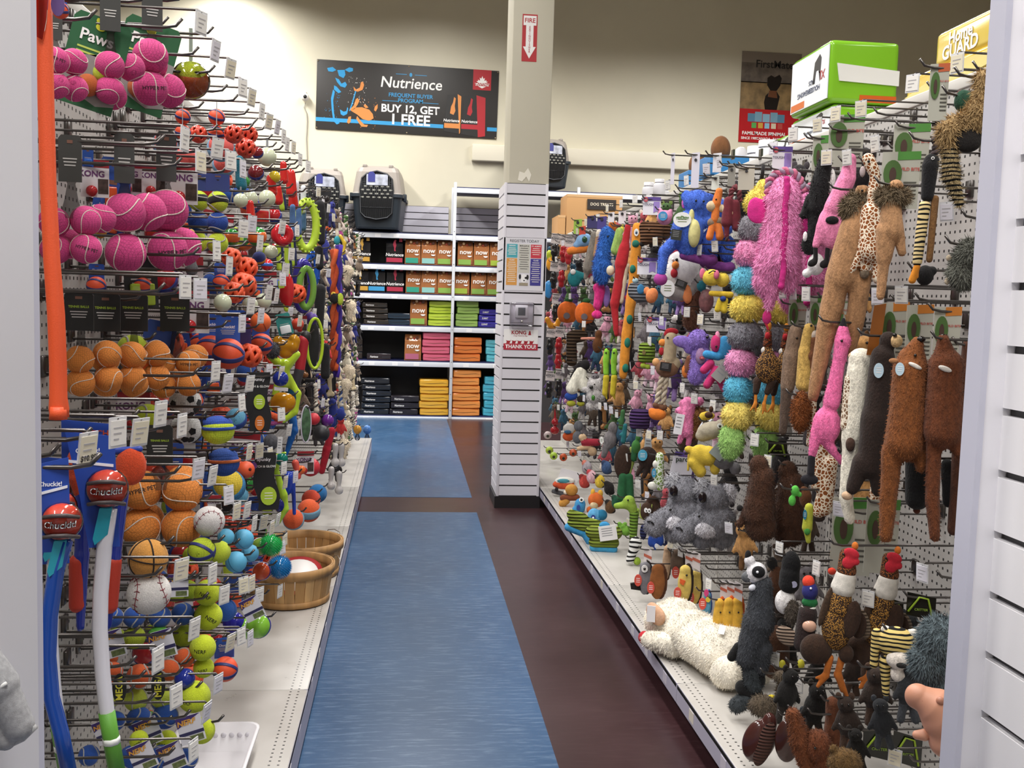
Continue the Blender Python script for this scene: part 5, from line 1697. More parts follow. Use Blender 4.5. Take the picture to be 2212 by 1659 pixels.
# amber bone, lime stick launcher
toy('amber_bone','translucent amber bubbly bone toy over the lime launcher','chew toy',-.42,[('body',[e(600,738,12,12),e(634,736,13,14),k(602,745,630,748,14,15),e(618,760,16,14)],[('d99a20','tint')],{'fluff': 1.5})])
toy('ball_catcher','lime plastic ball catcher with dark teal cup','launcher',-.44,[('handle',[k(585,770,608,790,8,10),k(640,765,620,790,8,10),k(614,785,616,830,11,11),k(622,815,640,850,9,9),k(642,850,636,890,9,8),k(636,890,610,910,8,7),k(600,830,590,880,8,8)],[('b5d236','gloss')]),('cup',[e(632,858,14,24,0,10)],[('15415a','gloss')])],rz=10)
toy('amber_ball','translucent amber bumpy ball inside the lime catcher','ball',-.41,[('body',[e(611,870,27,23)],[('d6951c','tint')],{'fluff': 1.5})])
toy('bristle_ball','dark grey bristly ball beside the amber bone','ball',-.45,[('body',[e(588,756,16,18)],[('4a4a4e','fur')],{'fur': (500,5,1)})])
toy('blue_disc_ball','round dark blue plastic ball in front of the lime catcher','ball',-.41,[('body',[e(606,818,17,17)],[('1f2f86','gloss')])],[('poly',[(593,835),(622,838),(622,845),(593,843)],-4,0,'dcd8d8','paper','card')])
toy('red_wedge','red and black wedge shaped rubber bumper','toy',-.42,[('top',[k(655,735,648,795,12,11)],[('b0222c','rubber')]),('foot',[k(647,800,640,832,11,9)],[('3c3a3e','rubber')]),('cap',[e(660,728,11,14)],[('1c1a1c','rubber')])])
toy('blue_brush_stick','blue ribbed plastic launcher stick beside the coloured disc','launcher',-.43,[('stick',[k(628,880,636,930,9,8),k(634,930,618,985,9,4)],[('2166b8','gloss')],{'fluff': .8,'ff': 40})])
put(Proto([('disc',blob('disc',[E(0,0,0,.15,.05,.5)],[mat('4a6a4c','card')],24)),('rim',G().tube([(.15 * math.cos(a),.0,.5 * math.sin(a)) for a in [2 * PI * i / 28 for i in range(28)]],.02,closed=True,seg=6).make('rim',mat('c8c2d0','gloss')))]),'flying_disc','swirl printed flying disc seen edge on','disc',661,916,84,-.40,rz=35)
# fetch and glow cards
def glow_card(uv,w,h,tilt,lab,tit):
    u,v = uv
    out = []
    for i in range(12):
        t_ = i / 11
        out.append((u - w / 2 + w * .09 * math.sin(t_ * 9) + tilt * t_,v - h / 2 + h * t_))
    right = [(u + w / 2 + w * .09 * math.sin(i / 11 * 9 + 1) + tilt * i / 11,v - h / 2 + h * i / 11) for i in range(11,-1,-1)]
    ex = [('poly',out + right,0,3,'1d1c1e','paper','board'),('txt','FETCH & GLOW',u + tilt * .2,v - h * .26,w * .145,'f2f0ec',-1),('txt','Spunky',u + tilt * .1,v - h * .38,w * .22,'e4e2e6',-1)]
    ex += tit
    px_thing('glow_card',lab,'card',-.40,ex,12,uv=uv)
glow_card((556,868),46,128,4,'black wavy fetch and glow card with lime and orange ovals',[('disc',560,868,12,16,'b4d03c',-1.5,'lime_oval'),('disc',561,914,10,16,'d9772c',-1.5,'orange_oval')])
glow_card((568,1040),46,126,12,'black wavy fetch and glow card with one lime oval',[('disc',580,1072,17,20,'b4d03c',-1.5,'lime_oval'),('disc',549,1005,6,7,'7a4a9c',-1.5,'paw_badge')])
toy('lime_bone_toy','lime plastic bone tug with a navy ball beside the glow card','toy',-.43,[('frame',[k(600,985,596,1020,6,6),k(598,1020,612,1070,6,9),k(612,1070,616,1100,9,8),k(616,1100,600,1130,8,6)],[('a9cc3a','gloss')]),('ball',[e(605,1090,13,17)],[('232a86','gloss')])],rz=10)
toy('teal_scoop','translucent teal scoop toy with lime handle','toy',-.43,[('scoop',[e(608,992,14,14)],[('1c8a7a','tint')]),('handle',[k(590,985,616,978,3,3)],[('a9cc3a','gloss')])])
def small_ball(c,u,v,r,lab,kind='gloss',x=-.42,band_=None):
    put(two_tone(c,band_ or c,kind,None,20,.2),'rubber_ball',lab,'ball',u,v,2 * r,x)
small_ball('c9303c',671,1009,20,'matt red ball on red card beside the white rope figures','rubber')
small_ball('26262a',694,936,18,'matt black ball beside the swirl disc','rubber')
small_ball('c9303c',678,905,13,'red ball behind the swirl disc','rubber')
small_ball('6a2a8c',708,908,13,'purple ball under the dark blue cloth toys','gloss')
small_ball('5a3a94',672,688,14,'violet ball under the purple tug ring','rubber')
small_ball('c8442c',643,700,13,'orange red ball beside the teal card','rubber')
small_ball('1f6fae',686,1066,20,'teal blue ball behind the red ball above the deck','felt')
small_ball('d4492e',672,1078,20,'coral red ball over the orange and sky blue ball','felt')
put(two_tone('e45f30','7aa4bc','felt',None,70,.35),'plush_ball','orange and sky blue fuzzy ball low over the deck','ball',667,1103,50,-.40)
put(two_tone('e45f30','7aa4bc','felt',None,20,.35),'plush_ball','orange and sky blue fuzzy ball beside the card on the deck','ball',634,1122,46,-.43)
toy('blue_bumper','royal blue plastic bumper toy under the teal scoop','toy',-.44,[('body',[k(622,1030,618,1060,13,11),k(632,1020,636,1110,5,4)],[('2440a8','gloss')])])
toy('ufo_toy','pink and orange squeaker toys on a hook beside the red ball','toy',-.42,[('body',[k(638,1000,645,1030,8,6),e(652,1015,8,10,1)],[('d8584a','gloss'),('e46a2c','gloss')])])
toy('green_clear_toy','blue and violet squeaky toy on clear card behind glow card','toy',-.48,[('body',[e(595,880,10,18),e(586,910,12,18)],[('2a4fa0','gloss')])])
toy('grey_plush','grey plush chicken on a white card beside the blue stick','toy',-.44,[('body',[e(585,955,16,18)],[('5a5a60','fur')])],[('tag',604,960,10,36,'e4e2e2',-12,4)])
toy('feather_toy','orange coral rope toy under the glow card ovals','toy',-.45,[('body',[k(585,896,605,905,7,8),k(588,915,606,912,5,4,1)],[('d85a34','felt'),('b85a9c','felt')])])
# ---- the far stretch: ropes, bones, small plush on every hook
RF = random.Random(11)
def bone_rope(c1,c2):
    g1,g2 = G(),G()
    for g,s in ((g1,0),(g2,PI)):
        g.tube([(.05 * math.cos(i * .9 + s),.05 * math.sin(i * .9 + s),-.5 + i / 24) for i in range(25)],.06,seg=6)
    pl = [('strand',g1.make('strand',mat(c1,'fabric'))),('strand',g2.make('strand',mat(c2,'fabric')))]
    for z in (-.42,.42):
        pl.append(('knot',blob('knot',[E(0,0,z,.13,.12,.1)],[mat(c1,'fabric')],14,fluff=.02)))
    pl.append(('tassel',blob('tassel',[K((0,0,-.5),(.03,0,-.68),.08,.13)],[mat(c2,'fabric')],14,fluff=.02)))
    return Proto(pl)
def small_plush(c1,c2):
    return Proto([('body',blob('body',[E(0,0,0,.2,.16,.3),E(0,-.04,.36,.16,.15,.15),K((-.14,0,.1),(-.26,-.04,-.12),.06,.05),K((.14,0,.1),(.26,-.04,-.12),.06,.05),K((-.09,0,-.25),(-.13,-.05,-.5),.07,.07,1),K((.09,0,-.25),(.13,-.05,-.5),.07,.07,1)],[mat(c1,'fur'),mat(c2,'fur')],24,.04,.012)),('ear',blob('ear',[E(-.12,0,.5,.06,.03,.08)],[mat(c2,'fur')],10)),('ear',blob('ear',[E(.12,0,.5,.06,.03,.08)],[mat(c2,'fur')],10)),('eye',G().ball((-.06,-.18,.4),.025,seg=8,ring=6).make('eye',mat(EY,'gloss'))),('eye',G().ball((.06,-.18,.4),.025,seg=8,ring=6).make('eye',mat(EY,'gloss')))])
def nyl_bone(c):
    return Proto([('bone',blob('bone',[K((0,0,-.36),(0,0,.36),.1),E(-.1,0,.42,.12),E(.1,0,.42,.12),E(-.1,0,-.42,.12),E(.1,0,-.42,.12)],[mat(c,'gloss')],22,.05)),('blister_card',G().box(-.26,.26,.1,.12,-.6,.75).make('blister_card',mat('26262a','card')))])
FAR = [('rope_toy','toy',bone_rope('dcd5c8','c9bfae'),'undyed cotton rope tug'),('rope_toy','toy',bone_rope('d9d2c6','3d5fa8'),'white and blue cotton rope tug'),('rope_toy','toy',bone_rope('d8d0c4','b04a8c'),'white and magenta cotton rope tug'),('rope_toy','toy',bone_rope('4a6a3a','d0c8b8'),'green and white cotton rope tug'),
       ('small_plush','plush toy',small_plush('ddd2bd','cbb99a'),'small cream plush dog'),('small_plush','plush toy',small_plush('8a7868','d4c8b4'),'small taupe plush critter'),('small_plush','plush toy',small_plush('2c282a','4a4448'),'small black plush cat'),('small_plush','plush toy',small_plush('c8b8ae','9a8478'),'small pale plush mouse'),
       ('chew_bone','chew toy',nyl_bone('d8c6a0'),'cream chew bone on black card'),('chew_bone','chew toy',nyl_bone('8a5a34'),'brown chew bone on black card'),('chew_bone','chew toy',nyl_bone('2e2a2a'),'black chew bone on card'),('small_plush','plush toy',small_plush('b9302f','d8d0c8'),'small red and white plush figure'),('small_plush','plush toy',small_plush('3a3f94','262a60'),'small navy plush figure'),('rope_toy','toy',bone_rope('3a2f86','c8582c'),'violet and orange cotton rope tug')]
FARY = [(5.35,9.3)]
ROWN = ['lowest','second lowest','lower middle','middle','upper middle','second highest','highest']
cnt = {}
for r in range(9):
    z = .40 + r * .193
    yv = 4.75 + (r % 2) * .06 + (.4 if r > 6 else 0) + (1.6 if r < 2 else .5 if r == 2 else 0)
    while yv < 9.35:
        nm,cat,pr,lab = RF.choice(FAR[:4] * 2 + FAR[4:8] * 2 + FAR[8:]) if yv > 6.3 else RF.choice(FAR)
        h = RF.uniform(.14,.2)
        x = RF.uniform(-.5,-.43)
        s = h / (pr.hi.z - pr.lo.z)
        c = (pr.lo + pr.hi) / 2 * s
        where = 'far bays' if yv > 7 else 'bays past the baskets'
        g_ = 'far left hook toys: ' + lab
        build(nm,'%s hung in the %s' % (lab,where + (' of the ball gondola' if yv > 7 else '')),cat,pr,Vector((x,yv,z)) - c,Euler((0,R(RF.uniform(-8,8)),R(RF.uniform(-30,60)))),s,g_ + ', ' + where)
        HANG[-1].append((yv,z + h / 2,x,lab))
        yv += RF.uniform(.15,.24)
# the rear of the hooks between the posts: balls and cards that close the view of the board
RL = random.Random(5)
LF = [('ultra_ball','ball',U1,'orange ball card'),('lattice_ball','ball',LAT_O,'orange lattice ball'),('lattice_ball','ball',LAT_R,'red lattice ball'),('rubber_toy_card','card',KC,'red and white rubber toy card'),('toy_card','card',plain_card('2a4a9a','',c2='d8582c'),'blue card with orange blister'),('toy_card','card',plain_card('1f1f22','',c2='a8c43a'),'black card with lime blister'),('toy_card','card',plain_card('c8c6c4','',c2='b3262b'),'white card with red blister'),('tennis_ball','ball',Proto([('ball',ball_mesh(LIME,'felt'),None,[('seam',SEAM_G)])]),'lime tennis ball'),('tennis_ball','ball',Proto([('ball',ball_mesh('2a55a8','felt'),None,[('seam',SEAM_G)])]),'blue tennis ball'),('squeaky_ball','ball',two_tone('2d8a38','d0632c','gloss'),'green and orange ball'),('squeaky_ball','ball',two_tone('a8242a','27357c','gloss'),'red and navy ball')]
for r in range(10):
    z = .36 + r * .165
    yv = 2.35 + (r % 2) * .07 + (.75 if z > 1.7 else .25 if z < .75 else 0)
    while yv < 4.75:
        nm,cat,pr,lab = RL.choice(LF)
        h = RL.uniform(.1,.15) if cat == 'card' or nm == 'ultra_ball' else RL.uniform(.065,.085)
        x = RL.uniform(-.69,-.6)
        s = h / (pr.hi.z - pr.lo.z)
        lv_ = ['low','low','low','middle','middle','middle','upper','upper','top','top'][r]
        build(nm,'%s at the back of the %s ball hooks' % (lab,lv_),cat,pr,Vector((x,yv,z)) - (pr.lo + pr.hi) / 2 * s,Euler((0,R(RL.uniform(-10,10)),R(RL.uniform(-10,40)))),s,'rear %s, %s rows' % (lab,lv_))
        HANG[-1].append((yv,z + h / 2,x,lab))
        yv += RL.uniform(.12,.17)
# long braided ropes in front of the far stretch
px_thing('braided_rope','long braided orange and violet rope hanging over many hooks','rope',-.40,[('rope',[(720,540,0),(722,640,0),(722,740,0),(724,800,0)],9,'c8582c','a8401c','orange_braid'),('rope',[(730,530,6),(731,640,6),(731,740,6),(728,815,6)],8,'4a2f9a','3a2480','violet_braid')],0,uv=(724,670))
toy('black_sleeve','black cloth bite sleeve beside the tyre ring','toy',-.41,[('sleeve',[k(690,445,694,520,12,9),e(690,462,13,20)],[('19181a','fabric')])])
toy('black_sleeve','black cloth bumper hanging in the middle of the wall','toy',-.41,[('sleeve',[k(688,540,690,575,9,9),k(692,625,690,700,12,10)],[('19181a','fabric')])])
toy('black_sleeve','black cloth roll beside the lime rimmed disc','toy',-.40,[('sleeve',[k(703,750,703,810,9,10)],[('1b1a1c','fabric')])])
toy('yellow_ring_toy','yellow and teal crinkle toy with curved arm','toy',-.40,[('arm',[k(735,510,744,525,4,4),k(744,525,742,545,4,4),k(742,545,733,552,4,4)],[('d8b43a','gloss')]),('body',[e(728,520,7,10)],[('2f8f9c','fabric')])])
toy('shuttle_toy','orange and purple pointed ball toy over the braided rope','toy',-.40,[('body',[e(724,560,8,18),e(732,560,5,18,1)],[('dc6a2a','felt'),('4a3a94','felt')])])
toy('shuttle_toy','black and yellow bee toy with lime ball on the braided rope','toy',-.39,[('body',[e(722,645,9,12),e(735,646,7,14,1),e(720,635,5,5,2)],[('1c1a1a','felt'),('b6c93a','felt'),('e2b83a','felt')])])
for i,(u,v) in enumerate(((752,585),(755,800),(748,830),(757,660),(748,920),(745,960))):
    toy('fluffy_tail','cream fluffy tail toy, %s down the far end column' % ['second','fifth','sixth','third','seventh','lowest'][i],'plush toy',-.40,[('tail',[e(u,v,12,13),k(u,v + 8,u - 2,v + 26,8,5)],[('d6c8b0','fur')],{'fluff': 2,'fur': (250,5,.9)})])
toy('red_cloth','long red cloth tug strip near the far deck','toy',-.40,[('strip',[k(716,930,706,970,8,8),k(706,970,696,1018,9,7)],[('ae1c30','fabric')])])
toy('navy_cloth','navy cloth bag toy hanging near the far end','toy',-.40,[('bag',[k(718,870,718,915,9,9),e(735,895,10,14)],[('23307c','fabric')])])
for i,(u,v) in enumerate(((725,985),(738,985),(716,1035),(733,1045))):
    toy('foil_toy','silver grey crinkle animal toy by the far deck, %s of four' % ['first','second','third','fourth'][i],'toy',-.38,[('body',[k(u,v - 22,u - 1,v + 5,7,4),e(u,v + 14,9,9)],[('b9b4b2','gloss')],{'fluff': 1.6})])
# two round pots at the end of the run
for i,(u,v,c) in enumerate(((772,928,'c08a34'),(793,928,'4a78b8'))):
    toy('candy_dispenser',['clear hanging cup with amber toy at the end of the run','clear hanging cup with blue toy at the end of the run'][i],'toy',-.36,[('cup',[e(u,v,9,10)],[(c,'gloss')]),('stand',[k(u,v + 10,u,v + 18,3,6)],[('b9bcc4','clear')])])

# ------------------------------------------------------------------ bushel baskets on the deck
def basket(r0,r1,h,handle=True):
    n = 26
    pl = []
    st = G()
    for i in range(n):
        a0,a1 = 2 * PI * i / n,2 * PI * (i + .94) / n
        vs,fs = [],[]
        for kx,(ra,rb) in enumerate(((r0,r1),(r0 - .006,r1 - .006))):
            for a in (a0,(a0 + a1) / 2,a1):
                vs += [(ra * math.cos(a),ra * math.sin(a),.004),(rb * math.cos(a),rb * math.sin(a),h)]
        for q in (0,2):
            fs.append((q,q + 2,q + 3,q + 1))
            fs.append((6 + q,7 + q,9 + q,8 + q))
        fs += [(0,1,7,6),(4,10,11,5),(1,3,9,7),(3,5,11,9)]
        m = mat(['c09560','b58a54','cba26c'][i % 3],'wood')
        pl.append(('stave',G().add(vs,fs).make('stave',m)))
    wm = mat('b98d58','wood')
    for (ra,z0,z1,nm) in ((r1,h - .034,h + .003,'rim_band'),(r0 * 1.02,.005,.03,'foot_band')):
        pl.append((nm,G().lathe([(ra + .001,z0),(ra + .003,z0),(ra + .0035,z1),(ra - .003,z1),(ra - .003,z0)],seg=40).make(nm,wm)))
    pl.append(('inner_rim',G().lathe([(r1 - .012,h - .034),(r1 - .006,h - .034),(r1 - .006,h + .002),(r1 - .012,h + .002),(r1 - .012,h - .034)],seg=40).make('inner_rim',wm)))
    pl.append(('bottom',G().lathe([(0.001,.004),(r0,.004),(r0,.012),(.001,.012)],seg=30).make('bottom',mat('8f6a3c','wood'))))
    pl.append(('wire_handle',G().tube([(r1 + .012,-.05,h - .02),(r1 + .02,-.04,h + .004),(r1 + .022,0,h + .012),(r1 + .02,.04,h + .004),(r1 + .012,.05,h - .02)],.0022,seg=6).make('wire_handle',mat('9a9088','chrome'))))
    return Proto(pl)
BK0 = basket(.165,.19,.165)
b1 = build('bushel_basket','round wooden bushel basket with red sign card inside, in front','basket',BK0,(-.487,4.36,.151),Euler((0,0,R(20))),1)
b2 = build('bushel_basket','round empty wooden bushel basket standing behind the other','basket',BK0,(-.475,4.78,.151),Euler((0,0,R(50))),1)
t = thing('basket_sign','round white sign with red border lying in the front basket','sign',(-.5,4.31,.172),0)
link('disc',G().lathe([(.001,0),(.12,0),(.12,.004),(.001,.004)],seg=30).make('disc',mat('b0242c','paper')),t)
link('face',G().lathe([(.001,.0042),(.1,.0042),(.1,.005),(.001,.005)],seg=30).make('face',W_),t)
t.rotation_euler = (R(28),R(-6),0)
t.location = (-.47,4.42,.24)
# white plastic tray at the near end of the deck
Pt = onZ(530,1640,.2)
t = thing('plastic_tray','white plastic storage tray with dimpled sides on the near deck','tray',(-.52,2.72,.151),0)
def rr_(w,d,r_,z,n=5):
    pts = []
    for cx,cy,a0 in ((w / 2 - r_,d / 2 - r_,0),(-w / 2 + r_,d / 2 - r_,90),(-w / 2 + r_,-d / 2 + r_,180),(w / 2 - r_,-d / 2 + r_,270)):
        for q in range(n):
            a = R(a0 + 90 * q / (n - 1))
            pts.append((cx + r_ * math.cos(a),cy + r_ * math.sin(a),z))
    return pts
lv = [rr_(.19,.3,.03,0),rr_(.22,.34,.035,.075),rr_(.235,.355,.04,.075),rr_(.235,.355,.04,.082),rr_(.214,.334,.033,.082),rr_(.185,.295,.028,.006)]
vs = [p for l_ in lv for p in l_]
nn = len(lv[0])
fs = [(i * nn + j,i * nn + (j + 1) % nn,(i + 1) * nn + (j + 1) % nn,(i + 1) * nn + j) for i in range(5) for j in range(nn)] + [tuple(range(nn - 1,-1,-1)),tuple(5 * nn + j for j in range(nn))]
link('tub',G().add(vs,fs,0,True).make('tub',mat('e2dfe2','plastic')),t)
for i in range(8):
    link('dimple',G().ball((-.08 + i * .023,.158,.05),(.008,.004,.008),seg=10,ring=6).make('dimple',mat('cfccd2','plastic')),t)
# grey knitted toy on the left post panel
toy('knit_toy','grey ribbed knitted toy hanging against the white panel beside the post','plush toy',-.4,[('body',[k(-40,1420,-5,1480,40,44),k(0,1480,38,1570,34,32),k(-30,1560,10,1600,30,24)],[('9a9a9c','fabric')],{'fluff': 1.2,'ff': 30})],[('tube',[(20,1612),(45,1600),(72,1572)],7,'a8a8a8','fabric','ribbed_hem'),('tube',[(2,1490,-34),(14,1470,-34),(26,1462,-33)],4,'e4e4e2','fabric','snowflake')],hang=False,rz=0)

# ================================================================== right wall: plush toys
W1,W2,W3 = 1.2,1.28,1.36          # how far out on the hooks
PT = 'plush toy'
# ---- pink dragon
sp = [e(1688 + 1.5 * math.sin(i),394 + i * 13.2,8,9,0,6,-34 - i * .8) for i in range(18)]
toy('plush_dragon','shaggy pink plush dragon with magenta wings and rope loop',PT,1.16,[
    ('body',[e(1688,416,33,32),k(1688,430,1684,560,36,46),e(1681,575,50,42),e(1655,608,24,30),e(1708,602,20,30),k(1672,600,1666,662,24,9),e(1652,432,10,9)],[('e28ab8',FZ)],{'fluff': 2.2,'fur': (9000,9,1.0,.8)}),
    ('spine',sp,[('c0297c',FB)]),('wing',[e(1636,458,25,27,0,5,0,20),e(1628,448,16,20,0,5)],[('d8308c',FB)]),('wing',[e(1738,478,19,38,0,5,4,-10)],[('c92c84',FB)]),
    ('tail_tip',[e(1664,686,10,16,0,6)],[('b8246c',FB)]),('tail_string',[k(1662,698,1668,712,3,2)],[('b8243c',FB)])],
    [('rope',[(1652,420,0),(1654,392,0),(1668,376,0),(1688,370,0),(1708,376,0),(1722,394,0),(1726,416,0)],8,'c9708c','9a8a9c','rope_handle')],key='dragon')
again('dragon','plush_dragon','second pink plush dragon mostly hidden behind the first',PT,55,34,1.33,1.0)
# ---- giant caterpillar
SEG = [(1618,495,31,33,'8d8b92'),(1611,548,31,31,'d98cb4'),(1610,607,34,33,'5aa9c0'),(1613,666,38,32,'d6c15a'),(1612,725,38,33,'85848c'),(1605,784,33,33,'d68fb8'),(1602,843,31,33,'56a8c4'),(1604,898,35,34,'d9c567')]
toy('plush_caterpillar','giant caterpillar of stacked fuzzy balls in pastel colours',PT,1.17,[('head',[e(1624,440,28,28),e(1634,410,14,20)],[('e0c95f',FZ)],{'fluff': 2,'fur': (1200,6,1)})] +
    [('segment',[e(a,b,c,d,0,c * .8)],[(cc,FZ)],{'fluff': 2.6,'ff': 14,'fur': (1200,6,1.2)}) for a,b,c,d,cc in SEG] + [('tail',[e(1593,955,27,42)],[('8fb766',FZ)],{'fluff': 2.2,'fur': (1200,6,1)})],
    [('tube',[(1630,392),(1632,360)],4,'1f1c1e','fabric','loop')],key='cater')
again('cater','plush_caterpillar','second pastel caterpillar hanging behind the first',PT,72,4,1.32)
# ---- blue dragon
toy('plush_dragon','blue plush dragon with yellow belly and purple feet',PT,1.16,[
    ('body',[e(1503,437,31,26),e(1507,458,28,17),e(1484,500,34,44),k(1500,482,1528,478,15,14),k(1490,490,1462,500,14,12),e(1488,536,24,18),k(1462,520,1436,545,15,12),k(1436,545,1432,590,11,10),e(1478,424,10,13,0,8,0,20),e(1528,430,11,12),e(1534,520,18,30,0,14,14)],[('3f62bf',FZ)],{'fluff': 1.4,'fur': (2500,4,.8)}),
    ('belly',[e(1497,506,13,30,0,14,-26),e(1490,468,6,14,0,8,-22)],[('cfc98a',FB)]),('crest',[e(1503,419,14,7,0,8),e(1474,440,5,12)],[('c860b0',FB)]),('foot',[e(1431,604,15,14)],[('a83f94',FB)]),('tail',[k(1478,552,1532,562,9,12),e(1540,560,12,12)],[('7a3a84',FB)])],
    [('eye',1498,437,2.6,-27),('eye',1514,438,2.6,-27),('disc',1470,478,19,16,'eef0ee',-34),('txt','goDog',1470,474,10,'4a7a2a',-36),('tag',1459,510,22,22,'2a2e2a',-32,6)],key='bdragon')
again('bdragon','plush_dragon','second blue plush dragon tucked behind the first',PT,38,16,1.3)
# ---- small hangers around the dragons
toy('rope_giraffe','orange plush giraffe with beige snout and knees',PT,1.2,[('body',[k(1551,414,1546,440,8,10),k(1546,440,1545,474,8,9),k(1540,485,1535,512,7,8),k(1553,485,1557,510,7,9)],[('dd7a36',FB)]),('snout',[e(1537,446,12,12),e(1558,450,8,9)],[('cbb693',FB)]),('knee',[e(1538,481,9,10)],[('8a7460',FB)]),('knee',[e(1553,477,10,9)],[('8a7460',FB)])],[('eye',1545,432,2,-9)])
toy('rope_moose','maroon plush moose with beige snout and twisted rope loops',PT,1.22,[('body',[k(1572,435,1570,480,10,12),k(1588,440,1592,490,9,10),k(1570,480,1572,510,7,5)],[('6c2430',FB)]),('snout',[e(1568,452,9,14),e(1582,460,8,11)],[('c4ad8a',FB)])],[('rope',[(1576,432),(1578,412),(1586,404),(1594,414),(1596,436)],6,'7a3a40','5a2a30','rope_loop'),('rope',[(1570,500),(1574,520)],5,'7a3a40','4a3434','rope_tail')])
toy('plush_bison','brown corduroy square bison with black horns',PT,1.2,[('body',[e(1407,503,25,24,0,16),e(1392,492,12,14),e(1422,494,12,15),e(1395,518,12,12),e(1420,518,12,12)],[('7d5334','cord')]),('horn',[e(1398,482,4,6)],[('1d1613',FB)]),('horn',[e(1419,483,5,5)],[('1d1613',FB)]),('hoof',[e(1388,527,6,6)],[('1d1613',FB)]),('hoof',[e(1407,530,4,5)],[('1d1613',FB)])],[('eye',1401,497,2.4,-15,'4a2c18')])
toy('plush_bison','smaller brown corduroy bison peeking behind the square one',PT,1.28,[('body',[e(1436,500,14,20)],[('6f4a2c','cord')]),('horn',[e(1431,484,5,5)],[('1d1613',FB)])])
toy('plush_pig','pink plush pig with black patch and blue round tag',PT,1.22,[('body',[e(1436,470,17,16),e(1425,455,5,6),e(1448,458,5,7),e(1447,468,6,9,1)],[('dd8fb4',FB),('241e20',FB)])],[('disc',1431,468,10,10,'3f8fc0',-15)])
toy('plush_hen','white and grey plush hen with orange feet and red wattle',PT,1.17,[
    ('body',[e(1475,588,38,40,0,24),e(1462,565,20,22),e(1468,628,40,22,1,22),k(1492,575,1520,592,14,9,1),e(1500,605,22,28,1,18),e(1447,597,16,22)],[('e0dcd8',FB),('a39c98',FB)]),('beak',[e(1457,574,8,9,0,9,-18)],[('dd8436',FB)]),('wattle',[e(1455,591,8,10,0,6,-20)],[('b32a34',FB)]),('comb',[e(1452,546,8,6),e(1463,544,6,5)],[('b32a34',FB)]),
    ('foot',[e(1410,640,13,17,0,9,-10,15),e(1399,630,7,9)],[('df8650',FB)]),('foot',[e(1484,634,11,22,0,9,-14,-10),e(1475,645,8,7)],[('df8650',FB)])],
    [('eye',1459,562,3.4,-19),('eye',1451,562,3,-17,'f4f0ee'),('disc',1442,624,15,18,'f4f4f2',-28),('tag',1470,614,24,16,'23221f',-26,20)])
toy('plush_elephant','light grey corduroy elephant with blue ear',PT,1.2,[('body',[e(1384,632,22,22,0,15),e(1366,628,10,17),k(1395,640,1410,652,8,6)],[('8f9198','cord')]),('ear',[e(1383,625,8,11,0,4,-15)],[('3f86b8',FB)]),('tuft',[e(1372,607,7,6)],[('a8c4cc',FB)])])
toy('plush_duck','yellow plush duck with pink ears, glasses and long bill',PT,1.18,[('body',[e(1536,600,20,18),e(1560,604,15,16,0,12,8)],[('d9bf45',FB)]),('ear',[e(1516,592,6,12)],[('dd6f90',FB)]),('ear',[e(1545,594,6,10,0,6,-16)],[('dd6f90',FB)]),('bill',[k(1537,634,1578,636,6,7)],[('d9b634',FB)]),('leg',[k(1556,648,1552,668,6,7),k(1568,648,1566,670,6,7)],[('dfc235',FB)]),('scarf',[e(1562,645,7,6,0,8,-4)],[('23408c',FB)])],[('tube',[(1528,592,-19),(1536,586,-20),(1546,588,-18)],1.4,'201c18','gloss','glasses')])
toy('plush_sloth','brown shaggy plush sloth with pale speckled face',PT,1.24,[('body',[k(1498,625,1494,690,14,18),e(1494,695,17,18)],[('6e4634',FZ)],{'fluff': 2,'fur': (1200,5,1)}),('face',[e(1500,608,10,26)],[('cfc6b8',FB)])])
toy('plush_parrot','teal plush parrot wrapped in striped ribbons',PT,1.26,[('body',[e(1514,618,10,12),e(1526,650,16,26,1)],[('1f6a78',FB),('8a5a5c','card')])])
# ---- long thin hangers
toy('plush_snake','long orange plush snake with teal spots and dark edge',PT,1.2,[
    ('body',[k(1370,492,1368,590,11,12),k(1367,595,1362,660,10,12),k(1361,665,1357,720,10,12),k(1356,725,1354,768,11,11),k(1354,775,1352,812,11,9)],[('dd8f2d',FB)]),
    ('spot',[e(1368,528,8,9,0,8,-7)],[('1f6f5c',FB)]),('spot',[e(1364,582,7,10,0,8,-7)],[('1f6f5c',FB)]),('spot',[e(1361,690,7,11,0,8,-7)],[('1f6f5c',FB)]),('spot',[e(1358,740,7,12,0,8,-7)],[('1f6f5c',FB)]),('spot',[e(1356,795,7,10,0,8,-7)],[('1f6f5c',FB)]),
    ('edge',[k(1379,490,1377,590,3.5),k(1377,590,1370,665,3.5),k(1370,665,1365,810,3.5)],[('1d1512',FB)])],[('disc',1368,504,5,8,'eef0ee',-13),('eye',1368,505,2.6,-14,'2a4a70')])
toy('plush_lobster','long red plush lobster with white bone hung over two rows',PT,1.18,[('body',[k(1352,490,1347,530,7,9),k(1346,535,1340,570,12,14),k(1340,575,1336,615,12,10),k(1336,618,1330,655,11,11),k(1329,658,1336,722,9,6),k(1355,640,1362,700,5,5)],[('b0222c',FB)]),('bone',[k(1350,576,1343,650,7,6),e(1354,574,7,6),e(1318,585,9,11)],[('d9c8ae',FB)])])
toy('plush_duck','shaggy blue plush duck with orange bill pointing up',PT,1.2,[('body',[e(1312,510,17,22),k(1308,520,1303,550,13,16),e(1302,578,20,33)],[('2f66b8',FZ)],{'fluff': 2,'fur': (3500,7,1,1.0)}),('bill',[e(1321,489,9,14,0,8)],[('df7a2b',FB)])],[('eye',1311,512,2.6,-15)])
toy('plush_duck','pale green plush bird with yellow beak behind the blue duck',PT,1.26,[('body',[k(1338,500,1332,540,9,12)],[('8fae5a',FZ)]),('bill',[k(1344,488,1342,500,3,6)],[('d6c84a',FB)])])
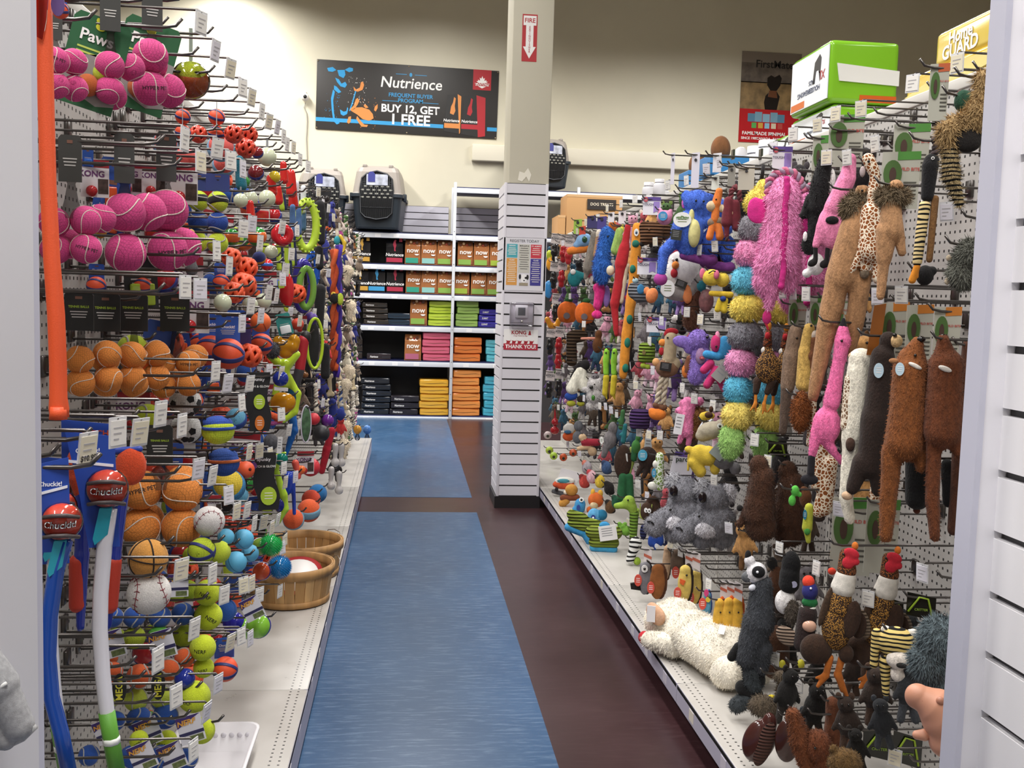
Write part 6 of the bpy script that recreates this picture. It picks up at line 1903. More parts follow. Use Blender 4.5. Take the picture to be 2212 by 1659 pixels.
toy('plush_squirrel','long grey plush squirrel beside the blue duck',PT,1.22,[('body',[k(1283,508,1279,540,9,10),k(1278,545,1270,580,10,11),k(1270,582,1266,600,7,4)],[('8a8278',FZ)],{'fluff': 1.4})])
toy('plush_monkey','cream and tan plush monkey beside the grey squirrel',PT,1.24,[('body',[e(1294,505,8,10),k(1292,515,1290,550,6,8,1)],[('e0d3c0',FB),('a87f58',FB)])])
toy('spaceship_toy','plush flying saucer with sky blue dome and orange rim',PT,1.2,[('dome',[e(1260,520,16,15,0,13),k(1246,530,1266,514,8,10)],[('7fa6cf',FB)]),('rim',[k(1232,543,1268,536,8,8),e(1250,539,22,7)],[('df7f30',FB)]),('window',[e(1262,518,6,7,0,6,-12)],[('1f4a2c','gloss')])])
toy('plush_fish','teal plush pouch with small white bear patch',PT,1.22,[('body',[e(1241,602,15,18,0,10),k(1246,596,1262,596,11,7)],[('1f7a80',FB)]),('patch',[e(1237,588,6,6,0,5,-9)],[('e4e0dc',FB)])])
for i,(u,v) in enumerate(((1226,674),(1264,676))):
    toy('plush_pumpkin',['round orange plush pumpkin ring with dark green top','orange plush pumpkin ring beside the first one'][i],PT,[1.2,1.24][i],[('ring',[e(u,v,22,24,0,12),e(u - 12,v + 2,9,20),e(u + 12,v + 2,9,20)],[('dd6a22',FB)]),('leaf',[e(u + 2,v - 26,9,6)],[('2d5a2c',FB)])],[('disc',u - 2,v + 8,7,7,'6a6064',-13,'hole')])
toy('plush_flamingo','bright pink plush bird with a violet twin beside it',PT,1.2,[('body',[e(1293,622,13,12),k(1296,630,1291,660,12,9),e(1290,680,12,9)],[('cf2f7c',FZ)],{'fluff': 1.4}),('wing',[e(1310,640,8,24)],[('8a68ae',FB)])])
for i,(u,v,c) in enumerate(((1207,747,'a81f28'),(1206,782,'a81f28'),(1217,548,'a81f28'),(1228,552,'b02a30'),(1213,602,'a81f28'),(1188,748,'1c1a1b'),(1198,545,'1c1a1b'),(1196,605,'1c1a1b'),(1200,675,'1c1a1b'),(1186,842,'1c1a1b'),(1207,838,'201d1f'))):
    toy('beaded_chew',('red' if c[0] != '1' and c[0] != '2' else 'black') + ' rubber three ball chew ' + ['below the pumpkins','tail under the red chew','under the flying saucer card','under the saucer rim','beside the teal pouch','beside the red chew','behind the saucer','beside the red chew by the column','over the yellow toy by the column','low beside the column','low beside the black one'][i],'chew toy',1.24,[('body',[e(u,v - 12,7,7),e(u,v,9,9),e(u,v + 13,6.5,7)],[(c,'gloss')])],[('tag',u + 2,v - 30,20,22,'e0d6d4',8,4,'header_card','KONG')])
toy('chew_ring','amber plastic ring hanging beside the column','chew toy',1.2,[('ring',[k(1182,690,1190,704,6,6),k(1190,704,1202,704,6,6),k(1202,704,1208,690,6,6)],[('d08a24','gloss')])])
toy('chew_ring','sky blue plastic disc beside the column','chew toy',1.22,[('disc',[e(1186,625,12,20,0,5)],[('3f8fd0','gloss')])])
toy('chew_ring','yellow and lime chew toy beside the column','chew toy',1.22,[('body',[e(1186,550,7,10),e(1190,570,10,16,1)],[('b9c93a','gloss'),('df9a2c','gloss')])])
# ---- second band
toy('plush_walrus','dark brown corduroy walrus pouch on a hook by the column',PT,1.24,[('body',[e(1246,726,24,14,0,10),k(1234,738,1236,780,11,12)],[('57412c','cord')])])
toy('plush_kiwi','brown plush kiwi with long pink beak',PT,1.22,[('body',[e(1291,745,11,18),e(1292,722,8,10)],[('6f431f',FZ)],{'fluff': 1}),('beak',[k(1284,731,1256,732,3.5,3)],[('d8907c',FB)])])
for i,u in enumerate((1309,1326)):
    toy('plush_fish',['long lime plush fish with yellow tail','long lime plush fish beside the first one'][i],PT,1.22,[('body',[k(u,758,u - 1,780,6,7),k(u - 1,786,u,806,6,6)],[('8fcf3a',FB)]),('tail',[k(u + 1,815,u - 1,850,7,6),k(u,850,u + 4,862,4,2)],[('c8b42c',FB)]),('stripe',[k(u + 6,762,u + 5,850,1.8)],[('2f6a2c',FB)])],[('eye',u - 2,762,2,-6)])
toy('plush_cow','black and white plush cow with blue shorts',PT,1.2,[('body',[k(1252,800,1236,840,9,13),k(1256,800,1262,835,9,12)],[('d6d3c4',FZ)],{'fluff': 1}),('head',[e(1262,788,11,12),e(1250,790,6,9)],[('1d1a1c',FB)]),('shorts',[e(1232,857,12,9),e(1240,855,9,9)],[('23489c',FB)]),('boot',[e(1256,862,9,8)],[('2a1d1a',FB)]),('foot',[e(1235,872,10,7),e(1256,872,9,6)],[('a8a832',FB)])])
toy('plush_bear','pale grey plush bear with green belly patch',PT,1.18,[('body',[e(1284,832,16,14),e(1283,855,16,18),k(1272,845,1262,842,6,6),k(1296,852,1300,858,6,7),e(1275,878,9,9),e(1292,876,9,9),e(1274,820,5,5),e(1294,820,5,5)],[('aaa6a6',FZ)],{'fluff': 1,'fur': (900,3,.8)}),('nose',[e(1276,836,4,4,0,4,-13)],[('171314','gloss')]),('patch',[e(1281,858,4,6,0,4,-13)],[('3f7a2c','gloss')])],[('eye',1283,829,1.6,-12)])
toy('plush_pup','white plush pup snout beside the orange snake',PT,1.24,[('body',[e(1335,775,9,12),e(1334,795,8,10)],[('d8d0d0',FZ)]),('nose',[e(1328,788,5,4)],[('a86a80',FB)])])
toy('plush_frog','lime corduroy square frog with stubby feet',PT,1.2,[('body',[e(1397,762,18,22,0,13),e(1388,750,9,10),e(1406,750,9,10),e(1388,775,9,9),e(1407,775,9,9)],[('8fae36','cord')]),('foot',[e(1390,790,6,6),e(1400,792,6,6)],[('a3b83a',FB)])],[('disc',1390,761,4,5,'7a6a3c',-13,'mouth')])
toy('plush_rooster','beige plush rooster with red beret and long rope legs',PT,1.16,[
    ('body',[k(1446,730,1444,775,14,14),e(1440,795,25,20,1,16),e(1456,785,13,14)],[('b3a284',FB),('85624a',FB)]),('beret',[e(1447,716,15,8),e(1436,722,6,6)],[('a81f2a',FB)]),('beak',[e(1428,740,8,8)],[('df8a3c',FB)]),('wattle',[e(1427,759,6,9)],[('b3242e',FB)]),('hand',[e(1416,783,8,9)],[('d9a26c',FB)]),
    ('foot',[e(1424,896,19,13),e(1412,890,8,8)],[('dd7c2d',FB)]),('cuff',[e(1420,876,8,7),e(1435,880,10,8)],[('6f4a34',FB)])],
    [('rope',[(1430,815),(1425,845),(1422,874)],6.5,'c9bda8','b9ab94','rope_leg'),('rope',[(1440,815),(1437,845),(1434,876)],6.5,'c9bda8','b9ab94','rope_leg'),('eye',1438,729,2.2,-13),('tag',1436,791,24,18,'1d1c1a',-19,6)])
toy('plush_hen','orange tailed brown plush hen beside the rooster',PT,1.22,[('body',[k(1489,775,1484,800,8,9),e(1482,802,9,15,1)],[('7a4a34',FB),('df7f36',FB)])])
toy('plush_elephant','fuzzy purple plush elephant with wide ears',PT,1.17,[('body',[e(1508,735,24,24),e(1513,765,20,26),e(1506,812,18,18),k(1510,785,1508,805,17,16),e(1535,800,15,20)],[('8068b4',FZ)],{'fluff': 1.6,'fur': (2500,4,.9)}),('ear',[e(1476,740,25,14,0,6,-2,12),e(1488,752,13,13,0,6)],[('7a62ae',FZ)],{'fluff': 1}),('trunk_patch',[e(1512,768,11,18,0,8,-17)],[('9a7aa0',FB)])],[('eye',1524,727,3.4,-20),('disc',1514,771,5,3,'c03038',-27)])
toy('plush_elephant','magenta plush elephant with sky blue ear and grey card',PT,1.15,[('body',[e(1544,742,11,20),k(1535,785,1522,800,9,9),k(1548,800,1530,832,10,9),k(1550,805,1566,840,10,7)],[('c02f6c',FB)]),('ear',[e(1563,750,15,26,0,7),k(1526,766,1550,770,9,9)],[('3a8ec4',FB)]),('ear_tip',[e(1547,728,6,13)],[('dd8aa8',FB)])],[('tag',1561,799,26,50,'9c9a98',-18,38),('eye',1545,748,2.4,-11)])
toy('plush_goat','grey and black plush goat behind the purple elephant',PT,1.3,[('body',[e(1460,705,14,14),e(1474,712,10,12,1)],[('6f6b6c',FZ),('1d1a1c',FZ)])])
toy('plush_goat','white and black plush penguin behind a purple card',PT,1.28,[('body',[e(1470,690,10,12),e(1458,688,8,8,1)],[('1d1a1c',FZ),('dcd8d4',FB)])])
toy('plush_purple_cube','purple corduroy cushion toy hung low',PT,1.2,[('body',[e(1382,905,23,22,0,14),e(1370,895,10,12),e(1394,895,10,12),e(1370,918,10,10),e(1394,918,10,10)],[('533070','cord')])])
toy('plush_hippo','bubblegum pink plush hippo with white hang card',PT,1.2,[('body',[e(1484,872,18,14),e(1470,888,13,9),k(1486,885,1484,930,16,15),k(1476,935,1470,955,8,6),k(1492,935,1488,958,8,6),e(1508,866,10,10)],[('d97ba6',FZ)],{'fluff': 1.2,'fur': (1400,3,.8)})],[('tag',1466,915,18,44,'e8e6ea',-18,8)])
toy('plush_lion','shaggy tan plush lion with dark arms',PT,1.22,[('mane',[e(1508,900,19,22),e(1503,925,13,22)],[('8f6034',FZ)],{'fluff': 2,'fur': (1600,7,1)}),('arm',[k(1488,938,1474,968,8,7)],[('3f2d1f',FZ)]),('arm',[k(1502,950,1500,968,7,6)],[('3f2d1f',FZ)])])
toy('plush_giraffe','yellow plush giraffe head with brown patches and horn',PT,1.18,[('head',[e(1528,898,16,9),e(1518,902,8,10),e(1548,925,10,16)],[('d6b83c',FB)]),('patch',[e(1530,896,9,7,0,8,-5)],[('4a2c1a',FB)]),('horn',[e(1535,884,5,7)],[('4a2c1a',FB)])])
toy('plush_rhino','beige plush rhino head with white horns',PT,1.14,[('head',[e(1534,930,28,20,0,17,0,-15),e(1520,942,17,13),e(1556,918,12,14)],[('a89f8c',FB)]),('horn',[k(1514,926,1517,914,5,2)],[('c9ccd6',FB)]),('horn',[k(1526,920,1536,906,5,2)],[('c9ccd6',FB)])],[('disc',1553,917,6,5,'f4f4f2',-17),('eye',1553,918,2.6,-18)])
toy('plush_elephant','yellow plush elephant with grey elephant twin and card',PT,1.14,[
    ('body',[e(1512,985,23,24,0,15),e(1488,973,10,8),k(1500,1000,1514,1020,14,13),e(1545,1012,11,14),e(1530,985,20,22)],[('cfb13c',FB)]),('ear',[k(1488,985,1488,1018,3,3)],[('cfb13c',FB)]),('grey_twin',[e(1560,995,24,18),e(1588,1010,12,14),e(1531,980,9,9)],[('6f6c70',FB)])],[('tag',1556,964,30,50,'8d9490',-20,38)])
toy('plush_squirrel','small grey plush squirrel with round white tag',PT,1.22,[('body',[e(1323,925,11,15),e(1318,950,14,20),k(1310,965,1305,985,8,6)],[('7d787a',FZ)],{'fluff': 1})],[('disc',1299,950,4,8,'eef0ee',-12)])
for i,(u,v,c) in enumerate(((1345,905,'3a6a3c'),(1350,935,'1f6a70'))):
    toy('plush_gecko',['dark green plush gecko on hook','teal plush gecko under the green one'][i],PT,1.22,[('body',[k(u,v - 16,u - 3,v + 18,5,6),e(u - 6,v + 4,7,4)],[(c,FB)])])
toy('plush_van','white and orange plush camper van by the column',PT,1.2,[('body',[e(1229,925,13,11,0,9),e(1228,943,13,10,1,9)],[('d6d2cc',FB),('cf5a2c',FB)]),('window',[e(1226,932,8,4,0,3,-9)],[('3f6a8c',FB)])])
toy('plush_cat','slate grey plush cat beside the small camper van',PT,1.22,[('body',[e(1249,920,10,12),e(1248,945,11,14)],[('6a6c72',FZ)])])
toy('plush_monkey','beige plush monkey in a red coat hung low',PT,1.22,[('body',[e(1258,945,9,8),k(1262,955,1290,955,8,8,1),k(1270,965,1250,970,6,5),e(1280,975,10,10)],[('c9ab88',FB),('a0283a',FB)])])
toy('rubber_violin','red rubber violin shaped chew by the column','chew toy',1.24,[('body',[e(1199,930,10,9),e(1199,912,8,8),k(1199,905,1198,885,3,2)],[('9c1c24','gloss')])])
for i,(u,v,c) in enumerate(((1187,973,'a3b83a'),(1196,985,'a3c23a'),(1217,988,'cf5522'),(1238,978,'b8502c'),(1183,940,'b9a8a8'))):
    toy('dental_ball',['lime rubber dental ball','larger lime rubber dental ball under the first','orange rubber dental ball on card','small rust rubber ball on card','pale pink rubber ball by the column'][i] + ' above the deck end','ball',1.2,[('body',[e(u,v,8.5,8.5)],[(c,'rubber')])],[('disc',u,v + 1,3,3,'2a2a1c',-8,'hole')])
# purple tough cards
for i,(u,v,w,h,lab) in enumerate(((1690,345,42,56,'over the pink dragon'),(1408,445,38,38,'over the square bison'),(1398,575,42,36,'over the grey elephant'),(1418,702,42,32,'over the lime frog'))):
    px_thing('tough_card','white and purple tough toy header card ' + lab,'card',1.2,[('poly',[(u - w / 2,v - h / 2),(u + w / 2,v - h / 2),(u + w / 2,v + h / 2),(u - w / 2,v + h / 2)],0,2,'e6e4ec','paper','board'),('poly',[(u - w / 2,v - h / 2),(u + w / 2,v - h / 2),(u + w / 2,v - h * .3),(u - w / 2,v - h * .3)],-1,0,'5b4690','paper','band'),('poly',[(u + w * .1,v - h * .25),(u + w * .44,v - h * .25),(u + w * .44,v + h * .38),(u + w * .27,v + h * .28),(u + w * .1,v + h * .38)],-1,0,'9a82c8','paper','ribbon'),('txt','TOUGH',u - w * .2,v - h * .08,w * .17,'5a5468',-1.5),('disc',u - w * .35,v - h * .36,w * .12,w * .14,'c8505a',-1.6,'badge')],-10,uv=(u,v))
# plain swing cards at the top of the far hooks
for i,(u,v,w,h,c) in enumerate(((1453,365,8,66,'d6d2dc'),(1502,368,17,74,'d8d4de'),(1549,352,18,40,'e4e2e8'),(1580,385,16,60,'8f8c84'),(1612,385,34,50,'b9b4a8'),(1545,395,16,30,'dfe4dc'),(1320,470,14,20,'e4e2e8'),(1280,480,24,26,'3a3468'),(1300,482,20,26,'4a3f86'),(1248,490,18,30,'9cc24a'),(1258,500,14,20,'c8402c'),(1344,470,16,26,'e4dce0'))):
    px_thing('swing_card','%s toy header card at the top of the plush hooks, %s from the column' % (['narrow white','tall white','white','grey','beige','pale green','small white','navy','violet','lime','red','pink'][i],['ninth','tenth','eleventh','twelfth','thirteenth','eighth','sixth','fourth','fifth','first','second','seventh'][i]),'card',1.22,[('poly',[(u - w / 2,v - h / 2),(u + w / 2,v - h / 2 - 2),(u + w / 2,v + h / 2),(u - w / 2,v + h / 2)],0,1.5,c,'paper','board'),('disc',u,v - h * .3,min(3,w * .2),3,'26242a',-1,'hang_hole')],-20,uv=(u,v))
# ---- the tall near hangers
SK = [k(1775,352,1768,400,15,20),k(1768,400,1762,450,19,21),k(1760,450,1762,520,15,14),e(1752,525,17,26),k(1748,430,1737,465,10,9),k(1785,430,1788,465,10,9)]
toy('plush_skunk','long black plush skunk with white patches',PT,1.2,[('body',SK,[('1b1a1d',FZ)],{'fluff': 1,'fur': (1500,6,1)}),('patch',[e(1741,512,5,12,0,5,-14),e(1790,390,9,26)],[('dcd8d6',FZ)]),('tail',[e(1768,570,18,24),e(1750,590,10,10)],[('e2dede',FZ)])])
FL = [k(1830,345,1826,385,12,18),k(1822,395,1800,450,19,20),e(1798,490,30,48,0,18),k(1776,490,1768,530,10,8)]
toy('plush_flamingo','pink plush flamingo with black shoes beside the skunk',PT,1.19,[('body',FL,[('df7fa6',FZ)],{'fluff': 1}),('wing_tip',[e(1797,477,14,9,0,6,-18)],[('171416',FZ)]),('leg',[k(1767,530,1769,560,5,5),e(1763,568,11,8,0,6,0,-30)],[('171416',FB)]),('leg',[k(1793,530,1792,560,5,5),e(1788,570,11,9,0,6,0,-30)],[('171416',FB)])])
toy('plush_lion','long tan plush lion with grey brown mane and dangling legs',PT,1.16,[
    ('body',[e(1848,415,18,14),k(1852,440,1840,500,22,30),k(1838,500,1815,600,34,34),k(1808,600,1790,720,26,22),k(1790,720,1770,860,21,13),k(1856,600,1848,700,22,20),k(1848,700,1840,755,18,14)],[('9c7450',FZ)],{'fluff': .8}),
    ('mane',[e(1838,450,32,28,0,20),e(1850,440,24,24)],[('857359',FZ)],{'fluff': 2.5,'fur': (3000,14,1.2)})],[('eye',1846,416,3,-13)],key='lion')
toy('plush_giraffe','tall spotted plush giraffe beside the lions',PT,1.2,[('body',[k(1868,345,1880,370,13,13),k(1884,380,1884,450,11,16),k(1884,460,1884,540,26,30),k(1870,540,1840,590,14,10),k(1898,540,1902,600,15,12),k(1882,550,1874,580,10,10)],[('f0e2cb','spots')]),('hoof',[e(1836,596,9,7)],[('5a3f2c',FB)]),('tail_tuft',[e(1874,590,10,12)],[('7a6a58',FZ)]),('ear',[e(1858,372,6,12)],[('b9a8a8',FB)])],[('eye',1868,352,3,-12)])
toy('plush_lion','second tan plush lion with fluffy mane beside the metal card',PT,1.14,[('body',[e(1928,405,16,16),k(1920,440,1924,500,20,26),k(1915,500,1912,560,24,16),k(1912,560,1910,640,13,9),k(1940,510,1948,545,12,9),e(1905,500,12,22)],[('a67d58',FZ)],{'fluff': .8}),('mane',[e(1922,425,34,20,0,20)],[('8d7a5f',FZ)],{'fluff': 2.5,'fur': (3000,14,1.2)})])
toy('plush_toucan','black plush bird head over a tiger print neck with orange bill',PT,1.17,[('head',[e(2004,350,16,16),k(2002,360,2000,425,17,13)],[('15141a',FZ)]),('collar',[e(1998,435,11,6)],[('dcdad8',FB)]),('neck',[k(1996,445,1992,500,12,11),k(1992,500,1988,565,11,10)],[('e0c890','stripes')]),('bill',[k(1988,575,1980,605,7,8),k(1986,578,1990,598,4,3)],[('dc8a24',FB)]),('tail',[k(2016,430,2012,560,8,7)],[('8a6238',FZ)])],[('disc',2004,346,3.4,3.4,'f4f4f2',-17,'eye_ring'),('eye',2004,346,2,-18),('rope',[(2008,300),(2012,318),(2008,338)],8,'2f2526','4a3f40','rope')])
toy('plush_raccoon','shaggy raccoon pelt toy with ringed tail beside the panel',PT,1.12,[('body',[e(2082,268,42,22,0,16),e(2050,285,22,26),e(2108,250,28,40),k(2110,170,2116,230,14,18),e(2055,310,14,24)],[('a3875c',FZ)],{'fluff': 3,'fur': (4200,16,1.3,.7)}),('mask',[e(2090,305,26,26,0,14,-10)],[('1f1713',FZ)],{'fluff': 1}),('tail',[k(2055,330,2062,380,16,18),k(2062,380,2082,438,16,8)],[('a8946c','stripes')],{'fluff': 1.6,'fur': (1200,10,1.2)})])
toy('plush_parrot','dark green and red plush bird above the raccoon pelt',PT,1.16,[('body',[e(2082,218,20,24),e(2078,205,12,10,1)],[('1f4a34',FZ),('8c2c34',FZ)],{'fluff': 1.6})])
toy('plush_hedgehog','grey shaggy plush possum half hidden by the panel',PT,1.14,[('body',[e(2098,550,32,34),e(2080,590,26,32),e(2075,560,20,18)],[('75766c',FZ)],{'fluff': 3,'fur': (3600,14,1.3)}),('paw',[e(2052,558,6,7)],[('b9a890',FB)]),('paw',[e(2052,608,6,8)],[('b9a890',FB)]),('ear',[e(2103,530,8,10)],[('a8a094',FB)])])
toy('plush_cat','black and white plush cat low beside the tiger neck bird',PT,1.26,[('body',[e(1998,595,18,22),e(2012,585,10,10)],[('1a1719',FZ)])])
# header cards of the long hangers (printed)
def field_card(u,v,w,h,x,lab,top='4f8c3c',rz=-12):
    px_thing('printed_card',lab,'card',x,[('poly',[(u - w / 2,v - h / 2),(u + w / 2,v - h / 2 - 3),(u + w / 2 - 2,v + h / 2),(u - w / 2,v + h / 2)],0,2,'b9b8ac','gloss','board'),('poly',[(u - w * .1,v - h / 2 - 1),(u + w / 2,v - h / 2 - 3),(u + w / 2,v - h * .38),(u - w * .1,v - h * .36)],-1,0,top,'paper','top_band'),('disc',u - w * .22,v - h * .12,w * .24,h * .24,'4a6a34',-1.5,'field_picture'),('disc',u - w * .22,v - h * .1,w * .09,h * .13,'4a342c',-2.5,'animal_picture')] + [('poly',[(u + w * .08,v + h * (.02 + .07 * i)),(u + w * .42,v + h * (.02 + .07 * i)),(u + w * .4,v + h * (.045 + .07 * i)),(u + w * .08,v + h * (.045 + .07 * i))],-1,0,'55544c','paper','text_line') for i in range(5)] + [('txt','WILD BITE',u + w * .2,v - h * .2,w * .12,'b8443c',-1.5)],rz,uv=(u,v))
field_card(1828,305,74,110,1.3,'silver printed card with cow picture behind the skunk')
field_card(1775,350,40,110,1.28,'pale printed card with meadow picture over the skunk')
field_card(1968,330,76,120,1.3,'green edged printed card behind the metallic sheet')
field_card(1945,390,80,120,1.26,'metallic printed card behind the second lion')
field_card(2028,200,40,120,1.2,'tall printed card above the striped neck bird','c0603a')
for i,(u,v,lab) in enumerate(((1932,720,'over the dark bear'),(1985,725,'over the brown fox'),(2045,730,'over the fox by the panel'))):
    field_card(u,v,56,130,1.24,'orange topped wild animal card ' + lab,'c87a2c')
for i,(u,v,lab) in enumerate(((1722,690,'over the taupe long toy'),(1768,690,'over the squirrel tail toys'),(1820,690,'over the tall flamingo'))):
    field_card(u,v,38,100,1.3,'green topped wild animal card ' + lab)
field_card(1840,1160,86,170,1.3,'large wild animal card behind the red combed turkey')
field_card(1905,1160,70,160,1.3,'large wild animal card behind the hidden rooster')
# ---- middle near band
def pheasant(u,v,x,lab):
    toy('plush_pheasant',lab,PT,x,[('body',[e(u + 8,v + 40,26,34,0,18),k(u + 6,v,u + 8,v + 20,10,18)],[('c08a44','scales')]),('collar',[e(u + 5,v + 2,13,10)],[('e0dcd6',FB)]),('head',[k(u + 6,v - 36,u + 5,v - 12,7,10)],[('a8501f','scales')]),('beak',[e(u + 6,v - 50,6,10)],[('d88a2c',FB)]),('wattle',[e(u + 4,v - 30,6,8,0,6,-6)],[('b3242c',FB)]),('thigh',[k(u - 12,v + 68,u - 14,v + 92,9,7)],[('3a2417',FZ)]),('thigh',[k(u + 18,v + 70,u + 10,v + 92,9,7)],[('3a2417',FZ)]),('foot',[k(u - 14,v + 95,u - 14,v + 118,3.5,3.5),k(u - 14,v + 118,u - 24,v + 134,4,2),k(u - 14,v + 118,u - 12,v + 136,3,2)],[('cf7f2a',FB)]),('foot',[k(u + 9,v + 95,u + 4,v + 118,3.5,3.5),k(u + 4,v + 118,u + 2,v + 140,4,2),k(u + 4,v + 118,u + 10,v + 136,3,2)],[('cf7f2a',FB)])])
pheasant(1650,755,1.18,'plush pheasant with white collar hanging beside the caterpillar')
pheasant(1688,758,1.26,'plush pheasant behind the first pheasant')
toy('plush_weasel','long taupe plush weasel beside the pheasants',PT,1.2,[('body',[k(1712,715,1708,770,14,17),k(1707,770,1702,835,18,15)],[('8d7460',FZ)]),('tail',[k(1700,840,1698,920,12,9),e(1697,930,9,12)],[('5f4c40',FZ)])],[('eye',1715,730,2.5,-14)])
toy('plush_squirrel','golden plush squirrel with white chest and bushy tail',PT,1.22,[('body',[k(1744,710,1738,760,12,13),k(1738,760,1740,830,14,18)],[('bd9a52',FZ)]),('chest',[e(1742,840,8,14)],[('e0ddd8',FZ)])],[('eye',1747,703,2.6,-11)])
toy('plush_fox_tail','fluffy red brown squirrel tail toy',PT,1.17,[('tail',[e(1730,888,20,44,0,16)],[('8f4f1f',FZ)],{'fluff': 2,'fur': (2200,7,1)})])
toy('plush_deer','small brown and white plush deer between squirrel and lion leg',PT,1.24,[('body',[k(1758,735,1762,790,9,12),e(1752,770,10,12)],[('7a4a2c',FZ)]),('ear',[e(1756,724,7,10)],[('e0d0c0',FB)])])
toy('plush_flamingo','tall pink plush flamingo with black foot and beak',PT,1.13,[('body',[k(1811,712,1812,735,12,17),k(1812,735,1804,800,17,13),k(1804,800,1796,870,14,18),e(1788,920,30,42,0,22),k(1770,930,1762,985,14,9),k(1795,960,1826,1000,12,6)],[('d9689a',FZ)],{'fluff': .8,'fur': (1500,3,.8)}),('beak',[k(1811,690,1811,706,4,9)],[('151216',FB)]),('leg',[k(1761,990,1761,1025,8,8),e(1759,1040,19,12,0,8)],[('17151c',FB)]),('wing_tip',[e(1812,975,10,6)],[('17151c',FB)])],[('eye',1808,735,3,-17)])
toy('plush_leopard','cream plush leopard with brown printed belly',PT,1.16,[('body',[e(1850,775,26,24),k(1846,800,1842,940,24,24),e(1842,950,24,22),k(1838,960,1836,1080,17,15),k(1836,1080,1846,1125,14,12),k(1866,780,1858,900,12,8)],[('d8d2c2',FZ)],{'fluff': 1}),('belly',[k(1836,820,1834,920,18,19)],[('e8dcc8','spots')]),('paw',[e(1836,958,10,16,0,8,-20)],[('4a3226',FZ)]),('ear',[e(1833,770,10,9)],[('cdb092',FB)])],[('poly',[(1868,660),(1892,655),(1884,765),(1858,765)],-20,-18,'9a5a24','gloss','card_strip')])
toy('plush_bear','long dark brown plush bear beside the leopard',PT,1.17,[('body',[e(1908,735,20,20),k(1898,770,1892,900,25,28),k(1890,900,1885,1010,30,26),k(1870,1000,1852,1060,22,14),k(1900,1010,1905,1060,20,14)],[('2c1c15',FZ)],{'fluff': 1}),('snout',[e(1922,735,13,14,0,10,-12)],[('c4a476',FZ)]),('nose',[e(1917,722,5,4,0,5,-20)],[('15110f','gloss')]),('paw',[e(1842,1076,12,10)],[('c4a486',FB)])],[('disc',1888,798,10,16,'c3dcea',-30)])
FX = [k(1968,738,1960,765,13,24),e(1958,775,30,26),k(1958,800,1958,900,37,40),k(1958,900,1955,955,40,42),k(1930,975,1928,1165,22,15),k(1992,980,1990,1010,18,12)]
toy('plush_fox','large brown plush fox with white ear and hanging legs',PT,1.14,[('body',FX,[('8a4f22',FZ)],{'fluff': 1.4,'fur': (4500,5,.9)}),('nose',[e(1974,732,9,7,0,7,-8)],[('15110f','gloss')]),('ear',[e(1962,788,16,5,0,4,-34,25)],[('d8d2ca',FB)]),('ear',[e(1920,780,10,6,0,5,-20)],[('9a6a44',FB)])],[('eye',1962,766,3.2,-26),('disc',1932,796,9,14,'c3dcea',-34)],key='fox')
toy('plush_fox','large russet plush fox half behind the first fox',PT,1.2,[('body',[k(2026,735,2030,770,13,24),k(2034,790,2036,930,36,40),k(2020,950,2024,1080,16,15),k(2024,1080,2034,1165,15,12),k(2062,960,2075,985,16,10)],[('6f3a1b',FZ)],{'fluff': 1.4,'fur': (3000,5,.9)}),('nose',[e(2026,728,9,6)],[('15110f','gloss')]),('ear',[e(2028,795,15,6,0,4,-36,20)],[('d8d2ca',FB)])])
toy('plush_fox','dark russet plush fox deepest beside the panel',PT,1.3,[('body',[k(2078,745,2088,800,12,24),k(2090,820,2090,950,30,30),k(2076,960,2074,1150,16,13)],[('57301f',FZ)])])
toy('plush_skunk','black plush skunk hanging between the fox legs',PT,1.24,[('body',[k(1978,1000,1985,1080,22,24),k(2040,1000,2050,1080,12,14)],[('131215',FZ)],{'fluff': 1}),('foot',[e(1986,1106,7,7)],[('5a2c1c',FB)])])
toy('plush_beaver','dark brown plush beaver with long body beneath lime caterpillar tail',PT,1.16,[('body',[e(1636,1005,20,24),k(1645,1030,1640,1110,26,34),e(1646,1135,34,36),k(1618,1100,1602,1135,10,8)],[('4a2b18',FZ)],{'fluff': 1.6,'fur': (3500,5,.9)}),('foot',[e(1600,1100,7,7)],[('1a1412',FZ)])],key='beaver')
again('beaver','plush_beaver','second dark brown beaver behind the first',PT,62,12,1.28)
toy('plush_giraffe','spotted plush giraffe hanging upside down behind the tall flamingo',PT,1.24,[('body',[k(1776,960,1768,1050,14,12),k(1790,1000,1788,1100,20,16),k(1784,1050,1775,1110,12,13),k(1752,830,1750,960,8,9)],[('f0e2cb','spots')]),('hoof',[e(1776,1120,14,10)],[('3a2a22',FZ)])])
toy('plush_giraffe','small spotted plush giraffe behind the leopard feet',PT,1.3,[('body',[k(1890,1040,1885,1095,12,10),k(1830,1040,1826,1090,10,9)],[('f0e2cb','spots')])])
toy('plush_frog','bright green plush frog beside the giraffe legs',PT,1.16,[('body',[e(1717,1060,9,12),e(1712,1082,8,12),e(1727,1068,5,6)],[('58b848',FB)])])
toy('plush_lizard','yellow and green plush lizard with teal tag',PT,1.16,[('body',[k(1746,1095,1744,1140,9,11),k(1744,1140,1748,1170,9,5)],[('b3b83a',FB)]),('back',[e(1750,1125,6,28,0,7,6),e(1744,1146,7,9,0,6,-7)],[('3f8a38',FB)])],[('disc',1737,1110,4,11,'2f7f9c',-10)])
toy('plush_bear','brown plush bear limb beside the green frog',PT,1.24,[('body',[e(1740,1075,13,22),e(1736,1058,8,8)],[('6a3f1f',FZ)])])
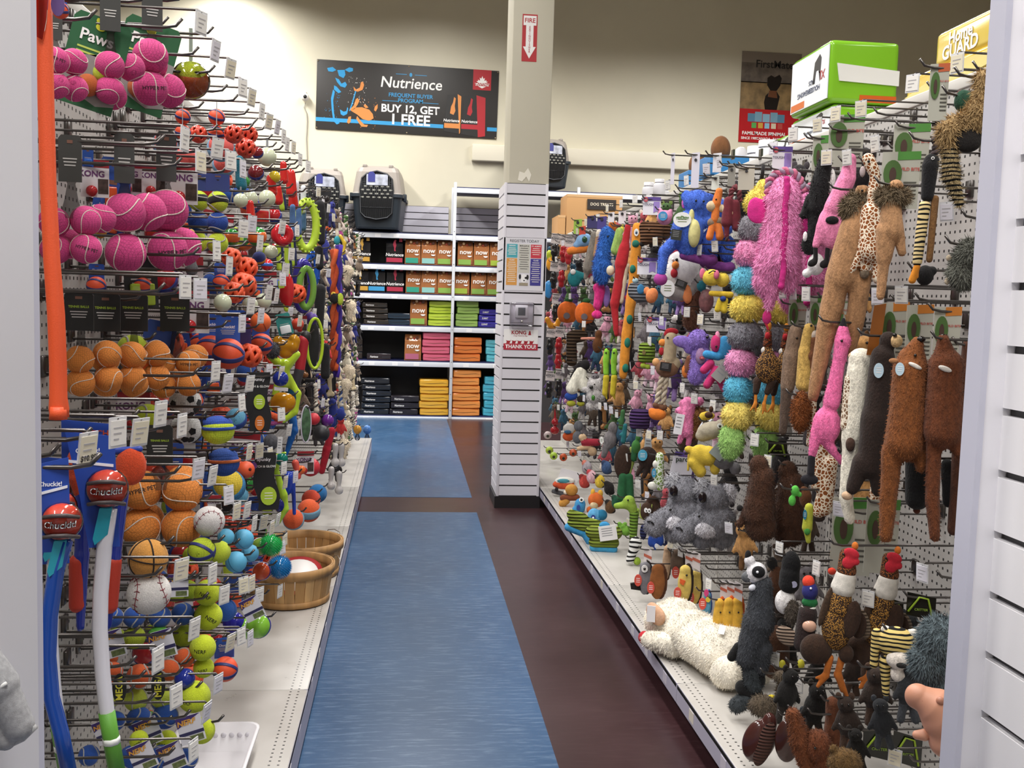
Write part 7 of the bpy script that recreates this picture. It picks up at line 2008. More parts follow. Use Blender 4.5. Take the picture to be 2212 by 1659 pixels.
# ---- koalas
KB = [e(1478,1062,34,34),e(1484,1110,40,44),k(1450,1112,1418,1138,22,24),k(1480,1140,1456,1152,20,20),e(1462,1088,22,20),e(1498,1150,26,20)]
toy('plush_koala','big grey plush koala with white belly and black nose',PT,1.17,[('body',KB,[('8a8a92',FZ)],{'fluff': 1.8,'fur': (5500,5,.9)}),('ear',[e(1452,1038,15,18)],[('a8a8ae',FZ)],{'fur': (700,8,.9)}),('ear',[e(1508,1048,16,20)],[('b4b2b8',FZ)],{'fur': (700,8,.9)}),('nose',[e(1452,1055,9,12,0,7,-30)],[('1a1013','gloss')]),('belly',[e(1463,1126,24,17,0,12,-24)],[('b9b7bd',FZ)],{'fur': (500,5,.9)})],[('eye',1447,1097,3,-24),('tube',[(1400,1127,-16),(1407,1124,-22),(1413,1131,-24)],2,'17151a','gloss','claws')],key='koala')
again('koala','plush_koala','second big grey plush koala behind the first',PT,62,14,1.27)
px_thing('brand_card','white card sign with lower case lettering above the koala','card',1.24,[('poly',[(1455,985),(1500,990),(1492,1040),(1445,1032)],0,2,'dcd9e2','paper','board'),('poly',[(1458,975),(1478,978),(1476,986),(1456,983)],-1,0,'5b4690','paper','band'),('txt','parc',1472,992,15,'2c3a2a',-1.5)],-8,uv=(1472,1008))
# ---- dark avocado cushions and flat animals above the deck
toy('flat_hedgehog','flat dark brown plush hedgehog with lime stitched edge',PT,1.2,[('body',[e(1346,998,20,38,0,9)],[('3a2417',FZ)]),('edge',[k(1362,968,1366,1000,4,4),k(1366,1000,1358,1032,4,4)],[('8a9a4a',FB)])])
toy('flat_hedgehog','flat dark brown plush bear with blue round tag',PT,1.2,[('body',[e(1398,988,22,24,0,10),k(1385,1010,1378,1025,6,5),k(1400,1010,1392,1030,6,5)],[('33211a',FZ)])],[('disc',1387,982,10,12,'4fa3c0',-11)])
toy('plush_frog','long dark green plush frog hanging low',PT,1.22,[('body',[k(1370,960,1368,990,8,7),k(1346,1030,1344,1075,9,10),k(1360,1030,1364,1075,8,8)],[('1f5a34',FB)])])
toy('plush_giraffe','white and green spotted plush giraffe with blue tag',PT,1.18,[('body',[k(1424,985,1424,1040,9,10),k(1426,1040,1426,1055,9,6)],[('e9efe0','spots')]),('foot',[e(1418,1003,9,10)],[('d8d6cc',FB)]),('foot',[e(1411,1050,11,9)],[('d8d6cc',FB)])],[('disc',1412,1020,5,10,'3f94bc',-11)])
toy('plush_gecko','green leafy plush turtle with teal card',PT,1.22,[('body',[e(1374,965,10,15),e(1378,945,6,8)],[('3f7a38',FB)])],[('tag',1400,950,16,40,'cfd8dc',-10,4)])
toy('plush_crocodile','lime plush crocodile with striped body hanging upright',PT,1.16,[('head',[e(1357,1085,14,16),k(1352,1090,1330,1093,9,6),k(1364,1095,1368,1105,11,9)],[('8aa83c',FB)]),('body',[k(1369,1108,1369,1160,10,8),k(1369,1160,1364,1175,7,4)],[('7fa832','cord')]),('arm',[k(1376,1100,1377,1112,4,3)],[('9ab84a',FB)])],[('eye',1354,1077,2,-13)])
toy('flat_monkey','flat brown plush monkey face with lime stitched edge',PT,1.18,[('body',[e(1396,1105,13,20,0,7),e(1410,1095,17,24,0,6,8)],[('3f2a1d',FB)]),('edge',[k(1383,1090,1384,1118,2,2),k(1384,1118,1396,1126,2,2),k(1408,1090,1404,1122,2,2)],[('9aa84a',FB)])],[('disc',1395,1101,4,5,'f4f4f2',-8,'eye_white'),('disc',1402,1102,4,5,'f4f4f2',-8,'eye_white'),('eye',1396,1102,1.6,-9),('eye',1402,1102,1.6,-9)])
toy('plush_bat','royal blue plush bat hanging under the koala arm',PT,1.16,[('wing',[e(1410,1165,10,18,0,5,0,15),e(1424,1160,9,20,0,5,0,-15),k(1414,1175,1416,1188,5,2)],[('2348a0',FB)])],[('disc',1418,1178,4,5,'dfe4ec',-6)])
toy('plush_bat','dark blue striped plush toy behind the royal blue bat',PT,1.24,[('body',[e(1440,1165,15,14),e(1390,1150,8,18)],[('232a60','cord')])])
toy('plush_zebra','black and white striped plush zebra low by the deck',PT,1.18,[('body',[e(1372,1175,14,17),k(1368,1188,1362,1210,10,9)],[('dcdcd8','stripes')]),('snout',[e(1377,1212,8,9)],[('97b53a',FB)])])
for i,(u,v) in enumerate(((1352,1148),(1344,1142))):
    toy('plush_gecko',['small bright green plush frog on the deck hooks','small lime plush frog behind the green one'][i],PT,1.2,[('body',[e(u,v,11,10),e(u - 6,v - 10,5,5),e(u + 6,v - 10,5,5)],[('6a9a34',FB)])])
def flat_toy(name,lab,u,v,w,h,c,c2,x,tagp=None,extra=()):
    toy(name,lab,PT,x,[('body',[e(u,v,w,h,0,7),e(u,v - h * .75,w * .8,w * .7,0,7)],[(c,FB)]),('back',[e(u + w * .45,v - h * .02,w * .9,h * 1.06,0,4,6)],[(c2,FB)])],([('disc',tagp[0],tagp[1],8,13,'cf4f40',-9)] if tagp else []) + list(extra))
flat_toy('flat_raccoon','flat grey plush raccoon with red round tag',1393,1250,14,36,'77757a','3a3a3c',1.09,(1378,1252),[('disc',1391,1226,7,8,'e4e2e0',-9,'eye_white'),('eye',1391,1226,3,-10),('poly',[(1362,1262),(1382,1258),(1386,1276),(1364,1274)],-4,4,'15120f',FB,'paw')])
flat_toy('flat_squirrel','flat orange brown plush squirrel with red round tag',1420,1258,17,38,'8c5528','5a3520',1.12,(1406,1268))
flat_toy('flat_rabbit','flat cream and brown plush rabbit behind the squirrel',1440,1215,9,40,'c9a888','4a3022',1.2)
flat_toy('flat_deer','flat spotted brown plush deer above the duck',1462,1215,14,26,'6a584a','4a3a30',1.22,(1460,1235))
flat_toy('flat_duck','flat yellow plush duck with red round tag',1479,1262,15,42,'d6bc62','2a1a12',1.16,(1464,1280),[('eye',1482,1240,2.4,-9),('poly',[(1468,1248),(1480,1252),(1476,1262),(1468,1258)],-11,-8,'d8602c',FB,'beak')])
flat_toy('flat_duck','flat yellow plush duck behind the first one',1503,1268,12,38,'cbb05a','2a1a12',1.22,(1492,1290))
flat_toy('flat_parrot','flat rainbow plush parrot with pink crest',1527,1310,9,34,'5fa0c0','2f4f9c',1.17,(1517,1302),[('disc',1524,1278,5,8,'d0407c',-9,'crest'),('disc',1528,1292,5,6,'d8bf3a',-9,'cheek'),('disc',1523,1350,5,7,'d8806c',-9,'tail_tip')])
for i,u in enumerate((1553,1573,1592)):
    flat_toy('flat_chick','flat yellow plush chick with orange edge, %s on its hook' % ['front','middle','rear'][i],u,1335 - 2 * i,13,44,'d8a83c','cf5a1f',1.16 + .03 * i,(1538,1362) if i == 0 else None,[('eye',u + 2,1320,2,-9)])
for i,(u,v) in enumerate(((1565,1272),(1580,1272),(1596,1274),(1490,1205),(1505,1208),(1400,1200))):
    px_thing('hang_card','small white and orange hanger card, %s along the flat toys' % ['fourth','fifth','sixth','second','third','first'][i],'card',1.2,[('poly',[(u - 9,v - 18),(u + 8,v - 12),(u + 8,v + 26),(u - 9,v + 18)],0,1.5,'d8d0d0','paper','board'),('poly',[(u - 9,v - 4),(u + 8,v + 2),(u + 8,v + 8),(u - 9,v + 2)],-1,0,'b8604a','paper','print_band')],-25,uv=(u,v))
# ---- low near band: lemur, penguin, duck, turkey, tiger
toy('plush_lemur','long dark grey plush lemur with white face and black eye patch',PT,1.12,[
    ('body',[k(1640,1260,1640,1340,22,32),k(1636,1340,1618,1420,32,26),k(1645,1400,1645,1440,24,18)],[('43464c',FZ)],{'fluff': 1.4,'fur': (4500,6,1,.9)}),('head',[e(1628,1235,22,24),e(1608,1245,12,12,1),e(1612,1210,11,12)],[('cfcdd0',FZ),('6a6c70',FZ)],{'fluff': 1}),('eye_patch',[e(1630,1228,14,13,0,9,-17)],[('15131a',FZ)]),('ear',[e(1608,1198,7,12)],[('17151a',FZ)]),('chin',[e(1620,1264,9,7,0,7,-12,-25)],[('d4d6e0',FB)]),
    ('hand',[k(1596,1400,1584,1424,9,10)],[('131214',FZ)]),('tail',[k(1626,1450,1632,1480,18,20),k(1620,1515,1600,1530,18,17)],[('3c4246',FZ)],{'fur': (1500,6,1)}),('tail_band',[k(1610,1490,1640,1505,16,16),e(1640,1470,18,22,0,14)],[('121114',FZ)])],[('eye',1627,1226,3,-26,'e8e8ee')])
toy('plush_penguin','black and white plush penguin with fuzzy grey wing',PT,1.18,[('body',[e(1706,1220,20,32),k(1704,1240,1704,1260,21,22)],[('121116',FZ)]),('belly',[e(1698,1300,22,28,0,16,-2)],[('d8d5d4',FZ)]),('wing',[e(1712,1318,14,28,0,9,-16)],[('5a5046',FZ)],{'fur': (800,7,1)})],[('disc',1712,1256,7,7,'b3b2cc',-20,'patch')])
toy('plush_bear','brown plush bear with dark ear behind the penguin',PT,1.26,[('body',[e(1674,1265,20,44),k(1680,1380,1680,1440,28,30),e(1662,1215,12,14,1)],[('4f2e18',FZ),('17120f',FZ)])])
toy('plush_mallard','plush mallard with glossy green and violet head',PT,1.16,[('head',[e(1747,1275,17,20),e(1748,1300,17,12,1)],[('2b2d74',FB),('1f6f3a',FB)]),('collar',[e(1747,1311,17,3,0,14)],[('d4d2c8',FB)]),('body',[k(1745,1325,1740,1390,20,22)],[('2a1a18',FZ)]),('beak',[e(1743,1255,13,14),e(1790,1228,9,8)],[('e2432c',FB)]),('breast',[e(1748,1347,15,13,0,10,-18)],[('cfa48c','gloss')]),('fan_tail',[e(1706,1380,26,20,0,6,0,30),e(1695,1370,14,14,0,6)],[('b39a86','cord')])],[('eye',1747,1265,2.6,-16,'e8e8ee')])
def turkey(du,dv,x,lab,key):
    toy('plush_turkey',lab,PT,x,[
        ('body',[k(1812 + du,1292 + dv,1812 + du,1310 + dv,24,26),e(1808 + du,1350 + dv,32,56,0,24)],[('c8913e','scales')]),('neck',[k(1820 + du,1245 + dv,1816 + du,1266 + dv,22,25)],[('d2cdc4',FB)]),('head',[k(1820 + du,1195 + dv,1822 + du,1228 + dv,15,20)],[('a8602a','scales')]),('comb',[e(1828 + du,1188 + dv,17,12,0,6,-14,20),e(1822 + du,1208 + dv,13,14,0,6,-16),e(1838 + du,1205 + dv,8,8,0,5,-14)],[('bf2233',FB)]),('beak',[e(1836 + du,1174 + dv,7,9)],[('d4772c',FB)]),
        ('wing',[e(1836 + du,1330 + dv,18,42,0,8,-18,8),e(1852 + du,1345 + dv,17,30,0,6,-4)],[('3a2416',FZ)]),('wing',[e(1782 + du,1310 + dv,9,46,0,7,-8,14)],[('45301f',FZ)]),('thigh',[e(1768 + du,1408 + dv,34,34,0,20)],[('3a2415',FZ)]),('thigh',[e(1830 + du,1410 + dv,16,20,0,14,-4)],[('3a2415',FZ)]),
        ('leg',[k(1798 + du,1424 + dv,1792 + du,1462 + dv,8,7),k(1790 + du,1466 + dv,1776 + du,1490 + dv,8,4),k(1792 + du,1464 + dv,1772 + du,1472 + dv,6,3)],[('b56420',FB)]),('leg',[k(1822 + du,1424 + dv,1816 + du,1456 + dv,8,7),k(1816 + du,1460 + dv,1838 + du,1506 + dv,9,4),k(1818 + du,1462 + dv,1826 + du,1494 + dv,7,4)],[('b56420',FB)]),('fan',[e(1862 + du,1345 + dv,16,34,0,6,8,-15)],[('a08a74','cord')])],[('eye',1812 + du,1190 + dv,2.6,-14)],key=key)
turkey(0,0,1.12,'plush turkey with red comb and long orange legs','turkey')
again('turkey','plush_turkey','second red combed plush turkey behind a price tag',PT,92,6,1.24,.98)
toy('plush_tiger','striped plush tiger head with white muzzle',PT,1.12,[('head',[e(1932,1385,40,34,0,26),k(1892,1370,1890,1440,11,8),k(1912,1430,1918,1500,12,7)],[('d6bd74','stripes')],{'fluff': 1}),('muzzle',[e(1938,1418,26,20,0,16,-18),e(1940,1450,17,18,0,12,-14)],[('cfc6bc',FZ)]),('ear',[e(1910,1360,10,9)],[('d8d2c6',FZ)]),('ear',[e(1966,1362,11,10)],[('d8d2c6',FZ)]),('nose',[e(1942,1424,11,6,0,6,-34)],[('15110f',FB)])],key='tiger')
again('tiger','plush_tiger','second striped tiger head behind the first',PT,52,-4,1.24,.85)
toy('plush_yak','shaggy blue grey plush monster beside the panel',PT,1.08,[('body',[e(2030,1380,46,50),e(2010,1430,40,40),k(2030,1430,2035,1475,28,22)],[('66747a',FZ)],{'fluff': 3,'fur': (6000,15,1.4)})],[('eye',2054,1370,4,-42,'3a3f44')])
toy('rubber_pig','smooth pink rubber pig leaning out beside the panel','toy',1.02,[('body',[e(2040,1545,50,56,0,42),k(1985,1505,2010,1520,24,36),e(1975,1510,18,24),e(2045,1600,36,36)],[('d0957a','plastic')],{'k': .12}),('leg',[k(2000,1592,1986,1594,13,10)],[('d0957a','plastic')]),('ear',[e(2024,1500,9,9,0,8,-30)],[('b87f68','plastic')]),('hoof',[e(1981,1596,4,5)],[('4a3a34','plastic')])],[('eye',1990,1508,2.4,-24,'b86a5a')])
# ---- lowest right corner
toy('plush_goose','dark maroon leather look plush goose with printed wing lying low',PT,1.04,[('body',[e(1640,1600,34,50,0,22,0,18),e(1660,1560,16,24)],[('43231f','gloss')]),('wing',[e(1650,1600,18,52,0,10,-16,16)],[('5a3428','cord')])])
toy('plush_goose','second maroon plush goose behind the first',PT,1.1,[('body',[e(1700,1600,26,48,0,16)],[('3a1f1a','gloss')])])
toy('plush_possum','grey brown shaggy plush possum with yellow beak low',PT,1.16,[('body',[e(1655,1528,34,24,0,20),e(1690,1460,22,16),e(1700,1490,24,26)],[('5f5242',FZ)],{'fluff': 2,'fur': (2200,8,1)}),('beak',[e(1668,1506,8,5)],[('d6c03a',FB)])])
toy('plush_squirrel','russet plush squirrel with bushy tail in the lowest row',PT,1.1,[('tail',[k(1712,1545,1730,1600,14,22),k(1730,1600,1745,1650,22,18)],[('7d4524',FZ)],{'fluff': 1.6,'fur': (2500,6,1)}),('body',[e(1765,1610,32,36),e(1780,1640,26,26)],[('6f3a1c',FZ)],{'fluff': 1,'fur': (1800,5,1)})],[('eye',1758,1602,3,-30)])
toy('plush_squirrel','russet plush squirrel tail behind the price tag low',PT,1.18,[('tail',[k(1798,1520,1802,1580,16,20),e(1812,1600,24,30)],[('6a3a1f',FZ)],{'fluff': 1.4})])
toy('plush_bear','olive brown plush bear top in the lowest row',PT,1.1,[('body',[e(1825,1650,36,34),e(1800,1622,9,12)],[('6b4f28',FZ)],{'fluff': 1.4,'fur': (1600,5,1)})])
DK = [small_plush('1d1916','2c2520'),small_plush('2f2119','4a3426'),small_plush('24262a','3a3d42')]
for i,(u,v,h) in enumerate(((1700,1390,130),(1890,1500,140),(1965,1490,150),(1700,1500,130),(1830,1560,130),(1990,1440,150),(1760,1530,130),(1845,1450,120),(1905,1560,120),(1765,1460,120),(1680,1320,120),(1735,1580,110),(1850,1620,110),(1880,1400,130),(1960,1380,130))):
    put(DK[i % 3],'dark_plush',['black','dark brown','charcoal'][i % 3] + ' plush in the dark low row, ' + ['behind the penguin','under the tiger','deep beside the pink pig','behind the possum','behind the low tag','behind the blue grey monster','over the russet squirrel','behind the turkey legs','under the dark cards','behind the mallard tail','behind the lemur back','behind the russet tail','beside the olive bear','behind the second turkey','behind the second tiger'][i],PT,u,v,h,1.3 + .02 * (i % 3) if v + h / 2 < 1560 else 1.15,rz=-25 + 13 * (i % 4),ry=-8 + 5 * (i % 4))
for i,(u,v,w,h) in enumerate(((1900,1610,70,70),(1960,1620,60,80),(1990,1310,60,60),(1930,1320,40,60),(1680,970,40,36),(1640,960,36,32))):
    px_thing('dark_card','black and lime toy card with curved strap ' + ['under the lowest tag','beside the pink pig','over the blue grey monster','over the tiger head','behind the lime caterpillar tail','beside the lime caterpillar tail'][i],'card',1.3,[('poly',[(u - w / 2,v - h / 2),(u + w / 2,v - h / 3),(u + w / 2,v + h / 2),(u - w / 2,v + h / 3)],0,2,'181914','gloss','board'),('tube',[(u - w * .45,v + h * .2,-3),(u - w * .1,v - h * .35,-5),(u + w * .2,v - h * .3,-5),(u + w * .4,v + h * .4,-3)],2.2,'9ab82c','rubber','lime_strap'),('txt','CRITTER',u,v + h * .12,w * .12,'8aa83c',-1.5)],-15,uv=(u,v))
for i,(u,v,r_) in enumerate(((1690,1435,7),(1730,1435,8))):
    toy('yellow_clip','small yellow plastic duck feet %s the low dark row' % ['in','deeper in'][i],'toy',1.22,[('body',[e(u,v,r_,r_ * 1.4)],[('d8cf3a','plastic')])])
# extra fillers behind the front rows so that the board does not show bare where the photo is crowded
RP = random.Random(23)
FP = [small_plush('6a5a4c','4a3a30'),small_plush('8a8488','b9b4b4'),small_plush('a0444c','d0c4b8'),small_plush('3f6a84','2a3f5a'),small_plush('b98a54','7a5430'),small_plush('5a3f78','8a70a8'),small_plush('4a6a3a','7a944a'),small_plush('2a2628','4a4448'),small_plush('c890a4','e0c0cc'),nyl_bone('9a6a3c')]
FN = ['taupe plush critter','grey plush critter','red plush critter','steel blue plush critter','caramel plush critter','violet plush critter','moss green plush critter','black plush critter','pale pink plush critter','brown chew bone on card']
for r in range(8):
    z = .52 + r * .2
    yv = 2.95 + (r % 2) * .1
    while yv < 9.2:
        i = RP.choice((0,1,4,7,7,0)) if yv < 4.2 else RP.randrange(10)
        pr = FP[i]
        h = RP.uniform(.16,.22)
        x = RP.uniform(1.27,1.36) if yv > 4.4 else RP.uniform(1.38,1.43)
        s = h / (pr.hi.z - pr.lo.z)
        c = (pr.lo + pr.hi) / 2 * s
        build('small_plush','%s on the deep %s hooks of the plush gondola' % (FN[i],['lowest','low','low','middle','middle','high','high','topmost'][r]),'plush toy',pr,Vector((x,yv,z)) - c,Euler((0,R(RP.uniform(-10,10)),R(RP.uniform(-60,20)))),s,'deep row %s, %s level' % (FN[i],['lowest','low','low','middle','middle','high','high','topmost'][r]))
        HANG[1].append((yv,z + h / 2,x,FN[i]))
        yv += RP.uniform(.22,.34)
# ---- toys lying on the deck
LC = mat('d6cfc0',FZ)
def lamb_part(nm,sh,m,n=0,fl=.005):
    me = blob(nm,sh,[m],40,.03,fl,30)
    return (nm,me,None,[('fur',furmesh(me,n,.01,.0016))] if n else [])
LAMB = Proto([lamb_part('body',[E(.04,0,.1,.18,.125,.1),E(.16,0,.1,.12,.135,.1),E(-.08,0,.1,.12,.11,.1)],LC,9000),lamb_part('head',[E(-.21,.01,.12,.1,.1,.09),E(-.28,-.03,.1,.065,.07,.07)],LC,4000),lamb_part('ear',[E(-.22,-.09,.15,.07,.02,.045)],mat('d0a484',FB)),lamb_part('ear',[E(-.24,.1,.14,.05,.03,.04)],LC),
              lamb_part('arm',[K((-.08,-.09,.06),(-.19,-.125,.05),.05,.04)],LC,1200),lamb_part('arm',[K((-.1,.1,.06),(-.26,.13,.05),.045,.035)],LC,900),lamb_part('hoof',[E(-.235,-.13,.045,.03)],mat('b0202c',FB)),lamb_part('hoof',[E(-.3,.13,.05,.028)],mat('b0202c',FB)),lamb_part('leg',[E(.27,-.065,.066,.066)],LC,1200),lamb_part('leg',[E(.27,.07,.064,.064)],LC,1200),
              ('hang_tag',G().box(-.018,.018,-.002,.002,-.035,.035).make('hang_tag',mat('e6e4e8','paper')),rel(-.2,-.125,.16) @ rotm(0,0,50)),('care_tag',G().box(-.012,.012,-.001,.001,-.02,.02).make('care_tag',W_),rel(.2,-.05,.21) @ rotm(-50,0,40))])
build('plush_lamb','large cream plush lamb lying face down on the steel deck',PT,LAMB,(1.12,3.53,.158),Euler((0,0,R(-72))),.9)
toy('snake_coil','lime corduroy coiled snake toy with sky blue base',PT,1.17,[('coil',[k(1278,1150,1330,1150,14,14),k(1285,1172,1326,1172,13,12)],[('96a838','cord')]),('base',[k(1283,1184,1326,1186,9,9)],[('3f9ac8',FB)]),('head',[e(1305,1135,12,9)],[('3a90c4',FB)])],[('tag',1312,1147,38,32,'e4e2e2',-17,-10)],hang=False,z=.15,y=.04)
toy('snake_coil','lime corduroy coil with blue frog feet beside the other coil',PT,1.14,[('coil',[k(1234,1112,1258,1120,11,12),k(1236,1130,1262,1138,11,12),k(1266,1130,1290,1134,14,12)],[('98ac3c','cord')]),('feet',[k(1228,1140,1256,1150,9,9),k(1262,1150,1275,1168,9,10)],[('3a90c4',FB)])],hang=False,z=.15,y=.04)
toy('plush_frog','sky blue plush frog with big eyes on the deck',PT,1.16,[('body',[e(1253,1090,12,14),e(1250,1100,14,9)],[('3f8fc4',FB)])],[('disc',1255,1077,5,5,'f4f4f2',-11,'eye_white'),('eye',1255,1077,2.6,-12),('disc',1249,1094,4,6,'23408c',-13,'spot')],hang=False,z=.15,y=.04)
toy('plush_frog','sky blue plush panda faced frog sitting on the coil',PT,1.15,[('body',[e(1283,1114,14,16),e(1300,1112,12,12,1)],[('5aa0cc',FB),('1f6f94',FB)])],[('disc',1281,1116,5,6,'23307c',-13,'eye_patch'),('eye',1281,1116,2.4,-14,'e8ecf0')],hang=False,z=.15,y=.04)
toy('plush_fox','small orange plush fox with yellow ears on the deck',PT,1.18,[('body',[e(1287,1080,17,17),e(1276,1102,9,8)],[('cc6426',FB)]),('muzzle',[e(1283,1090,9,8,0,8,-11)],[('cbb690',FB)]),('ear',[e(1280,1064,5,9)],[('dba83a',FB)]),('ear',[e(1296,1066,6,9)],[('dba83a',FB)])],hang=False,z=.15,y=.04)
toy('plush_dog','caramel plush dog with rust bone on the deck',PT,1.18,[('body',[e(1234,1058,14,13),e(1222,1082,10,9),e(1216,1088,9,9)],[('c0883a',FB)]),('bone',[k(1216,1076,1246,1074,7,7)],[('7a3f24',FB)]),('snout',[e(1222,1064,5,5)],[('ded2c0',FB)])],hang=False,z=.15,y=.04)
toy('toy_van','orange and white toy camper van on card standing on the deck','toy',1.16,[('body',[e(1217,1047,24,10,0,10),e(1220,1038,22,8,1,10)],[('c8502c',FB),('d6d4cc',FB)]),('window',[e(1216,1037,14,5,0,3,-9)],[('4a8f9c',FB)]),('wheel',[e(1202,1056,4,4,0,4,-9)],[('17151a',FB)]),('base',[k(1196,1062,1228,1070,5,5)],[('4a4a4e',FB)])],[('poly',[(1212,1012),(1256,1022),(1244,1048),(1204,1036)],8,10,'dcd9dc','paper','header_card')],hang=False,z=.15,y=.04)
for i,(u,v,c,c2) in enumerate(((1262,1040,'b8443c','8c2c2c'),(1278,1030,'c8a0a8','a83a40'),(1296,1040,'c8aa34','2a2620'),(1268,1010,'9a9298','b86a5a'),(1310,1010,'3f5a84','2a3a5c'),(1316,1055,'241c1a','1a1614'),(1318,1095,'6a4a2c','241c1a'),(1332,1085,'1c5a40','15442f'))):
    toy('small_plush',['red plush crab','pink and red plush bird','yellow and black plush bee','grey and coral plush mouse','steel blue fuzzy plush ball','black shaggy plush bear','brown plush beaver','dark green plush frog'][i] + ' hung low over the deck end',PT,1.2,[('body',[e(u,v,11,14),e(u - 6,v - 10,6,6,1),e(u + 6,v + 8,7,6,1)],[(c,FZ),(c2,FZ)],{'fluff': 1.2})])
# ---- packages on top of the plush gondola
t = link('top_shelf',G().rbox(0,.5,0,7 * SEC,-.03,0,.003).make('top_shelf',M_PUTTY),RUN_R,(PXR + .05 - RUN_R.location.x,0,GTOP))
link('rear_panel',G().box(.47,.5,0,7 * SEC,-GTOP,-.03).make('rear_panel',mat('b9b6b0','paint')),t)
def pad_pack(label,w_m,h_m,d_m,x,y,zb,rz):
    t = thing('pad_package',label,'package',(x,y,zb),R(rz))
    link('wrap',G().rbox(-w_m / 2,w_m / 2,-d_m / 2,d_m / 2,0,h_m,.02,seg=3).make('wrap',mat('7cb82c','gloss')),t)
    yf = -d_m / 2 - .0015
    link('white_strip',G().prism([(-w_m * .4,h_m * .62),(w_m * .5,h_m * .54),(w_m * .5,h_m * .3),(-w_m * .36,h_m * .34)],yf - .004,yf).make('white_strip',mat('e4e4e2','gloss')),t)
    link('orange_band',G().box(-w_m * .05,w_m * .48,yf,yf + .002,.004,.03).make('orange_band',mat('c8602c','gloss')),t)
    sx = -w_m / 2 - .002
    s = link('side_panel',G().box(sx,sx + .003,-d_m * .48,d_m * .48,.015,h_m - .015).make('side_panel',mat('dde2ea','gloss')),t)
    Mx = lambda y_,z_: Matrix.Translation((sx - .001,y_,z_)) @ Matrix.Rotation(-PI / 2,4,'Z') @ Matrix.Rotation(PI,4,'Y')
    for st,sz,y_,z_,c in (('HOUSEBREAKING',h_m * .12,.0,h_m * .32,'2a3a5c'),('PADS',h_m * .11,-.03,h_m * .45,'2a3a5c'),('XL',h_m * .2,-d_m * .33,h_m * .5,'b0302c')):
        o = link('lettering',TM(text(st,sz,.02),mat(c,'paper')),s)
        o.matrix_local = Mx(y_,z_)
    link('dog_picture',G().prism([(d_m * .1,h_m * .4),(d_m * .14,h_m * .75),(d_m * .2,h_m * .8),(d_m * .26,h_m * .85),(d_m * .3,h_m * .78),(d_m * .28,h_m * .4),(d_m * .24,h_m * .6),(d_m * .18,h_m * .6),(d_m * .15,h_m * .4)],0,.002,0,Matrix.Translation((sx - .001,0,0)) @ Matrix.Rotation(-PI / 2,4,'Z')).make('dog_picture',mat('2c2a2c','paper')),s)
    link('orange_corner',G().box(sx - .001,sx,d_m * .1,d_m * .46,.02,h_m * .2).make('orange_corner',mat('d8702c','paper')),s)
    return t
yy = 3.62
w1 = (onY(1942,150,yy) - onY(1792,150,yy)).length
z0 = onY(1800,220,yy).z; z1 = onY(1800,84,yy).z
x0 = onY(1792,150,yy).x
pad_pack('green and white housebreaking pad package on top of another',w1,z1 - z0,.37,x0 + w1 / 2,yy + .185,z0,0)
pad_pack('green and white pad package under the top one behind cards',w1 * 1.05,z0 - GTOP - .004,.4,x0 + w1 / 2 + .03,yy + .21,GTOP + .002,0)
pad_pack('green and white pad package farther back on the top shelf',w1,z0 - GTOP - .03,.3,x0 + w1 / 2 + .06,yy + .6,GTOP + .002,0)
for i,(y0,y1,za,zb_,lab) in enumerate(((2.2,3.08,GTOP + .003,2.225,'yellow glossy pad package lying under the home guard box'),(2.15,2.95,2.228,2.33,'yellow home guard pad package on top of the glossy one'))):
    t = thing('yellow_package',lab,'package',(1.56 + .02 * i,y1,za),-PI / 2)      # its long side faces the aisle
    L_ = y1 - y0
    link('wrap',G().rbox(0,L_,0,.42,0,zb_ - za,.018,seg=3).make('wrap',mat('d8c05a' if i else 'cfb13c','gloss')),t)
    if i:
        txt_part(t,'Home',.05,W_,.14,.068,-.002,.03)
        txt_part(t,'GUARD',.055,W_,.14,.03,-.002,.03)
        txt_part(t,'Training pads',.025,BK,.38,.07,-.002)
    else:
        link('fold',G().prism([(.0,.02),(.3,.07),(.6,.05),(.5,.03),(.2,.0)],-.004,.01).make('fold',mat('e4d48c','gloss')),t)
# bottles and boxes farther along the top
def bottle(u,v0,v1,y,c,lab):
    a,b = onY(u,v0,y),onY(u,v1,y)
    h = a.z - max(b.z,GTOP)
    h = max(.1,h)
    r_ = h * .32
    t = thing('jar',lab,'jar',(a.x,y,GTOP + .002))
    link('body',G().lathe([(.001,0),(r_,0),(r_,h * .68),(r_ * .9,h * .76),(r_ * .66,h * .8),(r_ * .66,h * .84)],seg=24).make('body',mat(c,'plastic')),t)
    link('lid',G().lathe([(r_ * .78,h * .83),(r_ * .78,h),(.001,h)],seg=24).make('lid',mat('ecebf0','plastic')),t)
for u,v0,y,lab in ((1402,395,6.4,'white plastic supplement jar beside the blue box on the top shelf'),(1425,388,6.1,'white plastic supplement jar touching the blue box on the top shelf'),(1432,400,6.75,'white plastic supplement jar behind the other jars on the top shelf'),(1660,305,5.0,'white spray jar beside the pad packages'),(1636,318,5.3,'tall white jar with black cap zone beside the pad packages')):
    bottle(u,v0,450,y,'e2e1e6',lab)
for i,(u,y,w,h,c,lab) in enumerate(((1475,5.6,.2,.1,'2f7ab8','blue flat box of brown loaves on the top shelf'),(1520,5.0,.2,.1,'2f7ab8','second blue flat box on the top shelf'))):
    a = onY(u,400,y)
    t = thing('treat_box',lab,'box',(a.x + .1,y,GTOP + .002))
    link('box',G().rbox(-w / 2,w / 2,-.1,.1,0,h,.006).make('box',mat(c,'paper')),t)
    link('loaf',blob('loaf',[E(-.02,0,h + .04,.05,.05,.07)],[mat('8a5a34','fur')],14),t)
t = thing('pet_brush','white pet brush head standing above the top shelf','brush',(onY(1600,340,5.6).x,5.6,GTOP + .002))
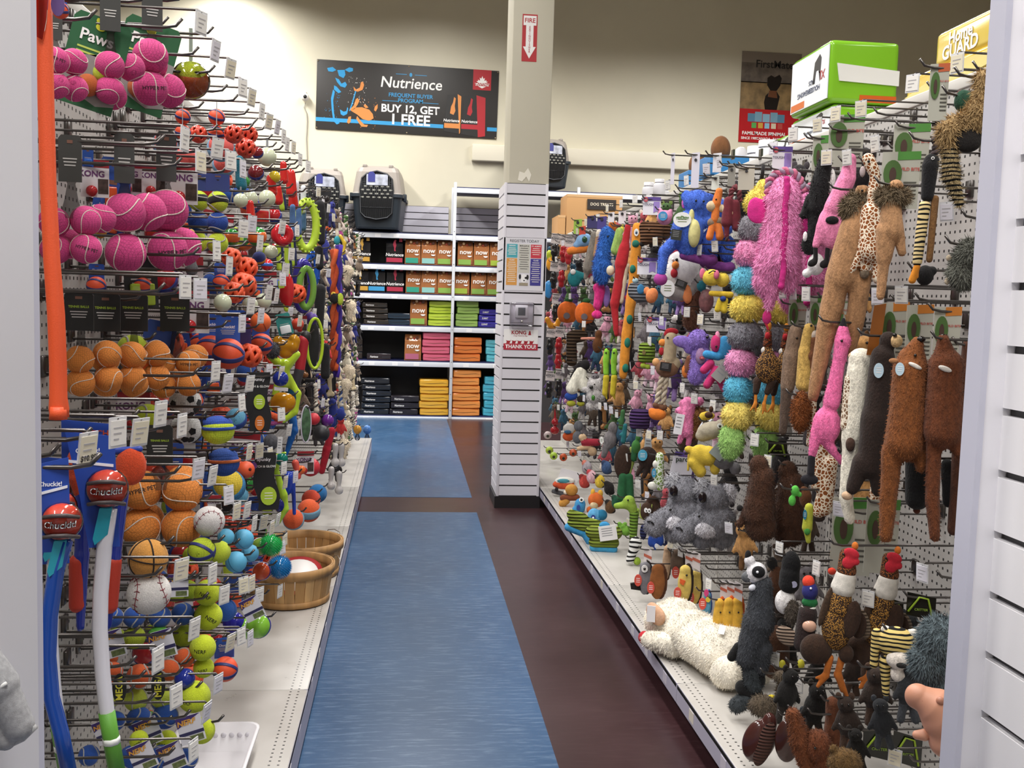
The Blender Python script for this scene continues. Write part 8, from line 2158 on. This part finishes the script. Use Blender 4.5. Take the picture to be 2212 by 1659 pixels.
link('head',blob('head',[E(0,0,.16,.06,.03,.1),K((0,0,.0),(0,0,.1),.02,.025)],[mat('dedce0','plastic')],20),t)

# ================================================================== hooks
M_HOOK = mat('5f5b59','chrome')
HK = {}
TAGC = ['e9e6e0','e4dcc4','dfdce4']
def hook_mesh(L_,scan):
    """L_ metres long along +x from the board"""
    key = (round(L_,2),scan)
    if key in HK:
        return HK[key]
    L2 = key[0]
    rod = G().tube([(0,0,.03),(.004,0,0),(L2 - .035,0,0),(L2 - .012,0,.004),(L2,0,.018)],.0031,seg=6).make('rod',M_HOOK)
    clip = G().rbox(-.002,.008,-.016,.016,-.008,.038,.002,seg=1).make('clip',M_HOOK)
    out = [rod,clip]
    if scan:
        out.append(G().tube([(0,0,.034),(.004,0,.036),(L2 + .03,0,.036),(L2 + .036,0,.03)],.0026,seg=6).make('label_rod',M_HOOK))
    HK[key] = out
    return out
TG = []
for i in range(3):
    a = G().box(-.0165,.0165,-.001,.001,-.04,.004).make('price_tag',mat('d8d8da','plastic'))
    b_ = G().box(-.0145,.0145,-.0022,-.001,-.036,-.001).make('label_print',mat(TAGC[i],'paper'))
    c_ = G()
    for q in range(3):
        c_.box(-.010,.010 - .005 * q,-.0027,-.0022,-.012 - .008 * q,-.010 - .008 * q)
    TG.append((a,b_,c_.make('print_lines',mat('b3b0b2','paper'))))
PRICE = TM(text('$10.99',.0105,.02),BK).copy()
PRICE.transform(Matrix.Translation((0,-.003,-.03)))
DONE = {-1: [],1: []}
HOOKS = []
def hook(side,y,z,tip,scan):
    HOOKS.append((y,side,z,tip,scan))
    DONE[side].append((y,z))
def hook_parts(side,y,z,tip,scan):
    """(part name, mesh, matrix, parent index) in the frame of one hook"""
    L_ = min(.42,max(.1,abs(tip - (PXL if side < 0 else PXR))))
    m = hook_mesh(L_,scan)
    out = [('clip',m[1],Matrix.Identity(4),None),('rod',m[0],Matrix.Identity(4),None)]
    if scan:
        out.append(('label_rod',m[2],Matrix.Identity(4),None))
        q = random.Random(int(y * 977 + z * 331))
        T3 = TG[q.choice((0,0,0,1,2))]
        # the plate faces the aisle and swivels a little
        yaw = (69 + q.uniform(-18,8)) if side < 0 else (113 + q.uniform(-10,20))
        M = Matrix.Translation((round(L_,2) + .036,0,.03)) @ Euler((R(q.uniform(-4,10)),0,R(yaw))).to_matrix().to_4x4()
        out += [('price_tag',T3[0],M,None),('label_print',T3[1],M,3),('print_lines',T3[2],M,3)]
        if side < 0 and y < 1.34:
            out.append(('lettering',PRICE,M,3))
    return out
def build_hooks():
    HOOKS.sort()
    far = {-1: G(),1: G()}
    fm = {-1: [],1: []}
    for i,(y,side,z,tip,scan) in enumerate(HOOKS):
        root = Matrix.Translation((PXL if side < 0 else PXR,y,z)) @ (Matrix.Identity(4) if side < 0 else Matrix.Rotation(PI,4,'Z'))
        ps = hook_parts(side,y,z,tip,scan)
        wh = 'ball' if side < 0 else 'plush'
        if i < 295:
            near = min(HANG[side],key=lambda q: abs(q[0] - y) + abs(q[1] - .03 - z))
            if abs(near[0] - y) + abs(near[1] - .03 - z) < .16:
                w = near[3].split()
                w = w[:10] if len(w) > 11 else w
                while w[-1] in ('the','a','with','of','beside','and','in','on','behind','under','over','from','by','to','above','hung','at','between','first','second','third','fourth'):
                    w.pop()
                lab = ('tagged' if scan else 'plain') + ' steel hook at the ' + ' '.join(w).rstrip(',')
            else:
                lab = ('empty steel hook with price tag on the %s pegboard' if scan else 'empty plain steel hook on the %s pegboard') % wh
            t = thing('peg_hook',lab,'hook',(0,0,0),0,lab)
            t.matrix_world = root
            made = []
            for nm,me,M,pa in ps:
                o = link(nm,me,made[pa] if pa is not None else t)
                if pa is None:
                    o.matrix_local = M
                if nm == 'print_lines':
                    o['kind'] = 'stuff'
                made.append(o)
        else:
            for nm,me,M,pa in ps:
                mm = me.materials[0]
                if mm not in fm[side]:
                    fm[side].append(mm)
                far[side].mesh(me,fm[side].index(mm),root @ M)
    for side,nm in ((-1,'ball'),(1,'plush')):
        o = link('far_hooks',far[side].make('far_hooks',fm[side]),None,None,None,'stuff')
        tag(o,'crowd of far steel peg hooks and price tags on the %s gondola' % nm,'hooks')
def tags(side,pts,tip,dz=-.012):
    for (u,v) in pts:
        P = onX(u,v,tip)
        if P.y < 1.22 or P.y > 9.4 or not (.22 < P.z < 2.16):
            continue
        hook(side,P.y,P.z + dz,tip + side * -0 - (.036 if side < 0 else -.036),True)
LT = [(440,50),(472,110),(504,149),(528,190),(549,211),(570,241),(586,263),(604,275),(616,295),(624,312),(637,319),(651,345),(668,360),
      (405,301),(438,349),(476,321),(502,347),(528,365),(472,542),(500,575),(405,620),(437,625),(547,661),(527,699),(471,802),(530,494),(549,484),(614,491),(566,525),(644,498),(633,549),(621,583),(613,603),(586,632),(602,639),(568,682),(631,677),(682,677),(651,693),
      (498,829),(545,829),(568,833),(585,802),(612,806),(525,870),(610,895),(649,918),(628,930),(543,976),(564,974),(586,982),(435,1013),(466,1028),(497,1069),(595,999),(616,1011),(641,1030),(620,1042),
      (516,1104),(539,1102),(554,1131),(574,1129),(591,1140),(605,1123),(618,1165),(612,1183),(464,1239),(489,1285),(529,1264),(547,1260),(564,1285),(608,1277),(426,1358),(347,1424),(385,1503),(476,1477),(422,1620),(453,1539),(398,1231),(504,1388),(524,1374),(544,1379),
      (109,967),(199,970),(261,934),(311,934),(354,894),(399,919),(690,415),(700,440),(712,450),(722,470),(735,490),(690,560),(712,590),(700,640),(705,700),(690,830),(700,870)]
tags(-1,LT,-.40)
RT = [(2040,457),(1968,180),(2064,136),(1856,235),(1885,310),(1802,246),(1762,270),(1710,290),(1668,320),(1825,340),(1782,340),(1833,635),(1892,640),(1943,637),(1686,630),(1709,632),(1738,635),(1660,648),(1633,638),(1656,997),(1628,950),(1601,933),(1808,1100),(1988,1238),(1872,1293),(1571,1141),(1540,1037),(1681,1185),(1761,1227),(1671,1423),(1722,1480),(1816,1547),(1930,1637),
      (1413,522),(1509,540),(1541,532),(1388,558),(1364,597),(1380,685),(1427,693),(1482,674),(1511,690),(1547,680),(1401,737),(1356,790),(1408,800),(1443,827),(1472,838),(1372,832),(1281,877),(1294,877),(1306,878),(1318,886),(1330,894),(1378,934),(1400,939),(1424,940),(1498,861),(1538,876),(1350,988),(1376,1046),(1396,1072),(1355,1128),(1430,1162),(1447,1175),(1468,1192),(1503,1224),(1529,1262),
      (1523,365),(1550,350),(1480,390),(1440,400),(1400,430),(1370,430),(1340,440),(1310,450),(1290,470),(1265,480),(1245,500),(1215,525),(1200,560),(1230,640),(1260,700),(1290,690),(1215,800),(1260,860),(1205,880),(1225,960),(1250,980)]
tags(1,RT,1.20)
for side in (-1,1):
    for (y,z,x,_) in HANG[side]:
        z2 = z - .012
        if z2 < .2 or z2 > 2.2 or y < 1.0:
            continue
        if any(abs(y - a) < .05 and -.03 < b - z2 < .07 for a,b in DONE[side]):
            continue
        tip = x + .05 if side < 0 else x - .05
        hook(side,y,z2,tip,False)
# empty hooks up to the top of the ball gondola
for i in range(16):
    yv = 2.0 + i * .36
    if not any(abs(yv - a) < .1 and abs(b - 2.02) < .1 for a,b in DONE[-1]):
        hook(-1,yv,2.02,-.45,False)
    if not any(abs(yv + .15 - a) < .1 and abs(b - 1.9) < .08 for a,b in DONE[-1]):
        hook(-1,yv + .15,1.9,-.45,False)
build_hooks()
